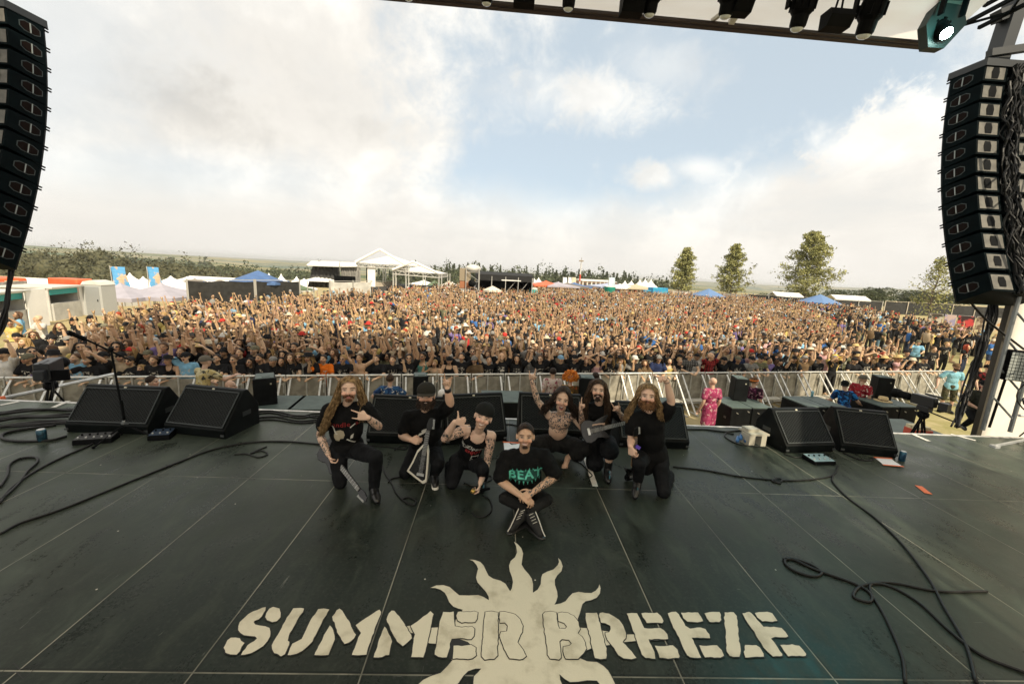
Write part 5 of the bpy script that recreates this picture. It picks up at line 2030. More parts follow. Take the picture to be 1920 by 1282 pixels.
# side ramp at the right with steps
mb = MB()
q = G(1760, 765, -0.75)
mb.box((10.0, 9.0, (GZ - 0.75) / 2), (1.9, 1.5, -GZ - 0.75))
rp = mb.build('pit_platform', mm('green_ply', (0.10, 0.135, 0.12), 0.6, var=0.15, scale=4), None, label='low greenish plywood platform in the pit by the white side wall', cat='platform')
mb = MB()
for k in range(5):
	mb.box((8.9, 7.6 + 0.18 * k, -0.6 - 0.2 * k), (0.9, 0.2, 0.04))
for sx in (8.42, 9.38):
	mb.bar((sx, 7.35, -0.5), (sx, 8.5, -1.6), 0.05, 0.14)
mb.build('pit_stairs', STEEL, None, label='small grey metal stairs leading from the stage edge into the pit', cat='stairs')
q = DP(1752, 762, 9.2)
mb = MB()
mb.box((10.1, 8.6, -0.66), (0.4, 0.3, 0.16))
bx = mb.build('crate', mm('red_crate', (0.6, 0.1, 0.06), 0.6), None, label='red crate of small cartons on the pit platform', cat='crate')
mb = MB()
rr = random.Random(9)
for k in range(6):
	mb.box((9.96 + 0.12 * (k % 3), 8.53 + 0.14 * (k // 3), -0.55), (0.1, 0.12, 0.1))
mb.build('carton', mm('pale_carton', (0.7, 0.62, 0.4), 0.7), bx)

# ---------------------------------------------------------------- small things on stage


def can(px, py, label, col, r=0.033, h=0.15):
	p = G(px, py)
	t = thing('drink_can', label, 'drink can', p)
	mb = MB()
	mb.lathe([(r * 0.8, 0), (r, 0.012), (r, h - 0.015), (r * 0.8, h)], 16)
	mb.build('can_body', material('can_print', col, 0.3, 0.5, col2=(0.03, 0.11, 0.16), scale=14), t, True)
	mb = MB()
	mb.lathe([(r * 0.8, h), (r * 0.76, h + 0.004)], 16)
	mb.build('can_lid', STEEL, t)


can(80, 827, 'blue drink can standing inside the looped cable on the left', (0.015, 0.03, 0.045), 0.05, 0.17)
can(1690, 864, 'dark blue drink can at the corner of the rightmost floor monitor', (0.02, 0.06, 0.12), 0.042, 0.16)
q = G(1522, 744, SZ)
t = thing('drink_can', 'small blue can on the lid of a subwoofer in the pit', 'drink can', q + Vector((0, 0, 0.012)))
mb = MB()
mb.lathe([(0.028, 0), (0.034, 0.012), (0.034, 0.15), (0.028, 0.165)], 12)
mb.build('can_body', mm('can_blue', (0.2, 0.42, 0.5), 0.3, 0.4), t, True)
q = G(1655, 752, SZ)
t = thing('straw_hat', 'pale straw hat with flat brim lying on a subwoofer', 'hat', q + Vector((0, 0, 0.014)))
mb = MB()
mb.lathe([(0.21, 0.0), (0.215, 0.012), (0.12, 0.02), (0.115, 0.1), (0.1, 0.125), (0.02, 0.13)], 20)
mb.build('straw_body', mm('straw', (0.62, 0.47, 0.24), 0.8, var=0.2, scale=30), t, True)
mb = MB()
mb.lathe([(0.1225, 0.022), (0.1195, 0.05)], 20)
mb.build('hat_band', mm('dark_band', (0.05, 0.03, 0.02), 0.8), t)
t = thing('paper_cup', 'pale paper cup beside the straw hat on the subwoofer', 'cup', G(1648, 746, SZ) + Vector((0, 0, 0.014)))
mb = MB()
mb.lathe([(0.03, 0), (0.042, 0.14), (0.04, 0.14), (0.03, 0.01)], 14)
mb.build('cup_body', mm('paper', (0.75, 0.73, 0.66), 0.7), t)


def pedal(px, py, w, d, h, rz, label, knobs, col, top=(0.25, 0.36, 0.38), name='effects_pedal'):
	p = G(px, py)
	t = thing(name, label, 'effects pedal', p, rz)
	mb = MB()
	mb.hexa([(-w / 2, 0, 0), (w / 2, 0, 0), (w / 2, d, 0), (-w / 2, d, 0), (-w / 2, 0.01, h * 0.7), (w / 2, 0.01, h * 0.7), (w / 2, d, h), (-w / 2, d, h)])
	bevel(mb.build('housing', col, t), 0.006)
	mb = MB()
	tz = lambda y: h * 0.7 + (h * 0.3) * y / d
	mb.hexa([(-w / 2 + 0.01, 0.015, tz(0.015) + 0.002), (w / 2 - 0.01, 0.015, tz(0.015) + 0.002), (w / 2 - 0.01, d - 0.01, tz(d - 0.01) + 0.002), (-w / 2 + 0.01, d - 0.01, tz(d - 0.01) + 0.002),
			 (-w / 2 + 0.01, 0.015, tz(0.015) + 0.006), (w / 2 - 0.01, 0.015, tz(0.015) + 0.006), (w / 2 - 0.01, d - 0.01, tz(d - 0.01) + 0.006), (-w / 2 + 0.01, d - 0.01, tz(d - 0.01) + 0.006)])
	mb.build('face_plate', material('pedal_face', top, 0.4, 0.3), t)
	for i in range(knobs):
		for r in range(2):
			mb = MB()
			y = d * (0.3 + 0.4 * r)
			mb.lathe([(0.012, 0), (0.012, 0.014), (0.009, 0.018)], 8, Matrix.Translation((-w / 2 + w * (i + 0.5) / knobs, y, tz(y) + 0.005)))
			mb.build('foot_switch', STEEL if r == 0 else BLACK, t)
	return t


pedal(1548, 872, 0.36, 0.24, 0.07, 0.1, 'pale grey floor effects unit with rows of switches in front of the right monitors', 4, BLACK)
pedal(172, 833, 0.42, 0.2, 0.09, 0.28, 'long black pedal with white switches beside the boom stand foot', 5, BLACK, (0.03, 0.03, 0.03))
pedal(297, 826, 0.26, 0.2, 0.1, 0.25, 'small black pedal with blue light between the two left monitors', 3, BLACK, (0.012, 0.03, 0.06))


def paper(pts, label, edge=None):
	q = [G(*p) for p in pts]
	mb = MB()
	n = 6
	vs = []
	for i in range(n + 1):
		for k in range(n + 1):
			a = q[0].lerp(q[1], i / n)
			b = q[3].lerp(q[2], i / n)
			p = a.lerp(b, k / n)
			vs.append(p + Vector((0, 0, 0.006 + 0.008 * abs(math.sin(i * 0.9 + k * 0.5)))))
	fs = [(i * (n + 1) + k, (i + 1) * (n + 1) + k, (i + 1) * (n + 1) + k + 1, i * (n + 1) + k + 1) for i in range(n) for k in range(n)]
	o = mb.add(vs, fs).build('set_list', mm('white_paper', (0.74, 0.76, 0.78), 0.7), None, True, label=label, cat='paper')
	mb = MB()
	for a, b in ((q[0], q[1]), (q[3], q[2])):
		m = a.lerp(b, 0.5) + Vector((0, 0, 0.017))
		mb.box(m, ((b - a).length * 1.1, 0.03, 0.002), math.atan2((b - a).y, (b - a).x))
	mb.build('tape', mm('orange_tape'), o)
	return o


paper([(1640, 859), (1671, 861), (1692, 876), (1657, 873)], 'white set list taped with orange tape beside the rightmost monitor')
paper([(944, 830), (975, 832), (968, 856), (946, 850)], 'white set list on the floor behind the seated man')

# white socket box and blue plugs by the right monitor
q = G(1418, 834)
t = thing('socket_box', 'white socket box on legs beside the striped right monitor', 'socket box', q, 0.1)
mb = MB()
mb.box((0, 0.1, 0.19), (0.34, 0.3, 0.03))
mb.box((-0.05, 0.12, 0.23), (0.2, 0.16, 0.05))
mb.build('box_top', mm('cream_plastic', (0.40, 0.38, 0.31), 0.5), t)
mb = MB()
mb.box((-0.13, 0.05, 0.087), (0.1, 0.2, 0.174))
mb.box((0.08, 0.05, 0.087), (0.09, 0.2, 0.174))
mb.build('box_leg', mm('cream_plastic'), t)
t = thing('plug_cluster', 'cluster of blue plugs in front of the white socket box', 'plugs', G(1395, 832))
for k in range(4):
	mb = MB()
	a = Vector((-0.12 + 0.07 * k, 0.03 * (k % 2), 0.05 + 0.03 * (k % 2)))
	mb.cap(a, a + Vector((0.06, 0.09, 0.03)), 0.03, 0.022, 8)
	mb.build('plug', mm('blue_plug', (0.03, 0.12, 0.3), 0.4), t, True)

# microphone stand with boom
q = G(236, 812)
t = thing('microphone_stand', 'black boom microphone stand in front of the leftmost monitor', 'microphone stand', q)


def loc(v):
	return Vector(v) - q


mb = MB()
mb.tube([(0, 0, 0.1), loc(DP(208, 655, q.y))], 0.013, 8)
mb.tube([(0, 0, 0.1), loc(DP(227, 750, q.y))], 0.018, 8)
mb.build('pole', BLACK, t)
mb = MB()
mb.tube([loc(DP(127, 622, q.y - 0.25)), loc(DP(160, 636, q.y - 0.12))], 0.028, 8)
mb.tube([loc(DP(160, 636, q.y - 0.12)), loc(DP(246, 676, q.y + 0.3))], 0.012, 8)
mb.build('boom', BLACK, t)
mb = MB()
mb.ell(loc(DP(208, 655, q.y)), (0.035, 0.035, 0.035))
mb.build('clutch', BLACK, t)
for e in ((176, 841), (290, 822), (262, 800)):
	g = loc(G(*e))
	mb = MB()
	mb.tube([(0, 0, 0.14), g + Vector((0, 0, 0.02))], 0.012, 6)
	mb.ell(g + Vector((0, 0, 0.02)), (0.022, 0.022, 0.018), None, 8, 6)
	mb.build('leg', BLACK, t)
mb = MB()
mb.lathe([(0.03, 0.08), (0.04, 0.1), (0.04, 0.16), (0.02, 0.2)], 12)
mb.box((0.05, -0.02, 0.15), (0.06, 0.02, 0.02))
mb.build('hub', mm('hub_metal', (0.14, 0.15, 0.15), 0.3, 0.6), t)


def gc(pts, r, label, z=None):
	"""cable lying on the floor through photo points"""
	return cable('cable', [G(a, b) + Vector((0, 0, r)) for a, b in pts], r, label)


gc([(0, 1003), (40, 982), (120, 955), (243, 905), (330, 870), (400, 844), (470, 831), (540, 829), (640, 838)], 0.012, 'long black cable crossing the left stage floor diagonally')
gc([(0, 945), (20, 918), (60, 889), (110, 862), (165, 838), (195, 822), (230, 815)], 0.013, 'black cable curving from the left picture edge to the boom stand')
gc([(0, 915), (14, 893), (18, 873), (38, 861), (66, 859), (70, 868), (52, 885), (38, 905), (18, 925), (2, 938)], 0.013, 'black cable looped on the floor at the left picture edge')
gc([(125, 820), (90, 828), (30, 829), (4, 823), (10, 814), (50, 806), (105, 799)], 0.018, 'thick black cable loop lying around the blue can')
gc([(440, 853), (462, 852), (485, 858), (502, 852), (490, 846), (470, 851), (500, 838)], 0.009, 'thin black cable curl right of the second left monitor')
gc([(715, 868), (722, 888), (735, 908), (742, 924), (757, 940), (775, 948), (780, 940), (765, 933), (755, 937)], 0.009, 'thin black cable curling on the floor between the left guitarist and the bearded man')
gc([(728, 905), (735, 898), (750, 895), (765, 893)], 0.009, 'short black cable beside the angular white-edged guitar')
gc([(660, 835), (720, 838), (745, 842), (760, 843), (764, 838), (752, 837), (740, 845)], 0.009, 'thin black cable knot at the foot of the monitor behind the bearded man')
gc([(905, 930), (918, 938), (922, 955), (912, 968), (895, 970), (884, 962)], 0.008, 'black microphone cable trailing from the hand of the man in the tank top')
gc([(870, 906), (890, 913), (910, 905), (921, 900), (920, 893), (910, 894)], 0.008, 'black cable loop behind the hand holding the microphone')
gc([(1262, 876), (1320, 882), (1380, 893), (1430, 899), (1480, 902), (1530, 899), (1562, 891), (1571, 874)], 0.011, 'black cable running right from the bassist to the floor effects unit')
gc([(1450, 902), (1462, 905), (1466, 900), (1456, 898), (1448, 903), (1464, 908)], 0.012, 'small tied knot in the cable right of the bassist')
gc([(1562, 893), (1562, 905), (1590, 935), (1640, 972), (1690, 1020), (1740, 1085), (1770, 1140), (1810, 1210), (1830, 1282)], 0.012, 'long black cable sweeping down the right side of the stage floor')
gc([(1468, 1050), (1490, 1050), (1520, 1060), (1540, 1075), (1525, 1082), (1490, 1072), (1472, 1058), (1480, 1048), (1530, 1070), (1600, 1095), (1632, 1115), (1630, 1130), (1600, 1120), (1615, 1100), (1660, 1098), (1720, 1130), (1780, 1185), (1840, 1230), (1920, 1262)], 0.012, 'tangled black cable with loops on the right front stage floor')
gc([(1850, 1110), (1760, 1110), (1680, 1095), (1638, 1095), (1632, 1110), (1660, 1160), (1690, 1230), (1697, 1282)], 0.011, 'black cable bent round a tangle on the right front floor')
gc([(1072, 862), (1090, 870), (1105, 886), (1110, 892), (1104, 897)], 0.008, 'thin black cable at the bare foot of the squatting man')
gc([(945, 826), (930, 812), (938, 800), (955, 796), (975, 800)], 0.009, 'black cable loop beside the mesh-grilled monitor')
gc([(950, 826), (962, 834), (985, 828), (1000, 822)], 0.009, 'black cable passing in front of the squatting man')
gc([(1262, 806), (1320, 806), (1360, 810), (1400, 806)], 0.013, 'black cable lying along the stage edge behind the bassist')
gc([(1470, 852), (1490, 858), (1510, 858)], 0.01, 'short black cable under the striped right monitor')
gc([(1580, 850), (1610, 862), (1630, 864), (1640, 860)], 0.011, 'short black cable under the rightmost monitor')
gc([(1376, 815), (1362, 812), (1360, 820), (1380, 832), (1398, 836), (1420, 838), (1440, 842)], 0.011, 'black cable loop in front of the blue plugs')
rr = random.Random(11)
for k in range(9):
	y0 = 768 + 4.2 * k
	pts = [(-10, y0 + 8 + rr.uniform(-4, 4)), (40, y0 + rr.uniform(-3, 4)), (90, y0 - 3 + rr.uniform(-3, 3)), (140, y0 - 5 + rr.uniform(-3, 3)), (190, y0 - 6)]
	pts = [(a, min(max(b, 770), 806)) for a, b in pts]
	z = 0.01 + 0.012 * (k % 3)
	cable('cable', [G(a, b) + Vector((0, 0, z)) for a, b in pts], 0.012 + 0.01 * rr.random(), 'black cable in the thick bundle along the left stage edge', 'cables bundled along the left stage edge')
for k in range(5):
	pts = [(470, 775 + 4 * k), (510, 772 + 4 * k + rr.uniform(-4, 4)), (560, 778 + 3 * k + rr.uniform(-4, 4)), (600, 776 + 4 * k), (690, 780 + 3 * k)]
	cable('cable', [G(a, b) + Vector((0, 0, 0.012)) for a, b in pts], 0.012, 'black cable behind the left kneeling guitarist along the stage edge', 'cables behind the left kneeling guitarist')
# ================================================================ people: one continuous skin, clothes and hair as children
V3 = Vector


def remesh(mb, voxel, smooth=3, fac=0.5):
	"""melt overlapping closed volumes into one continuous surface"""
	me = bpy.data.meshes.new('tmp')
	me.from_pydata(mb.v, [], mb.f)
	me.update()
	o = bpy.data.objects.new('tmp', me)
	COL.objects.link(o)
	md = o.modifiers.new('r', 'REMESH')
	md.mode = 'VOXEL'
	md.voxel_size = voxel
	md.use_smooth_shade = True
	if smooth:
		ms = o.modifiers.new('s', 'SMOOTH')
		ms.factor, ms.iterations = fac, smooth
	dg = bpy.context.evaluated_depsgraph_get()
	dg.update()
	out = bpy.data.meshes.new_from_object(o.evaluated_get(dg))
	bpy.data.objects.remove(o)
	bpy.data.meshes.remove(me)
	out.shade_smooth()
	return out


def coords(me):
	a = np.empty(len(me.vertices) * 3, np.float32)
	me.vertices.foreach_get('co', a)
	return a.reshape(-1, 3)


def set_coords(me, a):
	me.vertices.foreach_set('co', np.ascontiguousarray(a, np.float32).ravel())
	me.update()


def set_col(me, rgb, name='tint'):
	at = me.color_attributes.new(name, 'FLOAT_COLOR', 'POINT')
	c = np.ones((len(me.vertices), 4), np.float32)
	c[:, :3] = rgb
	at.data.foreach_set('color', c.ravel())


def frame(f, u):
	"""columns: right (figure's own left is +), forward, up"""
	f = V3(f).normalized()
	u = V3(u)
	u = (u - f * u.dot(f)).normalized()
	return Matrix((f.cross(u), f, u)).transposed()     # x = f x u


def head_prims(mb, c, M, s=1.0, jaw=1.0, mouth=0.0, nose=1.0, ears=True):
	"""c: centre between the ears; M: head frame"""
	def P(x, y, z):
		return c + M @ V3((x * s, y * s, z * s))

	def e(x, y, z, rx, ry, rz, seg=14, rings=10):
		mb.ell(P(x, y, z), (rx * s, ry * s, rz * s), M, seg, rings)
	e(0, -0.012, 0.035, 0.076, 0.096, 0.086)
	e(0, 0.022, -0.005, 0.066, 0.072, 0.085)
	e(0, 0.034, -0.058 - mouth * 0.012, 0.052 * jaw, 0.052, 0.056)
	e(0, 0.064, -0.088 - mouth * 0.02, 0.026 * jaw, 0.022, 0.022)
	e(0, 0.066, 0.028, 0.055, 0.028, 0.02)
	for q in (-1, 1):
		e(q * 0.04, 0.062, -0.028, 0.024, 0.026, 0.024)
		e(q * 0.031, 0.071, 0.004, 0.0145, 0.0125, 0.0095, 8, 6)
		if ears:
			e(q * 0.078, -0.006, -0.004, 0.011, 0.021, 0.032, 8, 6)
	mb.cap(P(0, 0.083, 0.014), P(0, 0.106 * (0.9 + 0.1 * nose), -0.022), 0.0105 * s, 0.0155 * s * nose)
	for q in (-1, 1):
		e(q * 0.013, 0.09, -0.026, 0.01, 0.012, 0.009, 8, 6)
	e(0, 0.083, -0.052, 0.026, 0.013, 0.0075, 10, 6)
	e(0, 0.081, -0.066 - mouth * 0.022, 0.023, 0.013, 0.008, 10, 6)


def face_paint(P, c, M, s, skin, mouth=0.0, smile=0.0, lip=(0.30, 0.11, 0.09), brow=(0.05, 0.03, 0.02), stubble=None, squint=0.0, teeth=True):
	"""colours of the parts of a face by place, with painted eye-socket shade; P: vertex positions"""
	X = (P - np.array(c)) @ np.array(M) / s
	x, y, z = X[:, 0], X[:, 1], X[:, 2]
	rgb = np.tile(np.array(skin, np.float32), (len(P), 1))
	near = (np.abs(x) < 0.11) & (np.abs(z) < 0.14) & (y > -0.1) & (y < 0.16)
	front = near & (y > 0.045)

	def ov(mask, col, k=1.0):
		rgb[mask] = rgb[mask] * (1 - k) + np.array(col, np.float32) * k
	ov(front & (((np.abs(x) - 0.043) / 0.026) ** 2 + ((z + 0.03) / 0.022) ** 2 < 1), np.array(skin) * np.array((1.1, 0.82, 0.78)), 0.6)
	ov(front & (x * x / 0.0005 + ((z + 0.026) / 0.013) ** 2 < 1), np.array(skin) * np.array((1.08, 0.84, 0.8)), 0.6)
	if stubble is not None:
		ov(near & (y > 0.0) & (z < -0.035) & (z > -0.13), stubble, 0.55)
	e = 0.0078 * (1 - 0.4 * squint)
	ov(front & (((np.abs(x) - 0.032) / 0.019) ** 2 + ((z - 0.005) / (e * 1.5)) ** 2 < 1), np.array(skin) * 0.62)  # eye-socket shade put into the skin colour
	ov(front & (((np.abs(x) - 0.032) / 0.013) ** 2 + ((z - 0.004) / (e * 0.7)) ** 2 < 1), (0.3, 0.26, 0.22))
	ov(front & (((np.abs(x) - 0.032) / 0.0068) ** 2 + ((z - 0.004) / (e * 0.85)) ** 2 < 1), (0.02, 0.015, 0.012))
	ov(front & (np.abs(np.abs(x) - 0.034) < 0.021) & (np.abs(z - 0.025 + 0.25 * np.abs(np.abs(x) - 0.03)) < 0.0055), brow, 0.8)
	zz = z + 0.058 + mouth * 0.012 - smile * 8 * x * x
	ov(front & ((x / 0.027) ** 2 + (zz / (0.011 + 0.014 * mouth)) ** 2 < 1), lip)
	if mouth > 0.2 or smile > 0.2:
		ov(front & ((x / (0.021 + 0.006 * smile)) ** 2 + (zz / (0.0045 + 0.013 * mouth)) ** 2 < 1), (0.06, 0.012, 0.012) if mouth > 0.4 else (0.7, 0.66, 0.58))
		if mouth > 0.4 and teeth:
			ov(front & ((x / 0.019) ** 2 + ((zz - 0.007 * mouth - 0.003) / 0.0045) ** 2 < 1), (0.7, 0.66, 0.58))
	return rgb


def hand_prims(mb, w, d, n, side, pose, s=1.0, simple=False):
	"""w wrist, d direction wrist->knuckles, n palm normal, side: +1/-1 puts the thumb at side*(d x n)"""
	d = V3(d).normalized()
	n = V3(n)
	n = (n - d * n.dot(d)).normalized()
	t = d.cross(n) * side                       # towards the thumb
	k = s * 1.05
	kn = [w + d * 0.088 * k + t * (0.032 - 0.0215 * i) * k + d * (0.004, 0.008, 0.004, -0.006)[i] * k for i in range(4)]
	for i in range(4):
		mb.cap(w + t * (0.012 - 0.008 * i) * k, kn[i], 0.0165 * k, 0.0125 * k, 8, 2)
	mb.cap(w + d * 0.02 * k + t * 0.02 * k, w + d * 0.06 * k + t * 0.034 * k, 0.015 * k, 0.013 * k, 8, 2)
	curl = {'fist': (1, 1, 1, 1), 'horns': (0.04, 1, 1, 0.05), 'point': (0.03, 0.9, 1, 1), 'shaka': (1, 1, 1, 0.1), 'open': (0.06, 0.03, 0.05, 0.1),
			'relaxed': (0.28, 0.34, 0.4, 0.46), 'grip': (0.62, 0.66, 0.7, 0.74), 'flat': (0.1, 0.08, 0.1, 0.14), 'thumb': (1, 1, 1, 1)}[pose]
	spread = {'open': 0.16, 'horns': 0.06}.get(pose, 0.03)
	L = ((0.042, 0.025, 0.02), (0.047, 0.029, 0.022), (0.043, 0.027, 0.021), (0.034, 0.02, 0.018))
	for i in range(4):
		p = kn[i]
		a = 0.0
		lat = spread * (1.5 - i)
		for j in range(3):
			a += curl[i] * (1.45, 1.6, 1.0)[j]
			dd = (d * math.cos(a) + n * math.sin(a) + t * lat * max(0.0, math.cos(a))).normalized()
			q = p + dd * L[i][j] * k
			r = (0.0095, 0.0088, 0.008)[j] * k * (0.9 if i == 3 else 1)
			mb.cap(p, q, r, r * 0.93, 8, 2)
			p = q
	b = w + d * 0.035 * k + t * 0.034 * k
	if pose in ('fist', 'horns', 'point', 'grip'):
		dirs = ((d * 0.75 + t * 0.55 + n * 0.35), (d * 0.6 - t * 0.5 + n * 0.75), (d * 0.3 - t * 0.9 + n * 0.45))
	elif pose in ('shaka', 'thumb'):
		dirs = ((t * 0.95 + d * 0.3), (t * 0.98 + d * 0.1), (t * 0.98 - d * 0.05))
	else:
		dirs = ((t * 0.8 + d * 0.6 + n * 0.15), (t * 0.45 + d * 0.9 + n * 0.1), (t * 0.25 + d * 0.95 + n * 0.15))
	p = b
	for dd, l, r in zip(dirs, (0.036, 0.03, 0.024), (0.0125, 0.0105, 0.0095)):
		q = p + V3(dd).normalized() * l * k
		mb.cap(p, q, r * k, r * 0.92 * k, 8, 2)
		p = q


def limb(mb, pts, rs, seg=12):
	for i in range(len(pts) - 1):
		mb.cap(pts[i], pts[i + 1], rs[i], rs[i + 1], seg, 3)


def foot_prims(mb, ankle, toe, up=(0, 0, 1), s=1.0, r=0.04):
	a, t = V3(ankle), V3(toe)
	f = (t - a)
	f.z = 0
	f = f.normalized() if f.length > 1e-4 else V3((0, -1, 0))
	heel = a - f * 0.045 * s + V3((0, 0, -0.045 * s))
	ball = a + (t - a) * 0.72
	mb.cap(heel, ball, r * 1.0, r * 1.0, 10)
	mb.cap(a, a + (ball - a) * 0.6, r * 1.05, r * 0.95, 10)
	mb.cap(ball, t, r * 1.0, r * 0.75, 10)


SK = bpy.data.materials.new('skin')
SK.use_nodes = True
_N = NT(SK.node_tree)
_b = SK.node_tree.nodes['Principled BSDF']
_at = _N.node('ShaderNodeAttribute', attribute_name='tint').outputs['Color']
_co = _N.node('ShaderNodeTexCoord').outputs['Object']
_ink = _N.node('ShaderNodeAttribute', attribute_name='ink').outputs['Fac']
_v = _N.node('ShaderNodeTexNoise')
_v.inputs['Scale'].default_value = 21
_v.inputs['Detail'].default_value = 4
_v.inputs['Distortion'].default_value = 2.2
_N.put(_v.inputs['Vector'], _co)
_pat = _N.ramp(_v.outputs['Fac'], 0.43, 0.53)
_c = _N.mix(_N.ramp(_N.noise(_co, 9, 3), 0.3, 0.7, 0.0, 0.25), _at, _N.mix(1.0, _at, (1.12, 0.86, 0.82), 'MULTIPLY'))
_c = _N.mix(1.0, _c, _N.node('ShaderNodeObjectInfo').outputs['Color'], 'MULTIPLY')
_c = _N.mix(_N.math('MULTIPLY', _ink, _N.math('SUBTRACT', 1.0, _pat)), _c, (0.035, 0.045, 0.05))
_N.put(_b.inputs['Base Color'], _c)
_b.inputs['Roughness'].default_value = 0.52
_b.inputs['Subsurface Weight'].default_value = 0.0


def set_ink(me, segs, r=0.075):
	"""mark skin lying along the given limb pieces as tattooed"""
	P = coords(me)
	w = np.zeros(len(P), np.float32)
	for a, b in segs:
		a, b = np.array(a), np.array(b)
		ab = b - a
		t = np.clip(((P - a) @ ab) / (ab @ ab), 0, 1)
		dd = np.linalg.norm(P - (a + t[:, None] * ab), axis=1)
		w = np.maximum(w, (dd < r).astype(np.float32))
	at = me.attributes.new('ink', 'FLOAT', 'POINT')
	at.data.foreach_set('value', w)


def wrinkle(me, amp, scale, seed=0.0):
	P = coords(me)
	n = np.empty(len(P) * 3, np.float32)
	me.vertices.foreach_get('normal', n)
	n = n.reshape(-1, 3)
	d = np.array([mnoise.noise(V3((p[0] * scale + seed, p[1] * scale, p[2] * scale * 0.6))) + 0.5 * mnoise.noise(V3((p[0] * scale * 2.3 + seed, p[1] * scale * 2.3, p[2] * scale * 1.6))) for p in P.tolist()], np.float32)
	set_coords(me, P + n * (d * amp)[:, None])


def locks(mb, paths, r0=0.012, seg=5, seed=1, n=3, spread=0.012):
	"""strands of hair: each path becomes a few tapering strands"""
	rr = random.Random(seed)
	for path in paths:
		for k in range(n):
			off = V3((rr.uniform(-1, 1), rr.uniform(-1, 1), rr.uniform(-1, 1))) * spread
			wv = rr.uniform(0.4, 1.0) * spread
			ph = rr.uniform(0, 6)
			pts = smooth_path([V3(p) + off * min(1.0, 0.4 + i * 0.3) + V3((math.sin(ph + i * 1.7), math.cos(ph + i * 1.3), 0)) * wv * (i > 0) for i, p in enumerate(path)], 5)
			m = len(pts)
			rs = [max(0.0025, r0 * (1.0 - 0.75 * (i / (m - 1)) ** 1.6)) for i in range(m)]
			mb.tube(pts, 0, seg, True, rs)


def hair_mat(name, c, c2=None):
	return mm(name, c, 0.6, spec=0.15, var=0.0, col2=c2 or tuple(v * 1.9 for v in c), scale=38, detail=2)


def print_on(parent_obj, text, centre, right, up, size, mat, name='shirt_print', hit_dir=None, shapes=None, off=0.004, bold=0.0):
	"""lettering laid on the cloth: text outlines cast onto the garment"""
	right, up = V3(right).normalized(), V3(up).normalized()
	nrm = right.cross(up)
	if text:
		cu = bpy.data.curves.new('t', 'FONT')
		cu.body = text
		cu.align_x = 'CENTER'
		cu.align_y = 'CENTER'
		cu.size = size
		cu.resolution_u = 2
		cu.space_character = 1.12
		cu.offset = bold
		o = bpy.data.objects.new('t', cu)
		COL.objects.link(o)
		dg = bpy.context.evaluated_depsgraph_get()
		me = bpy.data.meshes.new_from_object(o.evaluated_get(dg))
		bpy.data.objects.remove(o)
		vs = [v.co.copy() for v in me.vertices]
		fs = [tuple(p.vertices) for p in me.polygons]
		bpy.data.meshes.remove(me)
	else:
		vs, fs = [], []
		for poly in shapes:
			o = len(vs)
			vs += [V3((a, b, 0)) for a, b in poly]
			from mathutils.geometry import tessellate_polygon
			fs += [tuple(i + o for i in t) for t in tessellate_polygon([[V3((a, b, 0)) for a, b in poly]])]
	import bmesh
	bm = bmesh.new()
	bv = [bm.verts.new(v) for v in vs]
	bm.verts.ensure_lookup_table()
	for f in fs:
		try:
			bm.faces.new([bv[i] for i in f])
		except ValueError:
			pass
	bmesh.ops.triangulate(bm, faces=bm.faces)
	for _ in range(5):
		long = [e for e in bm.edges if e.calc_length() > 0.02]
		if long:
			bmesh.ops.subdivide_edges(bm, edges=long, cuts=1)
			bmesh.ops.triangulate(bm, faces=bm.faces)
	bvh = BVHTree.FromPolygons([v.co for v in parent_obj.data.vertices], [tuple(p.vertices) for p in parent_obj.data.polygons])
	dead = []
	for v in bm.verts:
		p = V3(centre) + right * v.co.x + up * v.co.y
		h = bvh.ray_cast(p + nrm * 0.5, -nrm, 1.0)
		if h[0] is None:
			dead.append(v)
		else:
			v.co = h[0] + nrm * off
	bmesh.ops.delete(bm, geom=dead, context='VERTS')
	me = bpy.data.meshes.new(name)
	bm.to_mesh(me)
	bm.free()
	me.materials.append(mat)
	o = bpy.data.objects.new(name, me)
	return link(o, parent_obj.parent if parent_obj.parent else parent_obj)


CLOTH = {}


def cloth(name, col, rough=0.85, **k):
	return mm(name, col, rough, spec=0.12, **k)


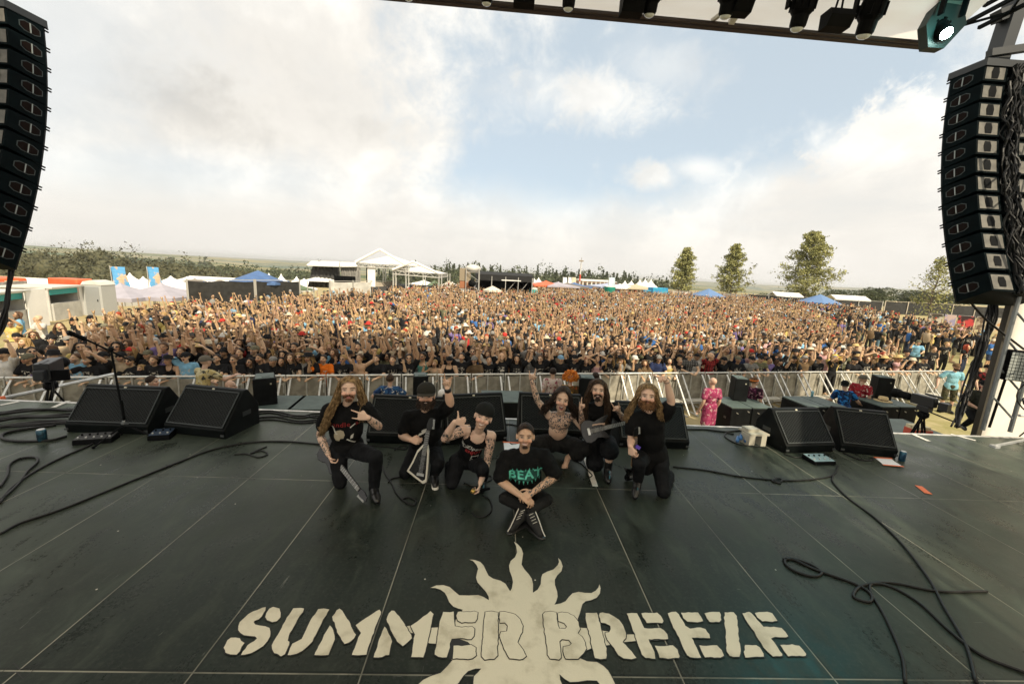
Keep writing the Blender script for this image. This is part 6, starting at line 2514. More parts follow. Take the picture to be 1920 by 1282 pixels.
class Figure:
	"""joints in world metres -> a person with continuous skin; clothes, hair and footwear are children"""
	def __init__(self, j, label, skin=(0.42, 0.27, 0.19), H=1.0, voxel=0.0065, name='person', group=None):
		self.j = {k: V3(v) for k, v in j.items()}
		self.label, self.skin, self.H, self.voxel, self.name, self.group = label, skin, H, voxel, name, group
		self.o = None

	def torso(self, mb, g=0.0, belly=1.0, chest=1.0, neckr=0.055, neck=True):
		j = self.j
		sl, sr, pel, nb = j['sl'], j['sr'], j['pel'], j['neck']
		ch = (sl + sr) / 2
		up = (nb - pel).normalized()
		rt = (sr - sl)
		hw = rt.length / 2
		rt.normalize()
		fw = up.cross(rt)
		if fw.dot(j.get('fw', V3((0, -1, 0)))) < 0:
			fw = -fw
		M = Matrix((rt, fw, up)).transposed()
		self.M = M
		L = (nb - pel).length
		mid = pel.lerp(nb, 0.42)
		upc = pel.lerp(nb, 0.70)
		mb.ell(upc + fw * 0.005, (hw * 0.86 * chest + g, 0.115 * chest + g, L * 0.30 + g), M, 18, 12)
		mb.ell(mid + fw * 0.012 * belly, (hw * 0.76 * belly + g, 0.112 * belly + g, L * 0.34 + g), M, 18, 12)
		mb.ell(pel + up * 0.03, (hw * 0.80 * max(1, belly * 0.95) + g, 0.115 * max(1, belly * 0.95) + g, 0.13 + g), M, 18, 12)
		for s in (sl, sr):
			mb.cap(nb - up * 0.045, s, 0.055 + g, 0.058 + g)
			mb.ell(s, (0.062 + g,) * 3)
		for q in (-1, 1):
			mb.ell(upc + rt * q * hw * 0.42 + up * 0.03 + fw * 0.05, (hw * 0.42 + g * 0.5, 0.06 * chest + g, 0.085), M)
		if neck:
			mb.cap(nb - up * 0.03, j['head'] - V3((0, 0, 0.03)), neckr + g, neckr * 0.95 + g)

	def body(self, hands, jaw=1.0, mouth=0.0, smile=0.0, arm=1.0, leg=1.0, belly=1.0, chest=1.0, paint=None, ink=(), feet=False, nose=1.0, hs=1.0):
		"""hands: {'l': (dir, palm normal, side, pose), 'r': ...}"""
		j = self.j
		mb = MB()
		self.torso(mb, 0, belly, chest)
		hs = self.hs = hs
		Mh = self.Mh = frame(j['face'], j.get('headup', V3((0, 0, 1))))
		head_prims(mb, j['head'], Mh, hs, jaw, mouth, nose)
		for q in 'lr':
			s, e, w = j['s' + q], j['e' + q], j['w' + q]
			limb(mb, [s, s.lerp(e, 0.45), e], [0.056 * arm, 0.053 * arm, 0.041 * arm])
			limb(mb, [e, e.lerp(w, 0.3), w], [0.041 * arm, 0.044 * arm, 0.028 * arm])
			if q in hands:
				d, n, sd, pose = hands[q]
				hand_prims(mb, w, d, n, sd, pose)
			h, k, a = j['h' + q], j['k' + q], j['a' + q]
			limb(mb, [h, h.lerp(k, 0.5), k], [0.085 * leg, 0.074 * leg, 0.055 * leg])
			limb(mb, [k, k.lerp(a, 0.3), a], [0.052 * leg, 0.055 * leg, 0.036 * leg])
			foot_prims(mb, a, j['t' + q], r=0.036)
		me = remesh(mb, self.voxel, 2, 0.4)
		me.name = self.name
		me.materials.append(SK)
		P = coords(me)
		set_col(me, face_paint(P, j['head'], Mh, hs, self.skin, mouth, smile, **(paint or {})))
		set_ink(me, [(j[a].lerp(j[b], t0), j[a].lerp(j[b], t1)) for a, b, t0, t1 in ink])
		self.o = link(bpy.data.objects.new(self.name, me), None, self.label, 'person', self.group)
		return self.o

	def shirt(self, mat, g=0.016, belly=1.0, chest=1.0, sleeve=0.55, sg=0.028, hem=0.0, name='shirt', voxel=0.009, wr=0.008, tank=False, seed=0.0):
		j = self.j
		mb = MB()
		self.torso(mb, g, belly, chest, neck=False)
		if not tank:
			for q in 'lr':
				s, e = j['s' + q], j['e' + q]
				limb(mb, [s, s.lerp(e, sleeve * 0.5), s.lerp(e, sleeve)], [0.062 + g, 0.060 + sg, 0.056 + sg * 1.25])
		if hem:
			M = self.M
			hw = (j['sr'] - j['sl']).length / 2
			up = M.col[2]
			a, b = j['pel'] + V3(up) * 0.05, j['pel'] - V3(up) * hem
			for q in (-1, 1):
				mb.cap(a + V3(M.col[0]) * q * hw * 0.36, b + V3(M.col[0]) * q * hw * 0.40, 0.11 * belly + g, 0.115 * belly + g, 14)
		me = remesh(mb, voxel, 3)
		if tank:
			# scoop the armholes and neckline out of the cloth
			import bmesh
			bm = bmesh.new()
			bm.from_mesh(me)
			up = V3(self.M.col[2])
			dele = []
			for v in bm.verts:
				for q in 'lr':
					s = j['s' + q] + (j['s' + q] - (j['sl'] + j['sr']) / 2) * 0.18
					if (v.co - s).length < 0.115:
						dele.append(v)
						break
				else:
					nk = j['neck'] + V3(self.M.col[1]) * 0.07 - up * 0.03
					if (v.co - nk).length < 0.085:
						dele.append(v)
			bmesh.ops.delete(bm, geom=dele, context='VERTS')
			bm.to_mesh(me)
			bm.free()
		if wr:
			wrinkle(me, wr, 16, seed)
		me.materials.append(mat)
		return link(bpy.data.objects.new(name, me), self.o)

	def trousers(self, mat, g=0.014, upto=1.0, leg=1.0, name='trousers', flare=0.0, wr=0.006, voxel=0.009):
		j = self.j
		mb = MB()
		up = V3(self.M.col[2])
		hw = (j['sr'] - j['sl']).length / 2
		mb.ell(j['pel'] + up * 0.01, (hw * 0.82 + g, 0.125 + g, 0.125), self.M, 18, 10)
		for q in 'lr':
			h, k, a = j['h' + q], j['k' + q], j['a' + q]
			limb(mb, [j['pel'], h], [0.1 + g, 0.09 * leg + g])
			if upto <= 0.5:
				kk = h.lerp(k, upto * 2)
				limb(mb, [h, h.lerp(kk, 0.5), kk], [0.09 * leg + g, 0.084 * leg + g, 0.075 * leg + g + flare])
			else:
				limb(mb, [h, h.lerp(k, 0.5), k], [0.09 * leg + g, 0.079 * leg + g, 0.06 * leg + g])
				e = k.lerp(a, (upto - 0.5) * 2 * 0.97)
				limb(mb, [k, k.lerp(e, 0.4), e], [0.06 * leg + g, 0.058 * leg + g, 0.044 * leg + g + flare])
		me = remesh(mb, voxel, 3)
		if wr:
			wrinkle(me, wr, 18, 3.3)
		me.materials.append(mat)
		return link(bpy.data.objects.new(name, me), self.o)

	def shoes(self, mat, sole=None, r=0.05):
		for q in 'lr':
			mb = MB()
			foot_prims(mb, self.j['a' + q], self.j['t' + q], r=r)
			mb.cap(self.j['a' + q], self.j['a' + q].lerp(self.j['k' + q], 0.16), r * 1.02, r * 1.02)
			me = remesh(mb, 0.009, 3)
			me.materials.append(mat)
			sh = link(bpy.data.objects.new('shoe', me), self.o)
			if sole:
				a, t = self.j['a' + q], self.j['t' + q]
				f = (t - a)
				f.z = 0
				f.normalize()
				mb = MB()
				z = min(a.z - 0.045, t.z) - r * 0.62
				mb.cap(V3((a.x, a.y, z)) - f * 0.055, V3((t.x, t.y, z)) + f * 0.015, r * 0.9, r * 0.8, 12)
				for i, v in enumerate(mb.v):
					mb.v[i] = (v[0], v[1], z + (v[2] - z) * 0.45)
				mb.build('sole', sole, sh, True)

	def child(self, mb, name, mat, smooth=True):
		return mb.build(name, mat, self.o, smooth)

	def skull_hair(self, mat, paths=(), r0=0.011, n=3, seed=1, spread=0.012, back=0.0, top=0.0, name='hair', low=-0.02, thick=0.012, scalp=True, hairline=0.075):
		"""a scalp of hair with strands; paths in head coordinates"""
		mb = MB()
		c, M, s = self.j['head'], self.Mh, self.hs
		if scalp:
			# a shell over the skull, open at the face
			vs, fs, idx = [], [], {}
			R, K = 13, 22
			for i in range(R):
				th = PI * 0.62 * i / (R - 1)
				for k in range(K):
					ph = 2 * PI * k / K
					# forward direction is +y; pull the rim up at the front
					fr = max(0.0, math.sin(ph))
					t2 = th * (1 - 0.52 * fr ** 1.2 * (1 + (0.075 - hairline) * 5))
					x = (0.076 + thick) * math.sin(t2) * math.cos(ph)
					y = -0.012 + (0.097 + thick) * math.sin(t2) * math.sin(ph) - back * (1 - fr)
					z = 0.035 + (0.087 + thick + top) * math.cos(t2)
					vs.append(c + M @ V3((x, y, z)) * s)
			for i in range(R - 1):
				for k in range(K):
					k2 = (k + 1) % K
					fs.append((i * K + k, (i + 1) * K + k, (i + 1) * K + k2, i * K + k2))
			mb.add(vs, fs)
		P = [[c + M @ V3(p) * s for p in path] for path in paths]
		locks(mb, P, r0, 5, seed, n, spread)
		return mb.build(name, mat, self.o, True)

	def beard(self, mat, length=0.03, width=1.0, moustache=True, chin_only=False, seed=2, name='beard', full=0.0):
		mb = MB()
		c, M, s = self.j['head'], self.Mh, self.hs
		rr = random.Random(seed)
		paths = []
		a0 = 0.35 if chin_only else 1.25
		n = 14 if chin_only else 30
		for i in range(n):
			a = -a0 + 2 * a0 * i / (n - 1)
			for lev in range(2 if chin_only else 3):
				x, y = 0.058 * math.sin(a) * width, 0.035 + 0.056 * math.cos(a)
				z = -0.066 - 0.022 * math.cos(a) + 0.022 * lev * (1 - 0.55 * math.cos(a)) + (0.025 * (1 - math.cos(a)))
				if chin_only and lev:
					z = -0.082
				d = V3((x * 2.2 + rr.uniform(-0.01, 0.01), 0.02 * math.cos(a) + rr.uniform(-0.01, 0.01), -0.06 - 0.5 * length * math.cos(a))).normalized()
				p = V3((x, y, z))
				L = length * (0.55 + 0.6 * max(0, math.cos(a))) * rr.uniform(0.75, 1.15)
				paths.append([p - d * 0.008, p + d * L * 0.5, p + d * L + V3((rr.uniform(-1, 1) * 0.006, -0.006, 0))])
		if moustache:
			for q in (-1, 1):
				for i in range(6):
					t = i / 5
					p = V3((q * (0.004 + 0.022 * t), 0.098 - 0.012 * t, -0.04 - 0.006 * t))
					paths.append([p, p + V3((q * 0.012, -0.003, -0.008)), p + V3((q * 0.02, -0.01, -0.02 - 0.008 * t))])
		P = [[c + M @ V3(p) * s for p in path] for path in paths]
		locks(mb, P, 0.0075, 5, seed, 2, 0.004)
		return mb.build(name, mat, self.o, True)

	def cap_hat(self, mat, brim_mat=None, name='cap', back=False, brim=0.085, beanie=False):
		c, M, s = self.j['head'], self.Mh, self.hs
		mb = MB()
		vs, fs = [], []
		R, K = 9, 24
		lim = PI * 0.5
		for i in range(R):
			th = lim * i / (R - 1)
			for k in range(K):
				ph = 2 * PI * k / K
				x = 0.092 * math.sin(th) ** 0.85 * math.cos(ph)
				y = -0.012 + 0.112 * math.sin(th) ** 0.85 * math.sin(ph)
				z = 0.048 + 0.088 * math.cos(th) + (0.008 if beanie else 0.0)
				vs.append(c + M @ V3((x, y, z)) * s)
		for i in range(R - 1):
			for k in range(K):
				k2 = (k + 1) % K
				fs.append((i * K + k, (i + 1) * K + k, (i + 1) * K + k2, i * K + k2))
		base = len(vs)
		for k in range(K):
			ph = 2 * PI * k / K
			vs.append(c + M @ V3((0.09 * math.cos(ph), -0.012 + 0.11 * math.sin(ph), 0.028)) * s)
			k2 = (k + 1) % K
			fs.append(((R - 1) * K + k, base + k, base + k2, (R - 1) * K + k2))
		mb.add(vs, fs)
		hat = mb.build(name, mat, self.o, True)
		if not beanie:
			mb = MB()
			sg = -1 if back else 1
			top, bot = [], []
			for i in range(13):
				a = PI * (0.12 + 0.76 * i / 12)
				inner = V3((0.09 * math.cos(a), (-0.012 + 0.108 * math.sin(a)), 0.036))
				outer = V3((0.088 * math.cos(a), 0.02 + (0.085 + brim) * math.sin(a), 0.026 - 0.012 * math.cos(a) ** 2))
				if sg < 0:
					inner.y, outer.y = -0.024 - inner.y, -0.024 - outer.y
				top.append((inner, outer))
			vs = []
			for inner, outer in top:
				vs += [c + M @ inner * s, c + M @ outer * s, c + M @ (outer - V3((0, 0, 0.006))) * s, c + M @ (inner - V3((0, 0, 0.006))) * s]
			fs = []
			for i in range(12):
				for k in range(4):
					k2 = (k + 1) % 4
					fs.append((i * 4 + k, i * 4 + k2, (i + 1) * 4 + k2, (i + 1) * 4 + k))
			fs += [(0, 3, 2, 1), (48, 49, 50, 51)]
			mb.add(vs, fs).build('brim', brim_mat or mat, hat, True)
		return hat
# pose of every band member: joint -> (photo x, photo y, depth in metres)
POSES = dict(
 A=dict(head=(655,730,4.34), neck=(651,757,4.42), sl=(616,768,4.42), sr=(686,764,4.40), el=(600,815,4.50), wl=(616,852,4.40), er=(710,799,4.32), wr=(690,783,4.14),
		pel=(650,838,4.52), hl=(634,844,4.5), hr=(668,844,4.48), kl=(638,906,4.36), al=(636,900,4.80), tl=(634,906,5.0), kr=(705,856,4.13), ar=(701,917,4.22), tr=(707,931,4.04)),
 B=dict(head=(799,742,4.66), neck=(797,769,4.74), sl=(766,780,4.74), sr=(829,775,4.72), el=(754,816,4.76), wl=(770,824,4.55), er=(844,756,4.60), wr=(839,728,4.52),
		pel=(797,840,4.88), hl=(782,844,4.86), hr=(812,844,4.86), kl=(760,889,4.62), al=(772,886,5.02), tl=(776,890,5.2), kr=(822,868,4.50), ar=(814,897,4.58), tr=(816,909,4.40)),
 C=dict(head=(906,782,4.30), neck=(898,806,4.42), sl=(870,806,4.42), sr=(921,817,4.46), el=(834,822,4.26), wl=(853,791,4.10), er=(914,862,4.46), wr=(901,905,4.26),
		pel=(874,861,4.68), hl=(858,864,4.64), hr=(888,866,4.64), kl=(848,905,4.42), al=(842,900,4.86), tl=(840,905,5.04), kr=(905,878,4.28), ar=(905,908,4.50), tr=(903,917,4.32)),
 D=dict(head=(985,818,3.93), neck=(983,843,4.02), sl=(949,856,4.04), sr=(1021,853,4.04), el=(938,901,3.93), wl=(977,929,3.70), er=(1041,893,3.92), wr=(1001,921,3.72),
		pel=(985,926,4.10), hl=(966,930,4.06), hr=(1004,930,4.06), kl=(945,934,3.84), al=(984,952,3.74), tl=(960,970,3.62), kr=(1026,936,3.82), ar=(992,958,3.72), tr=(1015,982,3.56)),
 E=dict(head=(1054,750,5.10), neck=(1052,773,5.22), sl=(1030,779,5.26), sr=(1078,783,5.20), el=(1008,751,5.24), wl=(997,715,5.20), er=(1097,808,5.10), wr=(1106,800,4.86),
		pel=(1043,828,5.36), hl=(1028,831,5.32), hr=(1058,832,5.30), kl=(1008,830,5.0), al=(1020,858,5.22), tl=(1012,864,5.06), kr=(1097,841,5.0), ar=(1064,858,5.14), tr=(1060,868,4.98)),
 F=dict(head=(1121,731,5.02), neck=(1123,757,5.10), sl=(1097,766,5.10), sr=(1151,764,5.08), el=(1092,797,5.06), wl=(1089,772,4.90), er=(1172,789,5.02), wr=(1160,772,4.86),
		pel=(1126,826,5.20), hl=(1112,830,5.18), hr=(1140,830,5.16), kl=(1116,869,5.0), al=(1122,862,5.40), tl=(1124,866,5.58), kr=(1143,846,4.74), ar=(1139,890,4.82), tr=(1140,906,4.62)),
 G=dict(head=(1214,742,4.42), neck=(1216,770,4.50), sl=(1187,782,4.50), sr=(1246,780,4.48), el=(1184,822,4.44), wl=(1182,836,4.22), er=(1259,752,4.40), wr=(1250,714,4.34),
		pel=(1220,853,4.62), hl=(1204,857,4.6), hr=(1236,857,4.6), kl=(1198,868,4.24), al=(1196,900,4.46), tl=(1193,910,4.28), kr=(1243,929,4.36), ar=(1250,912,4.80), tr=(1252,914,4.98)),
)
# ================================================================ the seven people in front
def joints(key, kneel=''):
	j = {k: DP(*v) for k, v in POSES[key].items()}
	for q in kneel:                                   # a knee on the floor: shin and foot lie behind it
		k = j['k' + q]
		k.z = 0.065
		j['a' + q] = k + V3((j['a' + q].x - k.x, 0.40, 0.02))
		j['t' + q] = j['a' + q] + V3((0, 0.13, -0.045))
	for q in 'lr':
		if q not in kneel:
			j['a' + q].z = max(j['a' + q].z, 0.085)
			j['t' + q].z = 0.042
	j['face'] = (V3((0, 0, CAM_H)) - j['head']).normalized() * 0.75 + V3((0, -0.25, -0.06))
	return j


def long_paths(L, out=0.0, back=0.0, side=1, n=9, front=0.03, wave=0.02, seed=0, drape=0.03):
	"""paths for long hair on one side; side=+1 is the photo's left"""
	rr = random.Random(seed)
	P = []
	for i in range(n):
		t = i / (n - 1)
		y0 = front - 0.11 * t
		x0 = 0.022 + 0.03 * t
		p = [(side * x0, y0 + 0.02, 0.115 - 0.01 * t), (side * (0.074 + 0.005 * t), y0, 0.06), (side * (0.093 + 0.006 * rr.random()), y0 - 0.008, -0.02)]
		m = 4
		for k in range(1, m + 1):
			f = k / m
			p.append((side * (0.093 + drape * min(1, f * 2) + out * f ** 1.3 + wave * math.sin(f * 5 + i)), y0 - 0.012 - back * f - 0.01 * f, -0.02 - L * f * (0.85 + 0.3 * rr.random())))
		P.append(p)
	return P


BLONDE = hair_mat('blond_hair', (0.10, 0.062, 0.028), (0.28, 0.185, 0.09))
DARKH = hair_mat('dark_hair', (0.010, 0.007, 0.005), (0.035, 0.022, 0.015))
BROWNH = hair_mat('brown_hair', (0.02, 0.012, 0.008), (0.06, 0.036, 0.02))
GINGER = hair_mat('ginger_beard', (0.06, 0.029, 0.013), (0.15, 0.075, 0.033))
BLK1 = cloth('black_cotton', (0.004, 0.0042, 0.0045), col2=(0.0075, 0.0075, 0.0075), scale=7)
BLK2 = cloth('black_denim', (0.0055, 0.006, 0.007), col2=(0.011, 0.0115, 0.013), scale=10)
BLK3 = cloth('faded_black', (0.009, 0.009, 0.009), col2=(0.016, 0.016, 0.0155), scale=6)
BOOT = mm('black_leather', (0.01, 0.01, 0.01), 0.35)
SOLE = mm('white_sole', (0.6, 0.58, 0.52), 0.6)
GRP = 'band members posing at the front of the stage'
RED = mm('red_print', (0.30, 0.02, 0.02), 0.8)
WHITEP = mm('white_print', (0.55, 0.53, 0.47), 0.8)
TEALP = mm('teal_print', (0.07, 0.38, 0.28), 0.8)
PALE = (0.62, 0.43, 0.32)


def wristband(f, q, mat=None, t=0.93, r=0.032, w=0.02, name='wristband'):
	e, ww = f.j['e' + q], f.j['w' + q]
	a = e.lerp(ww, t)
	d = (ww - e).normalized()
	mb = MB()
	mb.tube([a - d * w / 2, a + d * w / 2], r, 12)
	mb.build(name, mat or BOOT, f.o, True)


# --- long-haired guitarist, left
f = Figure(joints('A', 'l'), 'long-haired blond man kneeling at left with moustache and rock horns hand across his chest', PALE, group=GRP)
f.body({'r': ((-0.95, -0.1, 0.22), (0.1, 1, -0.1), -1, 'horns'), 'l': ((0.45, -0.25, -0.75), (0.8, 0.35, 0.2), 1, 'grip')}, hs=1.2, jaw=1.0, mouth=0.15, belly=1.12, arm=1.08,
	   paint=dict(squint=0.8, stubble=(0.2, 0.1, 0.06)), ink=[('el', 'wl', 0.0, 0.8), ('sl', 'el', 0.5, 1.0), ('er', 'wr', 0.1, 0.45)])
sh = f.shirt(BLK1, belly=1.12, sleeve=0.62, sg=0.024, seed=1)
f.trousers(BLK2, leg=1.05)
f.shoes(BOOT, r=0.052)
f.skull_hair(BLONDE, long_paths(0.40, 0.13, 0.06, 1, 14, seed=1) + long_paths(0.27, 0.0, 0.03, -1, 11, seed=2), 0.0065, 9, 3, 0.017, hairline=0.105)
f.beard(hair_mat('dark_moustache', (0.05, 0.022, 0.01), (0.13, 0.06, 0.03)), 0.012, chin_only=True, seed=4)
wristband(f, 'r', t=0.94)
up, rt = V3(f.M.col[2]), V3(f.M.col[0]) * (1 if f.M.col[0][0] > 0 else -1)
ctr = f.j['pel'].lerp(f.j['neck'], 0.66)
print_on(sh, 'Candle', ctr + rt * -0.05, rt, up, 0.088, RED)
print_on(sh, 's', ctr + rt * 0.15, rt, up, 0.088, RED)
skl = [[(-0.07, -0.02), (-0.075, 0.03), (-0.05, 0.07), (0.0, 0.08), (0.04, 0.065), (0.055, 0.02), (0.04, -0.03), (0.0, -0.035), (-0.01, -0.06), (-0.05, -0.05)]]
print_on(sh, None, ctr + up * -0.14 + rt * -0.02, rt, up, 1, mm('bone_print', (0.34, 0.29, 0.20), 0.8), 'skull_print', shapes=skl)
bones = [[(-0.14, 0.12), (-0.125, 0.125), (-0.05, 0.03), (-0.065, 0.02)], [(0.05, -0.05), (0.06, -0.04), (0.14, -0.12), (0.125, -0.13)], [(0.08, 0.1), (0.13, 0.14), (0.14, 0.13), (0.09, 0.09)], [(0.10, 0.0), (0.13, 0.02), (0.12, -0.04), (0.09, -0.05)]]
print_on(sh, None, ctr + up * -0.14 + rt * -0.0, rt, up, 1, WHITEP, 'bone_print', shapes=bones)
FA = f

# --- bearded man in a cap
f = Figure(joints('B', 'l'), 'bearded man in a dark cap raising a rock horns hand and holding an angular guitar', (0.56, 0.37, 0.26), group=GRP)
f.body({'r': ((0.03, -0.12, 1), (0, -1, -0.1), -1, 'horns'), 'l': ((0.9, -0.35, 0.0), (0.2, 0.9, -0.3), 1, 'grip')}, hs=1.24, jaw=1.1, mouth=0.35, arm=1.22, belly=1.25, chest=1.1, leg=1.1,
	   paint=dict(stubble=(0.06, 0.035, 0.02)))
sh = f.shirt(BLK1, belly=1.25, chest=1.1, sleeve=0.66, sg=0.03, seed=2)
f.trousers(BLK2, leg=1.08)
f.shoes(BOOT, SOLE)
f.skull_hair(DARKH, [], thick=0.008)
f.beard(hair_mat('dark_beard', (0.012, 0.008, 0.006), (0.04, 0.024, 0.016)), 0.045, 1.1)
f.cap_hat(cloth('cap_cloth', (0.022, 0.021, 0.017)), cloth('cap_brim', (0.05, 0.045, 0.034)))
wristband(f, 'r', t=0.92, r=0.04, w=0.05)
up, rt = V3(f.M.col[2]), V3(f.M.col[0]) * (1 if f.M.col[0][0] > 0 else -1)
ctr = f.j['pel'].lerp(f.j['neck'], 0.62)
emb = [[(-0.10, -0.05), (-0.02, -0.02), (0.05, 0.03), (0.02, 0.055), (-0.04, 0.03), (-0.03, 0.0), (-0.07, -0.01)], [(-0.05, 0.02), (0.03, 0.06), (0.07, 0.09), (0.075, 0.06), (0.05, 0.045), (0.06, 0.02), (-0.04, -0.005)],
	   [(-0.01, -0.05), (0.03, -0.03), (0.06, -0.035), (0.04, -0.055), (0.02, -0.075)]]
print_on(sh, None, ctr + rt * 0.03, rt, up, 1, WHITEP, shapes=emb)
FB = f

# --- singer in a tank top
j = joints('C', 'l')
j['headup'] = V3((0.28, 0, 1))
f = Figure(j, 'smiling man in beanie and black tank top, tattooed arm reaching down to the floor', PALE, group=GRP)
f.body({'l': ((0.86, -0.25, 0.1), (0.1, 1, 0.1), 1, 'shaka'), 'r': ((-0.2, -0.25, -0.95), (-0.95, 0.1, 0.15), -1, 'grip')}, hs=1.2, mouth=0.0, smile=1.0, arm=1.1,
	   paint=dict(stubble=(0.3, 0.18, 0.12), squint=0.5), ink=[('sr', 'er', 0.15, 1.0), ('sl', 'el', 0.35, 1.0), ('el', 'wl', 0.0, 0.25)])
tk = f.shirt(BLK1, g=0.012, tank=True, seed=3, name='tank_top', wr=0.005)
f.trousers(BLK2, leg=1.05)
f.shoes(BOOT, r=0.052)
f.cap_hat(cloth('beanie_wool', (0.010, 0.011, 0.010)), beanie=True, name='beanie')
wristband(f, 'r', mm('green_band', (0.05, 0.12, 0.05), 0.7), t=0.86, w=0.022)
up, rt = V3(f.M.col[2]), V3(f.M.col[0]) * (1 if f.M.col[0][0] > 0 else -1)
ctr = f.j['pel'].lerp(f.j['neck'], 0.55)
print_on(tk, 'Zippo', ctr + rt * 0.008 + up * 0.075, rt, up, 0.076, WHITEP, bold=0.003, off=0.006)
print_on(tk, 'ENJOY', ctr + rt * 0.01 + up * 0.0, rt, up, 0.06, RED, bold=0.002, off=0.006)
print_on(tk, None, ctr + rt * 0.05 - up * 0.09, rt, up, 1, WHITEP, shapes=[[(-0.045, -0.03), (-0.045, 0.04), (-0.033, 0.04), (-0.033, -0.03)], [(-0.033, 0.028), (-0.033, 0.04), (0.045, 0.04), (0.045, 0.028)],
		 [(0.033, -0.03), (0.033, 0.028), (0.045, 0.028), (0.045, -0.03)], [(-0.033, -0.03), (-0.033, -0.018), (0.033, -0.018), (0.033, -0.03)], [(-0.045, -0.065), (-0.045, -0.045), (0.045, -0.045), (0.045, -0.065)]])
ringp = []
for i in range(14):
	a, b = 2 * PI * i / 14, 2 * PI * (i + 1) / 14
	ringp.append([(0.045 * math.cos(a), 0.045 * math.sin(a)), (0.045 * math.cos(b), 0.045 * math.sin(b)), (0.036 * math.cos(b), 0.036 * math.sin(b)), (0.036 * math.cos(a), 0.036 * math.sin(a))])
ringp += [[(-0.025, -0.02), (-0.012, -0.02), (0.02, 0.025), (0.008, 0.025)], [(0.012, -0.02), (0.025, -0.02), (-0.008, 0.025), (-0.02, 0.025)]]
print_on(tk, None, ctr - rt * 0.13 + up * 0.05, rt, up, 1, WHITEP, shapes=ringp)
FC = f

# --- seated man in front
f = Figure(joints('D'), 'young man sitting cross-legged in front with tied-back hair and teal lettering on his tee', (0.52, 0.335, 0.22), group=GRP)
f.body({'l': ((0.88, -0.2, -0.45), (-0.3, 0.45, -0.85), 1, 'relaxed'), 'r': ((-0.85, -0.25, -0.4), (0.25, 0.5, -0.85), -1, 'relaxed')}, hs=1.13, smile=0.8, arm=1.06, leg=1.0, belly=1.05,
	   paint=dict(stubble=(0.13, 0.08, 0.055)), ink=[('er', 'wr', 0.0, 0.95)])
sh = f.shirt(BLK1, g=0.015, belly=1.06, sleeve=0.8, sg=0.03, seed=4, wr=0.012)
f.trousers(BLK3, g=0.008, leg=0.9, flare=0.015)
f.shoes(mm('black_canvas', (0.008, 0.008, 0.009), 0.7), BOOT, r=0.052)
for q, s in (('l', -1), ('r', 1)):
	a, t = f.j['a' + q], f.j['t' + q]
	mb, ml = MB(), MB()
	side = V3((s * 0.05, -0.02, 0))
	pts = [a + side + V3((0, 0.02, 0.03)), a.lerp(t, 0.35) + side + V3((0, -0.03, 0.03)), a.lerp(t, 0.75) + side + V3((s * -0.006, -0.03, 0.0)), t + side * 0.8 + V3((0, -0.03, 0.0))]
	mb.tube(smooth_path(pts, 5), 0.0055, 5)
	for i in range(4):
		m = a.lerp(t, 0.2 + 0.11 * i) + V3((-s * 0.004, -0.038, 0.038 - 0.004 * i))
		ml.bar(m + V3((-0.024, 0, -0.01)), m + V3((0.018, -0.004, 0.016)), 0.004)
	mb.build('shoe_stripe', WHITEP, f.o, True)
	ml.build('shoe_lace', WHITEP, f.o)
f.skull_hair(DARKH, [[(0, -0.1, 0.08), (0, -0.13, 0.06), (0, -0.14, 0.0), (0, -0.13, -0.05)]], 0.03, 6, 5, 0.02, thick=0.006, hairline=0.095)
f.beard(DARKH, 0.006, 0.85, False, True, seed=5)
mb = MB()
for q in (-1, 1):
	mb.ell(f.j['head'] + f.Mh @ V3((q * 0.084, 0.0, -0.03)), (0.009,) * 3, None, 8, 6)
mb.build('earring', STEEL, f.o)
up, rt = V3(f.M.col[2]), V3(f.M.col[0]) * (1 if f.M.col[0][0] > 0 else -1)
ctr = f.j['pel'].lerp(f.j['neck'], 0.60)
print_on(sh, 'BEAT', ctr + up * 0.005, rt, up, 0.145, mm('teal_bright', (0.12, 0.55, 0.42), 0.8), bold=0.003, off=0.007)
drips = []
rr = random.Random(8)
for i in range(15):
	x0 = -0.155 + 0.022 * i
	y0 = rr.uniform(0.055, 0.065) if i % 2 else rr.uniform(-0.065, -0.055)
	L = rr.uniform(0.02, 0.05) * (1 if i % 2 else -1)
	drips.append([(x0 - 0.009, y0), (x0 + 0.009, y0), (x0 + rr.uniform(-0.008, 0.008), y0 + L)])
print_on(sh, None, ctr, rt, up, 1, TEALP, shapes=drips)
print_on(sh, None, ctr, rt, up, 1, mm('teal_dark', (0.01, 0.07, 0.055), 0.8), shapes=[[(-0.175, -0.06), (0.175, -0.06), (0.18, 0.0), (0.165, 0.065), (-0.165, 0.065), (-0.18, 0.0)]], off=0.002)
FD = f

# --- shirtless man squatting
j = joints('E')
j['headup'] = V3((0.1, 0, 1))
f = Figure(j, 'shirtless squatting man, mouth wide open, tattooed chest, one arm raised in rock horns', (0.57, 0.39, 0.28), group=GRP)
f.body({'l': ((-0.02, -0.1, 1), (0, -1, -0.1), 1, 'horns'), 'r': ((0.85, -0.3, 0.4), (0.3, -0.6, -0.6), -1, 'open')}, hs=1.24, jaw=1.05, mouth=1.0, arm=1.0, chest=1.0,
	   paint=dict(stubble=(0.16, 0.1, 0.07)), ink=[('el', 'wl', 0.0, 0.9), ('sl', 'sr', 0.2, 0.8), ('er', 'wr', 0.1, 0.5)])
mb = MB()
a, t = f.j['ar'], f.j['tr']
d = (t - a).normalized()
sd = d.cross(V3((0, 0, 1))).normalized()
for i in range(5):
	b = t + sd * (0.032 - 0.016 * i)
	mb.cap(b - d * 0.015, b + d * (0.03 - 0.004 * abs(i - 1)) + V3((0, 0, -0.012)), 0.011 - 0.001 * i, 0.009 - 0.001 * i, 8)
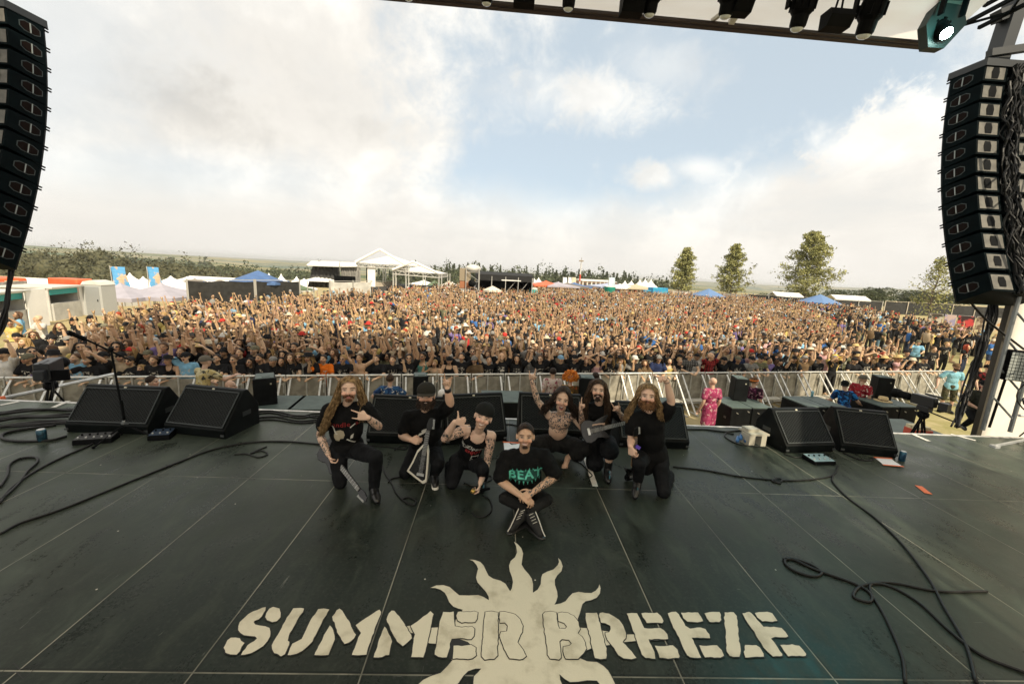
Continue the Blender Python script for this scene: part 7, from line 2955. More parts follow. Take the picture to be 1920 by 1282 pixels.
mb.build('toes', mm('toe_skin', (0.5, 0.33, 0.24), 0.55), f.o, True)
P = coords(f.o.data)
at = f.o.data.attributes['ink']
w = np.empty(len(P), np.float32)
at.data.foreach_get('value', w)
c0 = np.array(f.j['pel'].lerp(f.j['neck'], 0.70))
q = (P - c0) / np.array((0.17, 0.4, 0.14))
w = np.maximum(w, ((q ** 2).sum(1) < 1).astype(np.float32))
at.data.foreach_set('value', w)
f.trousers(BLK3, g=0.03, upto=0.72, leg=1.15, flare=0.04, name='wide_trousers', wr=0.01)
f.skull_hair(DARKH, long_paths(0.17, 0.06, 0.04, 1, 10, seed=3, wave=0.03) + long_paths(0.15, 0.08, 0.03, -1, 10, seed=4, wave=0.03), 0.007, 9, 6, 0.024, top=0.02, hairline=0.085, thick=0.02)
FE = f

# --- long dark-haired guitarist
f = Figure(joints('F', 'l'), 'long dark-haired man with goatee in shorts, tattooed arms raised beside a dark guitar', (0.57, 0.39, 0.28), group=GRP)
f.body({'l': ((-0.15, -0.1, 1), (0.85, -0.5, 0), 1, 'horns'), 'r': ((-0.45, -0.3, 0.8), (-0.2, -1, 0), -1, 'horns')}, hs=1.16, mouth=0.55, arm=0.98,
	   paint=dict(), ink=[('el', 'wl', 0.0, 1.0), ('er', 'wr', 0.0, 1.0), ('sl', 'el', 0.4, 1.0), ('sr', 'er', 0.4, 1.0)])
f.shirt(BLK1, sleeve=0.6, sg=0.03, seed=6)
f.trousers(BLK2, g=0.024, upto=0.46, leg=1.08, flare=0.02, name='shorts')
f.shoes(BOOT, r=0.054)
mb = MB()
for q in 'lr':
	mb.cap(f.j['a' + q], f.j['a' + q].lerp(f.j['k' + q], 0.45), 0.05, 0.056)
mb.build('boot_shaft', BOOT, f.o, True)
f.skull_hair(BROWNH, long_paths(0.36, 0.0, 0.02, 1, 15, seed=5) + long_paths(0.36, 0.01, 0.02, -1, 15, seed=6), 0.0065, 9, 7, 0.017, hairline=0.105)
f.beard(DARKH, 0.028, 0.9, chin_only=True, seed=7)
FF = f

# --- bassist, right
f = Figure(joints('G', 'r'), 'bearded man with long fair hair kneeling beside a bass, one arm raised and pointing', PALE, group=GRP)
f.body({'r': ((-0.85, -0.2, 0.5), (-0.3, -0.6, -0.7), -1, 'point'), 'l': ((0.15, -0.35, -0.9), (0.75, 0.6, 0.0), 1, 'grip')}, hs=1.17, jaw=1.08, mouth=0.0, arm=1.1, belly=1.15, chest=1.08, leg=1.06,
	   paint=dict(brow=(0.1, 0.05, 0.03), stubble=(0.2, 0.09, 0.05)))
f.shirt(BLK1, belly=1.18, chest=1.08, sleeve=0.58, sg=0.026, hem=0.12, seed=7)
f.trousers(BLK2, leg=1.08)
f.shoes(BOOT, r=0.052)
f.skull_hair(BLONDE, long_paths(0.27, 0.06, 0.03, 1, 12, seed=7) + long_paths(0.20, 0.03, 0.04, -1, 11, seed=8), 0.0065, 9, 8, 0.017, hairline=0.10)
f.beard(GINGER, 0.05, 1.0, seed=8)
wristband(f, 'r', t=0.92, w=0.03)
nk = [f.j['neck'] + V3(f.M.col[1]) * (0.06 + 0.012 * math.cos(a)) * 1.0 + V3((0.075 * math.sin(a), 0, -0.05 - 0.035 * math.cos(a))) for a in [i * 0.3 - 1.5 for i in range(11)]]
mb = MB()
mb.tube(smooth_path(nk, 3), 0.006, 5)
mb.build('necklace', STEEL, f.o, True)
mb = MB()
pl = DP(1196, 838, 4.36)
mb.box(pl, (0.06, 0.015, 0.04), M=Matrix.Rotation(0.5, 3, 'Y'))
mb.build('purple_tag', mm('purple_cloth', (0.12, 0.07, 0.5), 0.7), f.o)
FG = f

# ================================================================ instruments


def guitar(top, bottom, normal, outline, label, body_mat, edge_mat=None, neck_mat=None, L_body=0.45, board=None, name='electric_guitar', scale=1.0, head=0.16, cat='guitar'):
	"""top: headstock end, bottom: body end; outline in (across, along) with along 0 at the body end"""
	top, bottom = V3(top), V3(bottom)
	u = (top - bottom)
	L = u.length
	u.normalize()
	n = V3(normal)
	n = (n - u * n.dot(u)).normalized()
	r = u.cross(n)
	t = thing(name, label, cat, bottom)

	def P(x, y, z):
		return r * x + u * y + n * z
	mb = MB()
	pts = [P(x * scale, y * scale, -0.02) for x, y in outline]
	area = sum(outline[i][0] * outline[(i + 1) % len(outline)][1] - outline[(i + 1) % len(outline)][0] * outline[i][1] for i in range(len(outline)))
	if area < 0:
		pts = pts[::-1]
	mb.prism(pts, n * 0.04)
	bevel(mb.build('body', edge_mat or body_mat, t), 0.008, 2)
	if edge_mat:
		cx = sum(p[0] for p in outline) / len(outline)
		cy = sum(p[1] for p in outline) / len(outline)
		mb = MB()
		ins = [P((cx + (x - cx) * 0.80) * scale, (cy + (y - cy) * 0.84) * scale, 0.0205) for x, y in outline]
		if area < 0:
			ins = ins[::-1]
		mb.prism(ins, n * 0.003)
		mb.build('body_top', body_mat, t)
	nl0, nl1 = L_body * 0.72, L - head
	mb = MB()
	mb.hexa([P(-0.027, nl0, 0.0), P(0.027, nl0, 0.0), P(0.021, nl1, 0.004), P(-0.021, nl1, 0.004), P(-0.028, nl0, 0.03), P(0.028, nl0, 0.03), P(0.022, nl1, 0.026), P(-0.022, nl1, 0.026)])
	mb.build('neck', neck_mat or BOOT, t)
	mb = MB()
	k = 14
	for i in range(k):
		y = nl1 - (nl1 - nl0) * (1 - 0.93 ** (i + 1)) / (1 - 0.93 ** (k + 1))
		mb.box((0, 0, 0), (0.05, 0.003, 0.003), M=Matrix((r, u, n)).transposed())
		for a in range(8):
			v = mb.v[-8 + a]
			mb.v[-8 + a] = tuple(V3(v) + P(0, y, 0.030))
	mb.build('fret', STEEL, t)
	mb = MB()
	for i in range(6):
		x = -0.018 + 0.0072 * i
		mb.tube([P(x * 1.2, L_body * 0.22, 0.036), P(x, nl1, 0.033)], 0.0012, 4)
	mb.build('string', STEEL, t)
	mb = MB()
	hp = [P(-0.022, nl1, 0), P(0.024, nl1, 0), P(0.045, nl1 + head * 0.35, 0), P(0.03, L, 0), P(-0.012, L - 0.02, 0), P(-0.03, nl1 + head * 0.4, 0)]
	mb.prism(hp, n * 0.016)
	hd = mb.build('headstock', body_mat, t)
	mb = MB()
	for i in range(6):
		a = P(0.04 - 0.002 * i, nl1 + head * (0.2 + 0.12 * i), 0.008)
		mb.bar(a, a + r * 0.025, 0.014, 0.014)
	mb.build('tuner', STEEL, hd)
	mb = MB()
	for y in (0.42, 0.62):
		c = P(0, L_body * y, 0.028)
		o = len(mb.v)
		mb.box((0, 0, 0), (0.085, 0.035, 0.012), M=Matrix((r, u, n)).transposed())
		for a in range(o, len(mb.v)):
			mb.v[a] = tuple(V3(mb.v[a]) + c)
	mb.build('pickup', BOOT, t)
	mb = MB()
	o = 0
	mb.box((0, 0, 0), (0.085, 0.03, 0.016), M=Matrix((r, u, n)).transposed())
	for a in range(len(mb.v)):
		mb.v[a] = tuple(V3(mb.v[a]) + P(0, L_body * 0.22, 0.03))
	mb.build('bridge', STEEL, t)
	return t


STRAT = [(-0.03, 0.0), (0.06, 0.0), (0.14, 0.03), (0.165, 0.1), (0.145, 0.17), (0.115, 0.22), (0.13, 0.29), (0.155, 0.36), (0.14, 0.40), (0.09, 0.37), (0.04, 0.33), (-0.04, 0.33), (-0.10, 0.40), (-0.15, 0.45), (-0.175, 0.43), (-0.145, 0.32), (-0.12, 0.22), (-0.155, 0.15), (-0.165, 0.08), (-0.12, 0.02)]
VEE = [(0.045, -0.01), (0.085, 0.02), (0.07, 0.2), (0.05, 0.38), (0.025, 0.46), (-0.03, 0.46), (-0.09, 0.37), (-0.13, 0.22), (-0.175, 0.10), (-0.06, 0.04)]
GBLACK = mm('guitar_black', (0.01, 0.01, 0.011), 0.25)
GWHITE = mm('guitar_white', (0.62, 0.59, 0.5), 0.35)
WOOD = mm('maple_neck', (0.24, 0.15, 0.08), 0.45, col2=(0.16, 0.09, 0.045), scale=9)
EBONY = mm('dark_fretboard', (0.02, 0.015, 0.012), 0.4)
tA, bA = G(690, 937, 0.035), DP(613, 838, 4.6)
uA = (tA - bA).normalized()
guitar(tA, tA - uA * 0.98, (-0.35, -0.7, 0.5), STRAT, 'black electric guitar pointing its headstock at the floor, held by the blond kneeling man', GBLACK, None, EBONY, cat='guitar')
tB, bB = DP(808, 781, 4.50), DP(787, 903, 4.40)
guitar(tB, bB, (-0.1, -1, 0.35), VEE, 'angular black electric guitar with white edges standing in front of the bearded man', GBLACK, GWHITE, EBONY, 0.46)
mb = MB()
tF, bF = DP(1194, 787, 4.9), DP(1090, 812, 4.76)
guitar(tF, bF, (0, -0.9, 0.35), STRAT, 'dark electric guitar held level across the long dark-haired man', GBLACK, None, EBONY, 0.42, scale=0.9)
tG, bG = DP(1191, 800, 4.28), G(1184, 897, 0.02)
guitar(tG, bG, (0.1, -1, 0.3), STRAT, 'black bass guitar with pale fretboard standing beside the fair-haired bearded man', GBLACK, None, WOOD, 0.42, scale=0.62, name='bass_guitar', cat='bass guitar')
# microphone under the singer's hand
w = FC.j['wr'] + V3((-0.03, -0.04, -0.075))
t = thing('microphone', 'microphone with brass-coloured grille under the hand of the man in the tank top', 'microphone', w)
mb = MB()
mb.cap((-0.01, 0, 0), (0.13, 0.05, 0.0), 0.02, 0.016)
mb.build('handle', BLACK, t, True)
mb = MB()
mb.ell((-0.05, -0.015, 0), (0.03, 0.027, 0.027))
mb.build('grille', mm('brass_mesh', (0.5, 0.32, 0.08), 0.35, 0.7), t, True)
# ================================================================ stewards in the pit


def stand(base, H=1.76, rz=0.0, arms=None, lean=0.0, twist=0.0, squat=0.0):
	"""joints of a standing person who faces -y before turning by rz; arms: {'l': (elbow, wrist) offsets from the shoulder}"""
	s = H / 1.76
	dz = -squat
	j = dict(pel=(0, 0.0, 0.96 + dz), neck=(0, -lean, 1.47 + dz), head=(0, -0.03 - lean * 1.15, 1.635 + dz), sl=(-0.185, -lean, 1.42 + dz), sr=(0.185, -lean, 1.42 + dz),
			 hl=(-0.1, 0, 0.93 + dz), hr=(0.1, 0, 0.93 + dz), kl=(-0.12, -0.03 - squat * 0.6, 0.51 - squat * 0.35), kr=(0.12, -0.03 - squat * 0.6, 0.51 - squat * 0.35),
			 al=(-0.13, 0.04, 0.085), ar=(0.13, 0.04, 0.085), tl=(-0.16, -0.15, 0.042), tr=(0.16, -0.15, 0.042))
	arms = arms or {}
	for q, sg in (('l', -1), ('r', 1)):
		e, w = arms.get(q, ((sg * 0.05, 0.03, -0.28), (sg * 0.05, -0.08, -0.52)))
		S_ = V3(j['s' + q])
		j['e' + q] = S_ + V3(e)
		j['w' + q] = S_ + V3(w)
	R = rotz(rz)
	out = {k: V3(base) + R @ (V3(v) * s) for k, v in j.items()}
	out['face'] = R @ rotz(twist) @ V3((0, -1, 0.05))
	out['fw'] = R @ V3((0, -1, 0))
	return out


def shirt_pattern(name, a, b, c, scale=9.0):
	m = bpy.data.materials.new(name)
	m.use_nodes = True
	N = NT(m.node_tree)
	p = m.node_tree.nodes['Principled BSDF']
	p.inputs['Roughness'].default_value = 0.85
	p.inputs['Specular IOR Level'].default_value = 0.2
	co = N.node('ShaderNodeTexCoord').outputs['Object']
	n1 = N.noise(co, scale, 2, 0.5, 0.6)
	n2 = N.noise(N.vmath('ADD', co, (4.1, 2.3, 7.7)), scale * 1.4, 2, 0.5, 0.8)
	col = N.mix(N.ramp(n1, 0.5, 0.56), a, b)
	col = N.mix(N.ramp(n2, 0.58, 0.62), col, c)
	N.put(p.inputs['Base Color'], col)
	return m


def steward(px, py, label, shirt, rz=PI, head_z=1.64, H=1.76, skin=(0.5, 0.33, 0.235), arms=None, hair=None, hat=None, lean=0.0, twist=0.0, squat=0.0, trouser=None, floor_z=GZ, extra=None, Y=None, hands=None, long_=False, belly=1.0, shorts=1.0):
	zh = floor_z + (head_z - squat) * H / 1.76
	hp = G(px, py, zh) if Y is None else DP(px, py, Y)
	b = V3((hp.x, hp.y, floor_z if Y is None else hp.z - (head_z - squat) * H / 1.76))
	b -= rotz(rz) @ V3((0, -lean * 1.15, 0)) * (H / 1.76)
	f = Figure(stand(b, H, rz, arms, lean, twist, squat), label, skin, voxel=0.011, group='stewards working in the pit')
	hd = {}
	R = rotz(rz)
	for q, sd in (('l', 1), ('r', -1)):
		e, w = f.j['e' + q], f.j['w' + q]
		d = (w - e).normalized()
		hd[q] = (d, R @ V3((-0.9 * -sd * -1, 0.2, 0.0)) if d.z < -0.5 else V3((0, 0.2, -1)), sd, (hands or {}).get(q, 'relaxed'))
	f.body(hd, belly=belly, hs=1.08)
	f.shirt(shirt, belly=belly, g=0.012, sleeve=0.6, sg=0.018, voxel=0.012, wr=0.005, hem=0.42 if long_ else 0.04, seed=px * 0.1)
	f.trousers(trouser or BLK2, g=-0.01 if long_ else 0.014, voxel=0.014, wr=0.0, upto=shorts)
	f.shoes(BOOT)
	if hair:
		f.skull_hair(hair, [], thick=0.012)
	if hat:
		f.cap_hat(hat[0], beanie=hat[1] == 'beanie', back=hat[1] == 'back')
	return f


PAT = {k: shirt_pattern(k, *v) for k, v in dict(
	burgundy_tie_dye=((0.10, 0.02, 0.045), (0.2, 0.09, 0.12), (0.055, 0.012, 0.03)), yellow_hawaiian=((0.42, 0.34, 0.15), (0.5, 0.45, 0.28), (0.05, 0.05, 0.04)),
	red_hawaiian=((0.5, 0.02, 0.025), (0.55, 0.05, 0.04), (0.5, 0.42, 0.36)), blue_hawaiian=((0.012, 0.035, 0.10), (0.03, 0.09, 0.2), (0.5, 0.5, 0.48)),
	pale_floral=((0.5, 0.43, 0.38), (0.48, 0.36, 0.34), (0.22, 0.03, 0.06)), navy_pattern=((0.01, 0.02, 0.14), (0.02, 0.05, 0.3), (0.2, 0.25, 0.4)),
	pink_floral=((0.25, 0.03, 0.085), (0.33, 0.06, 0.13), (0.42, 0.29, 0.28)), dark_floral=((0.02, 0.008, 0.015), (0.07, 0.012, 0.04), (0.4, 0.2, 0.25)),
	blue_tie_dye=((0.008, 0.03, 0.10), (0.02, 0.18, 0.5), (0.005, 0.01, 0.02)), red_floral=((0.22, 0.012, 0.02), (0.3, 0.02, 0.03), (0.5, 0.4, 0.35)),
	light_blue_shirt=((0.2, 0.42, 0.5), (0.25, 0.48, 0.55), (0.14, 0.34, 0.43)), camouflage=((0.05, 0.05, 0.025), (0.10, 0.085, 0.05), (0.015, 0.017, 0.01)), flame_shirt=((0.1, 0.06, 0.02), (0.45, 0.25, 0.04), (0.3, 0.06, 0.02))).items()}
GREYC = cloth('grey_cap', (0.12, 0.11, 0.09))
arm_out_r = {'l': ((-0.2, 0.05, -0.2), (-0.42, -0.05, -0.32))}
steward(283, 716, 'steward in burgundy tie-dye shirt seen from behind near the leftmost monitors', PAT['burgundy_tie_dye'], PI * 0.85, twist=-0.9, hair=DARKH, squat=0.1)
steward(383, 678, 'steward in yellow Hawaiian shirt and grey hat leaning over the barrier', PAT['yellow_hawaiian'], PI * 0.9, floor_z=GZ + 0.36, hat=(GREYC, 'cap'), lean=0.1,
		arms={'l': ((-0.08, -0.22, -0.2), (-0.1, -0.46, -0.16)), 'r': ((0.08, -0.12, -0.26), (0.1, -0.34, -0.36))})
steward(430, 724, 'bald steward in red patterned shirt and yellow sunglasses bending beside the front fill', PAT['red_hawaiian'], PI * 0.62, squat=0.18, lean=0.16, twist=-0.2)
f = steward(731, 712, 'steward in blue Hawaiian shirt seen from behind, one arm stretched to the right', PAT['blue_hawaiian'], PI, hair=BROWNH, squat=0.05,
			arms={'l': ((-0.24, 0.0, -0.18), (-0.44, -0.12, -0.34)), 'r': ((0.22, 0.02, -0.2), (0.14, -0.14, -0.34))})
steward(1037, 699, 'dark-haired steward in pale floral shirt standing left of the orange wig', PAT['pale_floral'], PI, hair=DARKH)
f = steward(1070, 712, 'steward wearing a big curly orange wig and flame-coloured shirt', PAT['flame_shirt'], PI * 0.95, H=1.72)
mb = MB()
rr = random.Random(2)
hc = f.j['head']
for i in range(420):
	d = V3((rr.gauss(0, 1), rr.gauss(0, 1), rr.gauss(0, 1))).normalized()
	k = 0.13 + 0.06 * max(0, d.z)
	p = hc + V3((d.x * 0.19, d.y * 0.17, 0.06 + d.z * k))
	if d.z < -0.45:
		continue
	q = V3((rr.gauss(0, 1), rr.gauss(0, 1), rr.gauss(0, 1))).normalized() * 0.025
	mb.tube([p - d * 0.05, p + q * 0.6, p + d * 0.02 + q, p + d * 0.012 - q * 0.4], 0.011, 4)
mb.build('wig', mm('orange_wig', (0.72, 0.26, 0.02), 0.7, col2=(0.55, 0.14, 0.01), scale=22), f.o, True)
steward(1117, 707, 'steward in navy patterned shirt partly hidden behind the long dark-haired guitarist', PAT['navy_pattern'], PI, hair=DARKH)
steward(1338, 717, 'balding steward in long pink floral shirt and black gloves, seen from behind', PAT['pink_floral'], PI * 1.05, long_=True, shorts=0.3, H=1.8)
f = steward(1414, 716, 'steward with orange headband and dark floral shirt behind the right front fill', PAT['dark_floral'], PI * 0.75, twist=-0.7, hair=GINGER, H=1.7)
mb = MB()
c = f.j['head'] + V3((0, 0, 0.055))
mb.tube([c + f.Mh @ V3((0.093 * math.cos(a), -0.01 + 0.11 * math.sin(a), 0)) for a in [i * PI / 8 for i in range(17)]], 0.016, 6)
mb.build('headband', mm('orange_cloth', (0.75, 0.2, 0.02), 0.7), f.o, True)
steward(1585, 722, 'steward in blue tie-dye shirt and black cap leaning with one arm on a subwoofer', PAT['blue_tie_dye'], PI * 0.9, hat=(BLK1, 'back'), lean=0.14, squat=0.1, twist=-0.5,
		arms={'r': ((0.05, -0.1, -0.27), (0.06, -0.34, -0.36)), 'l': ((-0.2, -0.05, -0.22), (-0.36, -0.2, -0.34))})
steward(1618, 711, 'steward in flat grey cap and red floral shirt beside the right front fill', PAT['red_floral'], PI * 0.7, hat=(GREYC, 'cap'), twist=-0.5)
f = steward(1792, 688, 'bearded man in light blue shirt, brown cap and camouflage shorts in the pit', PAT['light_blue_shirt'], -0.45, H=1.84, hat=(cloth('brown_cap', (0.12, 0.075, 0.04)), 'cap'), trouser=PAT['camouflage'], shorts=0.5,
			arms={'l': ((-0.16, 0.04, -0.26), (-0.22, -0.12, -0.46)), 'r': ((0.1, 0.06, -0.28), (0.06, -0.1, -0.5))})
f.beard(DARKH, 0.03)
f = steward(1851, 690, 'man in black tee with red print and black cap by the side wall', cloth('red_on_black', (0.012, 0.01, 0.01), col2=(0.14, 0.012, 0.014), scale=12, lo=0.5, hi=0.58), -0.15, hat=(BLK1, 'cap'), hair=DARKH)
f = steward(1846, 722, 'man in dark green tee sitting on the pit platform by the side wall', cloth('green_black', (0.03, 0.033, 0.026)), -0.5, Y=9.3, squat=0.4, lean=0.08, twist=-0.3, hat=(BLK1, 'cap'),
			arms={'l': ((-0.06, -0.04, -0.28), (0.1, -0.2, -0.36)), 'r': ((0.06, -0.04, -0.28), (-0.02, -0.24, -0.34))})
f = steward(829, 742, 'steward in white cap and red shirt crouching behind the raised arm', PAT['red_floral'], PI, squat=0.22, hat=(mm('white_cap', (0.6, 0.58, 0.54), 0.8), 'beanie'))
# ================================================================ the audience


def obj_colour_cloth(name, rough=0.9, prints=False, plaid=False):
	m = bpy.data.materials.new(name)
	m.use_nodes = True
	N = NT(m.node_tree)
	p = m.node_tree.nodes['Principled BSDF']
	p.inputs['Roughness'].default_value = rough
	p.inputs['Specular IOR Level'].default_value = 0.2
	oi = N.node('ShaderNodeObjectInfo')
	co = N.node('ShaderNodeTexCoord').outputs['Object']
	c = N.mix(N.ramp(N.noise(co, 9, 3), 0.3, 0.7), N.mix(1.0, oi.outputs['Color'], (0.75,) * 3, 'MULTIPLY'), oi.outputs['Color'])
	if prints:
		# a pale band print on the chest of some of the shirts
		x, y, z = N.sep(co)
		rnd = oi.outputs['Random']
		q = N.vmath('ADD', N.vmath('MULTIPLY', co, (1.0, 0.0, 1.0)), N.xyz(N.math('MULTIPLY', rnd, 31.0), 0.0, N.math('MULTIPLY', rnd, 17.0)))
		n = N.ramp(N.noise(q, 17, 3, 0.6, 0.8), 0.53, 0.57)
		w = N.math('ADD', 0.06, N.math('MULTIPLY', rnd, 0.08))
		a = N.ramp(N.math('ABSOLUTE', x), w, N.math('ADD', w, 0.02), 1.0, 0.0)
		b = N.math('MULTIPLY', N.ramp(z, 1.10, 1.13), N.ramp(z, 1.33, 1.36, 1.0, 0.0))
		f = N.math('MULTIPLY', N.math('MULTIPLY', a, b), N.math('MULTIPLY', n, N.math('LESS_THAN', y, 0.0)))
		f = N.math('MULTIPLY', f, N.math('GREATER_THAN', rnd, 0.3))
		c = N.mix(f, c, (0.5, 0.46, 0.38))
	if plaid:
		x, y, z = N.sep(co)
		g = N.math('MAXIMUM', N.math('GREATER_THAN', N.math('SINE', N.math('MULTIPLY', x, 90.0)), 0.2), N.math('GREATER_THAN', N.math('SINE', N.math('MULTIPLY', z, 90.0)), 0.2))
		c = N.mix(N.math('MULTIPLY', g, 0.8), c, (0.01, 0.01, 0.01))
	N.put(p.inputs['Base Color'], c)
	return m


TEE = obj_colour_cloth('crowd_tee', prints=True)
PLAIN = obj_colour_cloth('crowd_cloth')
PLAID = obj_colour_cloth('crowd_plaid', plaid=True)
HAIRC = obj_colour_cloth('crowd_hair', 0.5)
SHADES = mm('sunglasses_lens', (0.01, 0.01, 0.012), 0.15)
cr_ = random.Random(21)

ARMS = {  # shoulder -> elbow, elbow -> wrist for (l, r); x is mirrored for r
	'up': ((-0.10, -0.03, 0.26), (0.03, -0.05, 0.25)), 'wide': ((-0.20, -0.02, 0.18), (-0.05, -0.04, 0.26)), 'bent': ((-0.13, -0.18, -0.08), (0.05, -0.08, 0.25)),
	'rail': ((-0.08, -0.13, -0.24), (0.12, -0.22, -0.03)), 'down': ((-0.06, 0.02, -0.28), (0.0, -0.08, -0.24)), 'head': ((-0.17, -0.02, 0.22), (0.17, -0.04, 0.10)),
	'clap': ((-0.06, -0.18, 0.14), (0.13, -0.10, 0.20)), 'fold': ((-0.07, -0.08, -0.26), (0.22, -0.10, 0.04)), 'reach': ((-0.05, -0.22, -0.16), (0.02, -0.24, -0.06))}
POSESET = {'V': ('up', 'up'), 'W': ('wide', 'wide'), 'L': ('up', 'down'), 'R': ('down', 'up'), 'l': ('bent', 'rail'), 'r': ('rail', 'bent'), 'rail': ('rail', 'rail'), 'H': ('head', 'head'),
		   'C': ('clap', 'clap'), 'D': ('down', 'down'), 'F': ('fold', 'fold'), 'X': ('reach', 'rail')}
POSETXT = {'V': 'both arms up', 'W': 'arms spread up', 'L': 'photo-left arm up', 'R': 'photo-right arm up', 'l': 'photo-left hand raised', 'r': 'photo-right hand raised', 'rail': 'hands on the rail', 'H': 'arms over the head',
		   'C': 'hands clapping overhead', 'D': 'arms hanging', 'F': 'arms folded', 'X': 'one arm reaching forward'}


def crowd_variant(pose, i, girl=False):
	r = random.Random(i * 7 + 1)
	w = 0.92 if girl else 1.0
	arms = {}
	for q, sg, nm in (('l', 1, POSESET[pose][0]), ('r', -1, POSESET[pose][1])):
		e, f = ARMS[nm]
		jt = lambda v: V3((sg * v[0] * r.uniform(0.7, 1.4), v[1] + r.uniform(-0.04, 0.04), v[2]))
		e = jt(e).normalized() * 0.29
		f = jt(f).normalized() * 0.26
		arms[q] = (e, e + f)
	j = stand((0, 0, 0), 1.76, 0, arms, 0.05 if 'rail' in POSESET[pose] else 0.0)
	j['face'] = V3((r.uniform(-0.3, 0.3), -1, r.uniform(0.1, 0.35)))
	f = Figure(j, '', (0.55, 0.375, 0.235), voxel=0.016)
	hd = {q: ((arms[q][1] - arms[q][0]), V3((0, -1, 0.1)) if POSESET[pose][k] in ('up', 'wide', 'bent') else V3((0, 0.3, -1)), 1 if q == 'l' else -1, r.choice(('horns', 'horns', 'fist', 'open', 'point')) if POSESET[pose][k] in ('up', 'wide', 'bent') else 'relaxed') for k, q in enumerate('lr')}
	fat = r.choice((0.95, 1.0, 1.1, 1.25)) if not girl else r.choice((0.85, 0.92, 1.0))
	o = f.body(hd, belly=fat, chest=w * (0.5 + 0.5 * fat), arm=w * (0.6 + 0.42 * fat), hs=1.08, mouth=r.choice((0, 0, 0.5, 0.9)), smile=r.choice((0, 0.7)), paint=dict(stubble=None if girl else r.choice((None, (0.1, 0.06, 0.04), (0.05, 0.03, 0.02)))))
	tee = f.shirt(TEE, belly=fat, chest=w * (0.5 + 0.5 * fat), g=0.018, sleeve=0.55 if not girl else 0.3, sg=0.024, voxel=0.02, wr=0.0, hem=0.05)
	tank = f.shirt(PLAIN, belly=fat, chest=w * (0.5 + 0.5 * fat), g=0.014, tank=True, voxel=0.02, wr=0.0)
	tr = f.trousers(PLAIN, voxel=0.022, wr=0.0, upto=0.46 if i % 2 else 1.0)
	bits = dict(body=o.data, tee=tee.data, tank=tank.data, trousers=tr.data)
	H = {}
	H['short'] = f.skull_hair(HAIRC, [], thick=0.012).data
	H['long'] = f.skull_hair(HAIRC, long_paths(0.3, 0.0, 0.02, 1, 6, seed=i) + long_paths(0.3, 0.0, 0.02, -1, 6, seed=i + 50), 0.02, 2, i, 0.014).data
	cp = f.cap_hat(PLAIN)
	H['cap'], H['brim'] = cp.data, cp.children[0].data
	H['beanie'] = f.cap_hat(PLAIN, beanie=True).data
	c, M, s = f.j['head'], f.Mh, 1.08
	mb = MB()
	T = Matrix.Translation(c) @ M.to_4x4() @ Matrix.Scale(s, 4)
	mb.lathe([(0.185, 0.05), (0.19, 0.06), (0.105, 0.068), (0.1, 0.12), (0.075, 0.15), (0.01, 0.155)], 18, T)
	H['brimmed'] = mb.mesh('hat', PLAIN, True)
	mb = MB()
	mb.lathe([(0.13, 0.03), (0.132, 0.035), (0.1, 0.085), (0.092, 0.14), (0.06, 0.155), (0.01, 0.157)], 16, T)
	H['bucket'] = mb.mesh('hat', PLAIN, True)
	mb = MB()
	for q in (-1, 1):
		mb.ell(c + M @ V3((q * 0.034 * s, 0.094 * s, 0.004 * s)), (0.026 * s, 0.012 * s, 0.018 * s), M, 10, 6)
		mb.bar(c + M @ V3((q * 0.06 * s, 0.085 * s, 0.008 * s)), c + M @ V3((q * 0.085 * s, 0.0, 0.008 * s)), 0.006)
	H['shades'] = mb.mesh('sunglasses', SHADES, True)
	bits.update(H)
	for ch in list(o.children_recursive):
		bpy.data.objects.remove(ch)
	bpy.data.objects.remove(o)
	return bits


VAR = {}
nv = 0
for pose, n in (('V', 5), ('W', 3), ('L', 4), ('R', 4), ('l', 2), ('r', 2), ('rail', 4), ('H', 2), ('C', 2), ('D', 3), ('F', 1), ('X', 1)):
	VAR[pose] = []
	for k in range(n):
		VAR[pose].append(crowd_variant(pose, nv, girl=(k % 3 == 2)))
		nv += 1

SHIRT = {'black': (0.013, 0.013, 0.014), 'white': (0.62, 0.6, 0.55), 'grey': (0.22, 0.215, 0.2), 'orange': (0.75, 0.17, 0.015), 'teal': (0.09, 0.25, 0.21), 'red': (0.42, 0.03, 0.03), 'blue': (0.04, 0.13, 0.35), 'light blue': (0.22, 0.45, 0.62),
		 'tan': (0.42, 0.33, 0.22), 'pink': (0.55, 0.33, 0.32), 'yellow': (0.6, 0.47, 0.16), 'olive': (0.14, 0.14, 0.08), 'brown': (0.13, 0.085, 0.045), 'purple': (0.2, 0.15, 0.33), 'navy': (0.02, 0.03, 0.08), 'green': (0.06, 0.2, 0.08)}
HAIRS = {'blond': (0.33, 0.21, 0.085), 'brown': (0.10, 0.055, 0.03), 'dark': (0.02, 0.014, 0.01), 'red': (0.3, 0.05, 0.02), 'grey': (0.3, 0.28, 0.26)}
HATC = {'black': (0.015, 0.015, 0.016), 'white': (0.65, 0.62, 0.56), 'grey': (0.24, 0.23, 0.21), 'straw': (0.62, 0.45, 0.2), 'red': (0.5, 0.04, 0.03), 'blue': (0.2, 0.35, 0.48), 'olive': (0.16, 0.15, 0.1), 'cream': (0.62, 0.54, 0.4), 'yellow': (0.75, 0.52, 0.08), 'pink': (0.6, 0.25, 0.25)}
SKINS = [(1.0, 1.0, 1.0), (0.9, 0.85, 0.8), (1.08, 1.05, 1.02), (0.78, 0.7, 0.64), (0.98, 0.92, 0.86)]
used_labels = set()
LAND = []


def part(data, name, parent, col):
	o = bpy.data.objects.new(name, data)
	o.color = (*col, 1)
	COL.objects.link(o)
	o.parent = parent
	return o


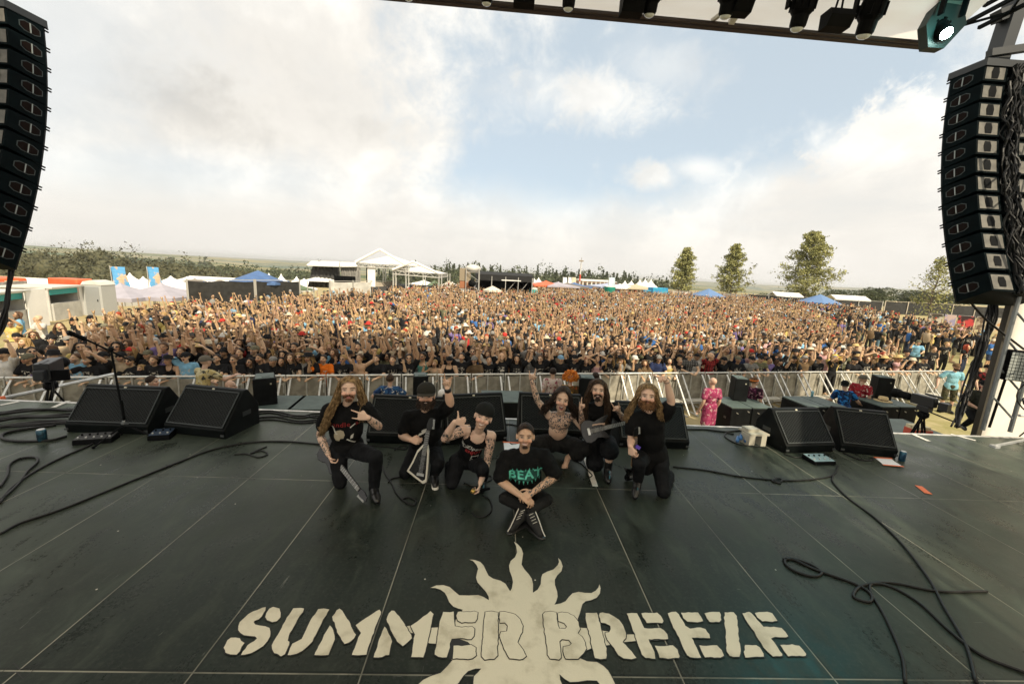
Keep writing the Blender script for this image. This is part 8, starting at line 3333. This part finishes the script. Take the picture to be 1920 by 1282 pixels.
def spectator(x, y, pose, shirt, head, label, H=1.76, tank=False, rz=0.0, z=GZ, plaid=False, trousers=None, group='audience members near the barrier', shades=None, wide=1.0):
	v = cr_.choice(VAR[pose])
	o = bpy.data.objects.new('person', v['body'])
	o.location = (x, y, z)
	o.rotation_euler = (0, 0, rz)
	s = H / 1.76
	o.scale = (s * wide, s * wide, s)
	o.color = (*cr_.choice(SKINS), 1)
	link(o, None, label, 'person', group)
	if shirt:
		t = part(v['tank' if tank else 'tee'], 'tank_top' if tank else 'tee_shirt', o, SHIRT[shirt])
		if plaid:
			t.material_slots[0].link = 'OBJECT'
			t.material_slots[0].material = PLAID
	part(v['trousers'], 'trousers', o, trousers or cr_.choice(((0.012, 0.012, 0.013), (0.03, 0.04, 0.07), (0.1, 0.09, 0.06), (0.02, 0.02, 0.02))))
	kind, colr = head
	if kind in ('short', 'long'):
		part(v[kind], 'hair', o, HAIRS[colr])
	elif kind in ('cap', 'beanie', 'brimmed', 'bucket'):
		h = part(v[kind], {'brimmed': 'sun_hat', 'bucket': 'bucket_hat'}.get(kind, kind), o, HATC[colr])
		if kind == 'cap':
			part(v['brim'], 'brim', h, HATC[colr])
		if cr_.random() < 0.5:
			part(v['long' if cr_.random() < 0.5 else 'short'], 'hair', o, HAIRS[cr_.choice(('brown', 'dark', 'blond'))])
	if shades if shades is not None else cr_.random() < 0.35:
		part(v['shades'], 'sunglasses', o, (1, 1, 1))
	return o


HEADTXT = {'short': '{} short hair', 'long': '{} long hair', 'cap': '{} cap', 'beanie': '{} beanie', 'brimmed': '{} sun hat', 'bucket': '{} bucket hat', 'bald': 'bald head'}
# front row read off the photograph: x, shirt, pose, headgear, height, tank?, what marks this one
FRONT = [
	(14, 'white', 'R', 'cap black', 1.8, 0, 'left end of the barrier, arm out'), (62, 'black', 'rail', 'cap olive', 1.7, 0, 'at the rail left of the tripod camera'), (88, 'purple', 'rail', 'short brown', 1.62, 0, 'right behind the tripod camera'),
	(112, 'grey', 'rail', 'bucket black', 1.78, 1, 'big man right of the tripod camera'), (146, 'light blue', 'R', 'short brown', 1.7, 0, 'beside the man in grey tank top'), (173, 'black', 'l', 'short dark', 1.66, 0, 'between light blue tee and black-capped man'),
	(197, 'black', 'C', 'cap black', 1.74, 0, 'hands at the mouth, behind the boom stand'), (231, 'tan', 'D', 'cap black', 1.74, 0, 'at the rail right of the boom stand'), (250, 'black', 'rail', 'short dark', 1.64, 0, 'left of the blond child'),
	(269, 'black', 'rail', 'long blond', 1.42, 0, 'blond child at the rail'), (294, 'black', 'rail', 'short brown', 1.66, 0, 'right of the blond child'), (322, 'black', 'rail', 'brimmed black', 1.66, 1, 'red-haired woman at the rail'),
	(351, 'light blue', 'L', 'cap black', 1.74, 0, 'left of the yellow-shirted steward'), (412, 'black', 'rail', 'short dark', 1.7, 0, 'right of the yellow-shirted steward'), (443, 'black', 'X', 'short brown', 1.68, 0, 'leaning over the rail towards the steward'),
	(474, 'black', 'l', 'long dark', 1.6, 0, 'small woman above the left front fill'), (492, 'black', 'rail', 'short dark', 1.72, 0, 'above the left front fill, hands joined'), (513, 'black', 'L', 'beanie grey', 1.62, 0, 'woman right of the left front fill'),
	(532, 'black', 'rail', 'long dark', 1.62, 0, 'smiling woman next to the grey beanie'), (549, 'black', 'rail', 'long brown', 1.74, 0, 'long-haired bearded man left of curly blond'), (563, 'grey', 'D', 'long blond', 1.74, 0, 'curly blond left of the orange shirt'),
	(582, 'black', 'rail', 'brimmed black', 1.74, 0, 'left of the orange shirt'), (609, 'orange', 'l', 'short dark', 1.7, 0, 'man at the rail left of the blond guitarist'), (645, 'black', 'r', 'short blond', 1.7, 0, 'behind the head of the blond guitarist'),
	(675, None, 'W', 'short brown', 1.72, 0, 'bare-chested man right of the blond guitarist'), (708, 'black', 'rail', 'short dark', 1.7, 0, 'bearded, right of the bare-chested man'), (737, 'black', 'r', 'short brown', 1.68, 0, 'above the blue Hawaiian steward'),
	(767, 'black', 'V', 'short dark', 1.72, 0, 'left of the teal tank top'), (793, 'teal', 'V', 'short dark', 1.78, 1, 'tall man with arms high'), (816, 'tan', 'l', 'short blond', 1.56, 1, 'short woman right of the teal tank top'),
	(843, 'black', 'rail', 'cap black', 1.66, 1, 'pale woman left of a laughing man'), (865, 'black', 'W', 'short dark', 1.76, 0, 'laughing, above the singer with beanie'), (890, 'brown', 'rail', 'cap grey', 1.68, 0, 'woman at the rail with brown top'),
	(916, 'black', 'V', 'short dark', 1.66, 0, 'above the low subwoofer lid'), (940, 'black', 'V', 'bald', 1.78, 0, 'bald man above the low subwoofer lid'), (968, 'black', 'W', 'long dark', 1.7, 0, 'shouting long-haired, left of the tattooed raised arm'),
	(1012, 'black', 'V', 'short brown', 1.7, 0, 'right of the tattooed raised arm'), (1050, 'black', 'L', 'cap blue', 1.7, 0, 'behind the orange wig'), (1076, 'black', 'V', 'cap black', 1.72, 0, 'behind the orange wig, dark cap'),
	(1097, 'black', 'H', 'short red', 1.62, 0, 'left of the pink top'), (1118, 'pink', 'H', 'long dark', 1.7, 1, 'woman above the long dark-haired guitarist'), (1141, 'black', 'r', 'cap black', 1.74, 0, 'right of the pink top'),
	(1161, 'grey', 'r', 'brimmed black', 1.7, 0, 'dark-hatted man right of the long dark-haired guitarist'), (1188, 'black', 'L', 'cap white', 1.7, 0, 'behind the head of the bassist'), (1206, 'brown', 'X', 'long brown', 1.56, 0, 'woman reaching down over the rail'),
	(1231, 'navy', 'rail', 'cap grey', 1.74, 0, 'next to the pointing hand'), (1252, 'yellow', 'rail', 'long dark', 1.64, 1, 'woman right of the pointing hand'), (1272, 'black', 'L', 'short blond', 1.64, 0, 'blond, right of the yellow top'),
	(1289, 'grey', 'rail', 'short brown', 1.86, 0, 'tall brown-haired, left of the red plaid'), (1329, 'red', 'V', 'bald', 1.82, 0, 'tall man in red plaid shirt'), (1355, 'black', 'V', 'cap black', 1.66, 0, 'right of the red plaid shirt'),
	(1379, 'black', 'rail', 'cap olive', 1.7, 0, 'above the right front fill'), (1404, 'grey', 'rail', 'cap black', 1.7, 0, 'above the orange headband'), (1421, 'olive', 'rail', 'cap black', 1.74, 0, 'right of the grey tee above the orange headband'),
	(1439, 'purple', 'D', 'short dark', 1.66, 0, 'left of the hooded one'), (1456, 'black', 'rail', 'beanie black', 1.62, 0, 'hooded, arms on the rail'), (1483, 'black', 'l', 'cap black', 1.74, 0, 'sunglasses, right of the hooded one'),
	(1505, 'brown', 'R', 'cap grey', 1.72, 0, 'above the blue can'), (1531, 'black', 'L', 'cap black', 1.7, 0, 'left of the child on the rail'), (1561, 'yellow', 'V', 'brimmed yellow', 1.74, 0, 'behind the child on the rail'),
	(1597, 'black', 'rail', 'cap black', 1.66, 0, 'behind the flat-capped steward'), (1622, 'black', 'L', 'long brown', 1.72, 0, 'waving, left of the straw hats'), (1651, 'black', 'rail', 'brimmed straw', 1.72, 0, 'above the straw hat lying on the sub'),
	(1673, 'black', 'rail', 'brimmed straw', 1.74, 0, 'second straw hat, with sunglasses'), (1704, 'black', 'l', 'bucket cream', 1.64, 0, 'profile near the right barrier end'), (1724, 'black', 'rail', 'cap black', 1.72, 0, 'at the right barrier end')]


def on_row(px, off, z=0.0):
	"""where the line of sight at photo column px meets a line parallel to the barrier"""
	r = ray(px, 690)
	k = (BA1.y - BA0.y) / (BA1.x - BA0.x)
	t = (BA0.y - k * BA0.x + off) / (r.y - k * r.x)
	return r.x * t, r.y * t


for px, shirt, pose, head, H, tank, note in FRONT:
	x, y = on_row(px, 0.42)
	hd = tuple(head.split()) if head != 'bald' else ('bald', '')
	base_ = hd[0] if hd[0] == 'bald' else HEADTXT[hd[0]].format(hd[1])
	sh_ = f'{shirt} {"tank top" if tank else "tee"}' if shirt else 'no shirt'
	label = f'{sh_}, {base_}, front row, {note}'
	spectator(x, y, pose, shirt, hd, label, H, bool(tank), cr_.uniform(-0.15, 0.15), plaid='plaid' in note, shades='sunglasses' in note or None, wide=1.04 if shirt else 1.0)
# the child standing on the rail in a long black shirt
x, y = on_row(1561, -0.05)
spectator(x, y, 'C', 'black', ('beanie', 'grey'), 'child in long black tee and grey beanie standing on the rail, arms behind head', 1.5, False, 0, GZ + 0.32)

# rows two and three to the barrier, still one by one
MARKS = [(62, 'the left tripod camera'), (146, 'the light blue tee'), (231, 'the boom stand'), (322, 'the red-haired woman'), (383, 'the yellow steward'), (474, 'the left front fill'), (549, 'the curly blond'), (609, 'the orange tee'), (675, 'the bare-chested man'),
		 (737, 'the blue Hawaiian steward'), (793, 'the teal tank top'), (865, 'the laughing man'), (940, 'the bald man'), (1000, 'the tattooed raised arm'), (1065, 'the orange wig'), (1118, 'the pink top'), (1200, 'the bassist'), (1252, 'the yellow top'), (1329, 'the red plaid'),
		 (1404, 'the orange headband'), (1470, 'the hooded one'), (1561, 'the child on the rail'), (1640, 'the straw hats'), (1715, 'the right barrier end')]
ROWN = ['second', 'third', 'fourth', 'fifth', 'sixth']
SW = [('black', 60), ('grey', 7), ('white', 6), ('tan', 5), ('olive', 3), ('red', 3), ('blue', 2), ('brown', 4), ('yellow', 2), ('navy', 3), ('light blue', 2), ('pink', 1), ('purple', 1)]
HW = [('short dark', 15), ('short brown', 16), ('short blond', 8), ('long dark', 9), ('long brown', 10), ('long blond', 7), ('long red', 2), ('cap black', 20), ('cap white', 4), ('cap olive', 4), ('cap red', 2), ('cap grey', 4), ('bucket black', 4), ('bucket cream', 3), ('bucket olive', 2),
	  ('brimmed straw', 4), ('brimmed black', 3), ('brimmed cream', 2), ('beanie black', 1), ('bald', 5)]
PW = [('V', 24), ('W', 10), ('L', 20), ('R', 20), ('l', 5), ('r', 5), ('H', 2), ('C', 5), ('D', 6), ('F', 2)]


def pick(W):
	return cr_.choices([w[0] for w in W], [w[1] for w in W])[0]


BODY_COUNT = len(FRONT) + 1
# people standing loosely on the grass at both sides
SIDES = [(8, 655, 'at the left picture edge'), (30, 628, 'between stalls and left tripod camera'), (20, 605, 'below the far left stall'), (62, 618, 'below the tall white panel'), (48, 640, 'behind the left tripod camera'), (78, 600, 'beside the tall white panel'), (95, 632, 'on the grass behind the left tripod camera'),
		 (112, 612, 'below the second teal-fronted stall'), (128, 640, 'behind the man in grey tank top'), (140, 600, 'by the counter of the second teal-fronted stall'), (158, 625, 'behind the light blue tee'), (172, 598, 'below the white panel by the second stall'), (188, 612, 'below the portable toilet'), (200, 592, 'in front of the portable toilet'), (35, 590, 'at the far left stall counter'), (105, 655, 'close behind the big man in grey tank top'), (60, 660, 'close behind the left end of the barrier'), (150, 655, 'close behind the light blue tee'),
		 (1560, 640, 'in the thinning crowd behind the child on the rail'), (1600, 625, 'in the thinning crowd behind the straw hats'), (1640, 612, 'on the grass below the thin half-bare tree'), (1625, 655, 'just behind the straw hats'), (1665, 640, 'on the grass behind the straw hats'), (1690, 620, 'on the grass below the cream banner'), (1700, 660, 'behind the right barrier end'), (1722, 640, 'on the grass above the right barrier end'), (1735, 620, 'below the cream printed banner'), (1760, 628, 'below the mauve printed banner'), (1750, 655, 'behind the light blue shirt man'),
		 (1775, 645, 'above the light blue shirt man'), (1795, 632, 'below the red printed banner'), (1812, 650, 'left of the thick cable bundle'), (1818, 628, 'below the tan printed banner'), (1862, 640, 'right of the thick cable bundle'), (1876, 622, 'beside the corner post of the white wall'), (1835, 668, 'behind the man in black and red tee'), (1680, 672, 'close behind the second straw hat')]
for px, py, where in SIDES:
	q = G(px, py, GZ + 1.64)
	for tries in range(40):
		pose, shirt, head = pick([('D', 5), ('F', 3), ('l', 1), ('r', 1), ('L', 1), ('R', 1), ('C', 1)]), pick(SW), pick(HW)
		hd = tuple(head.split()) if head != 'bald' else ('bald', '')
		base_ = HEADTXT[hd[0]].format(hd[1]) if hd[0] != 'bald' else 'bald head'
		label = f'{shirt} tee, {base_}, {where}'
		if label not in used_labels:
			break
	used_labels.add(label)
	spectator(q.x, q.y, pose, shirt, hd, label, cr_.gauss(1.75, 0.06), False, cr_.uniform(-1.2, 1.2))
	BODY_COUNT += 1
off = 0.42
k = 0
while BODY_COUNT < 300 and k < 5:
	off += 0.62
	step = (27, 26, 25, 24, 22)[k]
	px = 160 + cr_.uniform(0, 12) + (k % 2) * 11
	while px < 1690 - k * 12 and BODY_COUNT < 300:
		x, y = on_row(px, off + cr_.uniform(-0.16, 0.16))
		for tries in range(60):
			pose, shirt, head = pick(PW), pick(SW), pick(HW)
			hd = tuple(head.split()) if head != 'bald' else ('bald', '')
			base_ = HEADTXT[hd[0]].format(hd[1]) if hd[0] != 'bald' else 'bald head'
			mk = min(MARKS, key=lambda m: abs(m[0] - px))[1]
			label = f'{shirt} tee, {base_}, {POSETXT[pose]}, {ROWN[k]} row behind {mk}'
			if label not in used_labels:
				break
		used_labels.add(label)
		spectator(x, y, pose, shirt, hd, label, cr_.gauss(1.75, 0.075), cr_.random() < 0.08, cr_.uniform(-0.3, 0.3))
		BODY_COUNT += 1
		px += step * cr_.uniform(0.8, 1.2)
	k += 1
LAST_OFF = off

# ---------------------------------------------------------------- everyone farther back: one mass


def low_person(lod, pose, r):
	"""small figure from few faces; returns vertices, quads and a part number per vertex"""
	mb = MB()
	parts = []

	def mark(p):
		parts.extend([p] * (len(mb.v) - len(parts)))
	sg = 6 if lod == 0 else 4
	fat = r.uniform(0.9, 1.2)
	for s in (-1, 1):
		mb.tube([(s * 0.1, 0.02, 0.0), (s * 0.1, 0, 0.5), (s * 0.09, 0, 0.95)], 0, sg, False, [0.06, 0.07, 0.1])
	mark(2)
	R = [0.12 * fat, 0.15 * fat, 0.16 * fat, 0.17, 0.06]
	Z = [0.88, 1.05, 1.2, 1.38, 1.5]
	seg = 8 if lod == 0 else 5
	vs = [(math.cos(2 * PI * k / seg) * a * 1.25, math.sin(2 * PI * k / seg) * a * 0.8, z) for a, z in zip(R, Z) for k in range(seg)]
	fs = [(i * seg + k, i * seg + (k + 1) % seg, (i + 1) * seg + (k + 1) % seg, (i + 1) * seg + k) for i in range(4) for k in range(seg)]
	mb.add(vs, fs)
	mark(1)
	hy = -0.03
	mb.ell((0, hy, 1.64), (0.085, 0.1, 0.125), None, 8 if lod == 0 else 6, 6 if lod == 0 else 4)
	mb.tube([(0, 0, 1.45), (0, hy, 1.58)], 0.055, sg, False)
	mark(0)
	for q, (sd, nm) in enumerate(zip((1, -1), POSESET[pose])):
		e, w = ARMS[nm]
		e = V3((sd * e[0] * r.uniform(0.6, 1.4), e[1], e[2])).normalized() * 0.29
		w = V3((sd * w[0] * r.uniform(0.5, 1.5) + r.uniform(-0.05, 0.05), w[1], w[2])).normalized() * 0.27
		s = V3((-sd * 0.2, 0, 1.41))
		mb.tube([s - e * 0.15, s + e * 0.5], 0, sg, True, [0.07, 0.065])
		mark(1)
		mb.tube([s + e * 0.4, s + e, s + e + w], 0, sg, False, [0.042, 0.036, 0.024])
		h = s + e + w
		if lod == 0:
			mb.ell(h + w * 0.2, (0.04, 0.025, 0.055), None, 6, 4)
			for dx in (-0.03, 0.03):
				mb.tube([h + w * 0.25 + V3((dx, 0, 0)), h + w * 0.5 + V3((dx * 1.3, 0, 0))], 0.011, 4)
		else:
			mb.ell(h + w * 0.2, (0.045, 0.03, 0.07), None, 4, 3)
		mark(0)
	# hair or hat
	kind = r.choice(('hair', 'hair', 'cap', 'hat', 'long'))
	if kind == 'hair':
		mb.ell((0, hy + 0.02, 1.69), (0.095, 0.105, 0.1), None, 7 if lod == 0 else 5, 4)
	elif kind == 'long':
		mb.ell((0, hy + 0.02, 1.69), (0.1, 0.108, 0.105), None, 7 if lod == 0 else 5, 4)
		mb.ell((0, hy + 0.075, 1.5), (0.11, 0.05, 0.22), None, 6 if lod == 0 else 4, 4)
	elif kind == 'cap':
		mb.ell((0, hy + 0.01, 1.71), (0.1, 0.115, 0.085), None, 7 if lod == 0 else 5, 4)
		mb.box((0, hy - 0.13, 1.69), (0.15, 0.11, 0.012))
	else:
		mb.ell((0, hy, 1.72), (0.105, 0.11, 0.09), None, 7 if lod == 0 else 5, 4)
		mb.ell((0, hy, 1.69), (0.19, 0.19, 0.014), None, 8 if lod == 0 else 6, 4)
	mark(3 if kind in ('hair', 'long') else 4)
	if lod == 0 and r.random() < 0.45:
		mb.box((0, hy - 0.092, 1.65), (0.13, 0.03, 0.034))
		mark(5)
	quads = [f if len(f) == 4 else None for f in mb.f]
	extra = []
	for f in mb.f:
		if len(f) > 4:
			for i in range(1, len(f) - 1, 2):
				extra.append((f[0], f[i], f[i + 1], f[min(i + 2, len(f) - 1)]))
	F = np.array([q for q in quads if q] + extra, np.int64)
	return np.array(mb.v, np.float32), F, np.array(parts)


def crowd_mass():
	r = random.Random(77)
	rn = np.random.default_rng(77)
	dense = [(186, 708), (150, 660), (160, 622), (205, 596), (215, 580), (345, 566), (480, 560), (560, 556), (640, 553), (720, 548), (830, 538), (880, 532), (1010, 535), (1075, 541), (1120, 551), (1190, 549), (1260, 548), (1330, 553), (1440, 563), (1515, 577), (1552, 606), (1610, 640), (1690, 680), (1730, 705)]
	loose = [(-160, 640), (-60, 610), (60, 590), (190, 570), (330, 558), (560, 548), (700, 541), (900, 526), (1060, 529), (1240, 539), (1440, 555), (1600, 572), (1800, 605), (1990, 640), (1990, 740), (1700, 705), (1450, 640), (1000, 640), (500, 640), (190, 700), (100, 702), (-160, 720)]
	D_ = np.array([G(a, b, 0.0)[:2] for a, b in dense])
	L_ = np.array([G(a, b, 0.0)[:2] for a, b in loose])

	def inside(P, poly):
		n = len(poly)
		c = np.zeros(len(P), bool)
		j = n - 1
		for i in range(n):
			yi, yj = poly[i, 1], poly[j, 1]
			cond = ((yi > P[:, 1]) != (yj > P[:, 1])) & (P[:, 0] < (poly[j, 0] - poly[i, 0]) * (P[:, 1] - yi) / (yj - yi + 1e-9) + poly[i, 0])
			c ^= cond
			j = i
		return c
	lod = {p: [[low_person(l, p, r) for _ in range(4)] for l in (0, 1)] for p in 'VWLRHCDF'}
	keys = list('VWLRHCDF')
	wts = np.array([24, 9, 20, 20, 3, 6, 15, 5], float)
	wts /= wts.sum()
	calm = np.array([3, 2, 6, 6, 1, 1, 50, 20], float)
	calm /= calm.sum()
	spots = []
	k = (BA1.y - BA0.y) / (BA1.x - BA0.x)
	y0 = BA0.y - k * BA0.x
	row, o = 0, LAST_OFF + 0.6
	while o < 75:
		sx = 0.46 + 0.006 * o
		xs_ = np.arange(-75, 75, sx) + (row % 2) * sx / 2
		xs_ = xs_ + rn.normal(0, 0.09, len(xs_))
		P = np.stack([xs_, y0 + k * xs_ + o + rn.normal(0, 0.14, len(xs_))], 1)
		m = inside(P, D_)
		spots += [(p[0], p[1], 1) for p in P[m]]
		o += 0.62 + 0.012 * o
		row += 1
	P = np.stack([rn.uniform(-75, 95, 14000), rn.uniform(10, 95, 14000)], 1)
	m = inside(P, L_) & ~inside(P, D_) & (P[:, 1] > y0 + k * P[:, 0] + 0.5)
	Q = P[m]
	clump = np.array([mnoise.noise(V3((p[0] * 0.35, p[1] * 0.35, 5.0))) for p in Q])
	near = Q[:, 1] < 40
	Qb = (Q[:, 1] < 25) & ((Q[:, 0] < -4) | (Q[:, 0] > 12))
	Q, clump, near = Q[~Qb], clump[~Qb], near[~Qb]
	keep = np.where(near, (clump > -0.25) & (rn.uniform(size=len(Q)) < 0.95), clump > -0.35)
	spots += [(p[0], p[1], 0) for p in Q[keep]]
	VV, FF, CC = [], [], []
	base = 0
	sh = [SHIRT[n] for n, w in SW for _ in range(w)]
	hr = [HAIRS[n] for n in ('brown', 'brown', 'brown', 'dark', 'dark', 'dark', 'blond', 'grey', 'red')]
	ht = [HATC[n] for n in ('black', 'black', 'black', 'black', 'black', 'black', 'olive', 'olive', 'grey', 'grey', 'white', 'cream', 'straw', 'red', 'black', 'grey', 'blue')]
	tcol = [(0.013, 0.013, 0.014), (0.03, 0.04, 0.07), (0.12, 0.1, 0.07), (0.02, 0.02, 0.02), (0.1, 0.17, 0.22)]
	for x, y, d in spots:
		ex = 0.5 + 0.9 * mnoise.noise(V3((x * 0.16, y * 0.16, 9.0)))
		mixp = wts * min(1, max(0.15, ex + 0.25)) + calm * (1 - min(1, max(0.15, ex + 0.25)))
		pose = keys[rn.choice(len(keys), p=mixp if d else calm)]
		V, F, pt = lod[pose][0 if y < 34 else 1][rn.integers(4)]
		s = rn.normal(0.98, 0.06)
		a = rn.normal(0, 0.35) if d else rn.uniform(-2.6, 2.6)
		c, sn = math.cos(a), math.sin(a)
		W = np.empty_like(V)
		W[:, 0] = (V[:, 0] * c - V[:, 1] * sn) * s + x
		W[:, 1] = (V[:, 0] * sn + V[:, 1] * c) * s + y
		W[:, 2] = V[:, 2] * s + GZ
		bare = rn.uniform() < 0.03
		skin = np.array((0.53, 0.36, 0.215)) * rn.uniform(0.55, 1.12) * np.array((1, rn.uniform(0.92, 1.02), rn.uniform(0.88, 1.02)))
		pal = np.array([skin, skin if bare else sh[rn.integers(len(sh))], tcol[rn.integers(5)], hr[rn.integers(len(hr))], ht[rn.integers(len(ht))], (0.01, 0.01, 0.012)])
		VV.append(W)
		FF.append(F + base)
		CC.append(pal[pt])
		base += len(V)
	m = bpy.data.materials.new('crowd_mass')
	m.use_nodes = True
	N = NT(m.node_tree)
	p = m.node_tree.nodes['Principled BSDF']
	p.inputs['Roughness'].default_value = 0.75
	p.inputs['Specular IOR Level'].default_value = 0.25
	N.put(p.inputs['Base Color'], N.node('ShaderNodeAttribute', attribute_name='tint').outputs['Color'])
	me = np_mesh('crowd', np.concatenate(VV), np.concatenate(FF), m, np.concatenate(CC))
	me.shade_smooth()
	o = bpy.data.objects.new('crowd', me)
	link(o, None, 'dense cheering crowd with raised arms filling the field behind the first rows', 'crowd', None, 'stuff')
	print('crowd:', len(spots), 'faces', len(me.polygons))


crowd_mass()
# ================================================================ summer haze over the whole field
hz = bpy.data.materials.new('haze')
hz.use_nodes = True
N = NT(hz.node_tree)
N.n.clear()
pv, out = N.node('ShaderNodeVolumePrincipled'), N.node('ShaderNodeOutputMaterial')
pv.inputs['Color'].default_value = (0.92, 0.94, 0.95, 1)
pv.inputs['Density'].default_value = 0.00016
pv.inputs['Anisotropy'].default_value = 0.2
N.l.new(pv.outputs[0], out.inputs['Volume'])
mb = MB()
mb.box((0, 6000, -60), (18200, 12300, 170))
mb.build('haze', hz, None, kind='stuff', label='thin summer haze lying over the field and far hills')
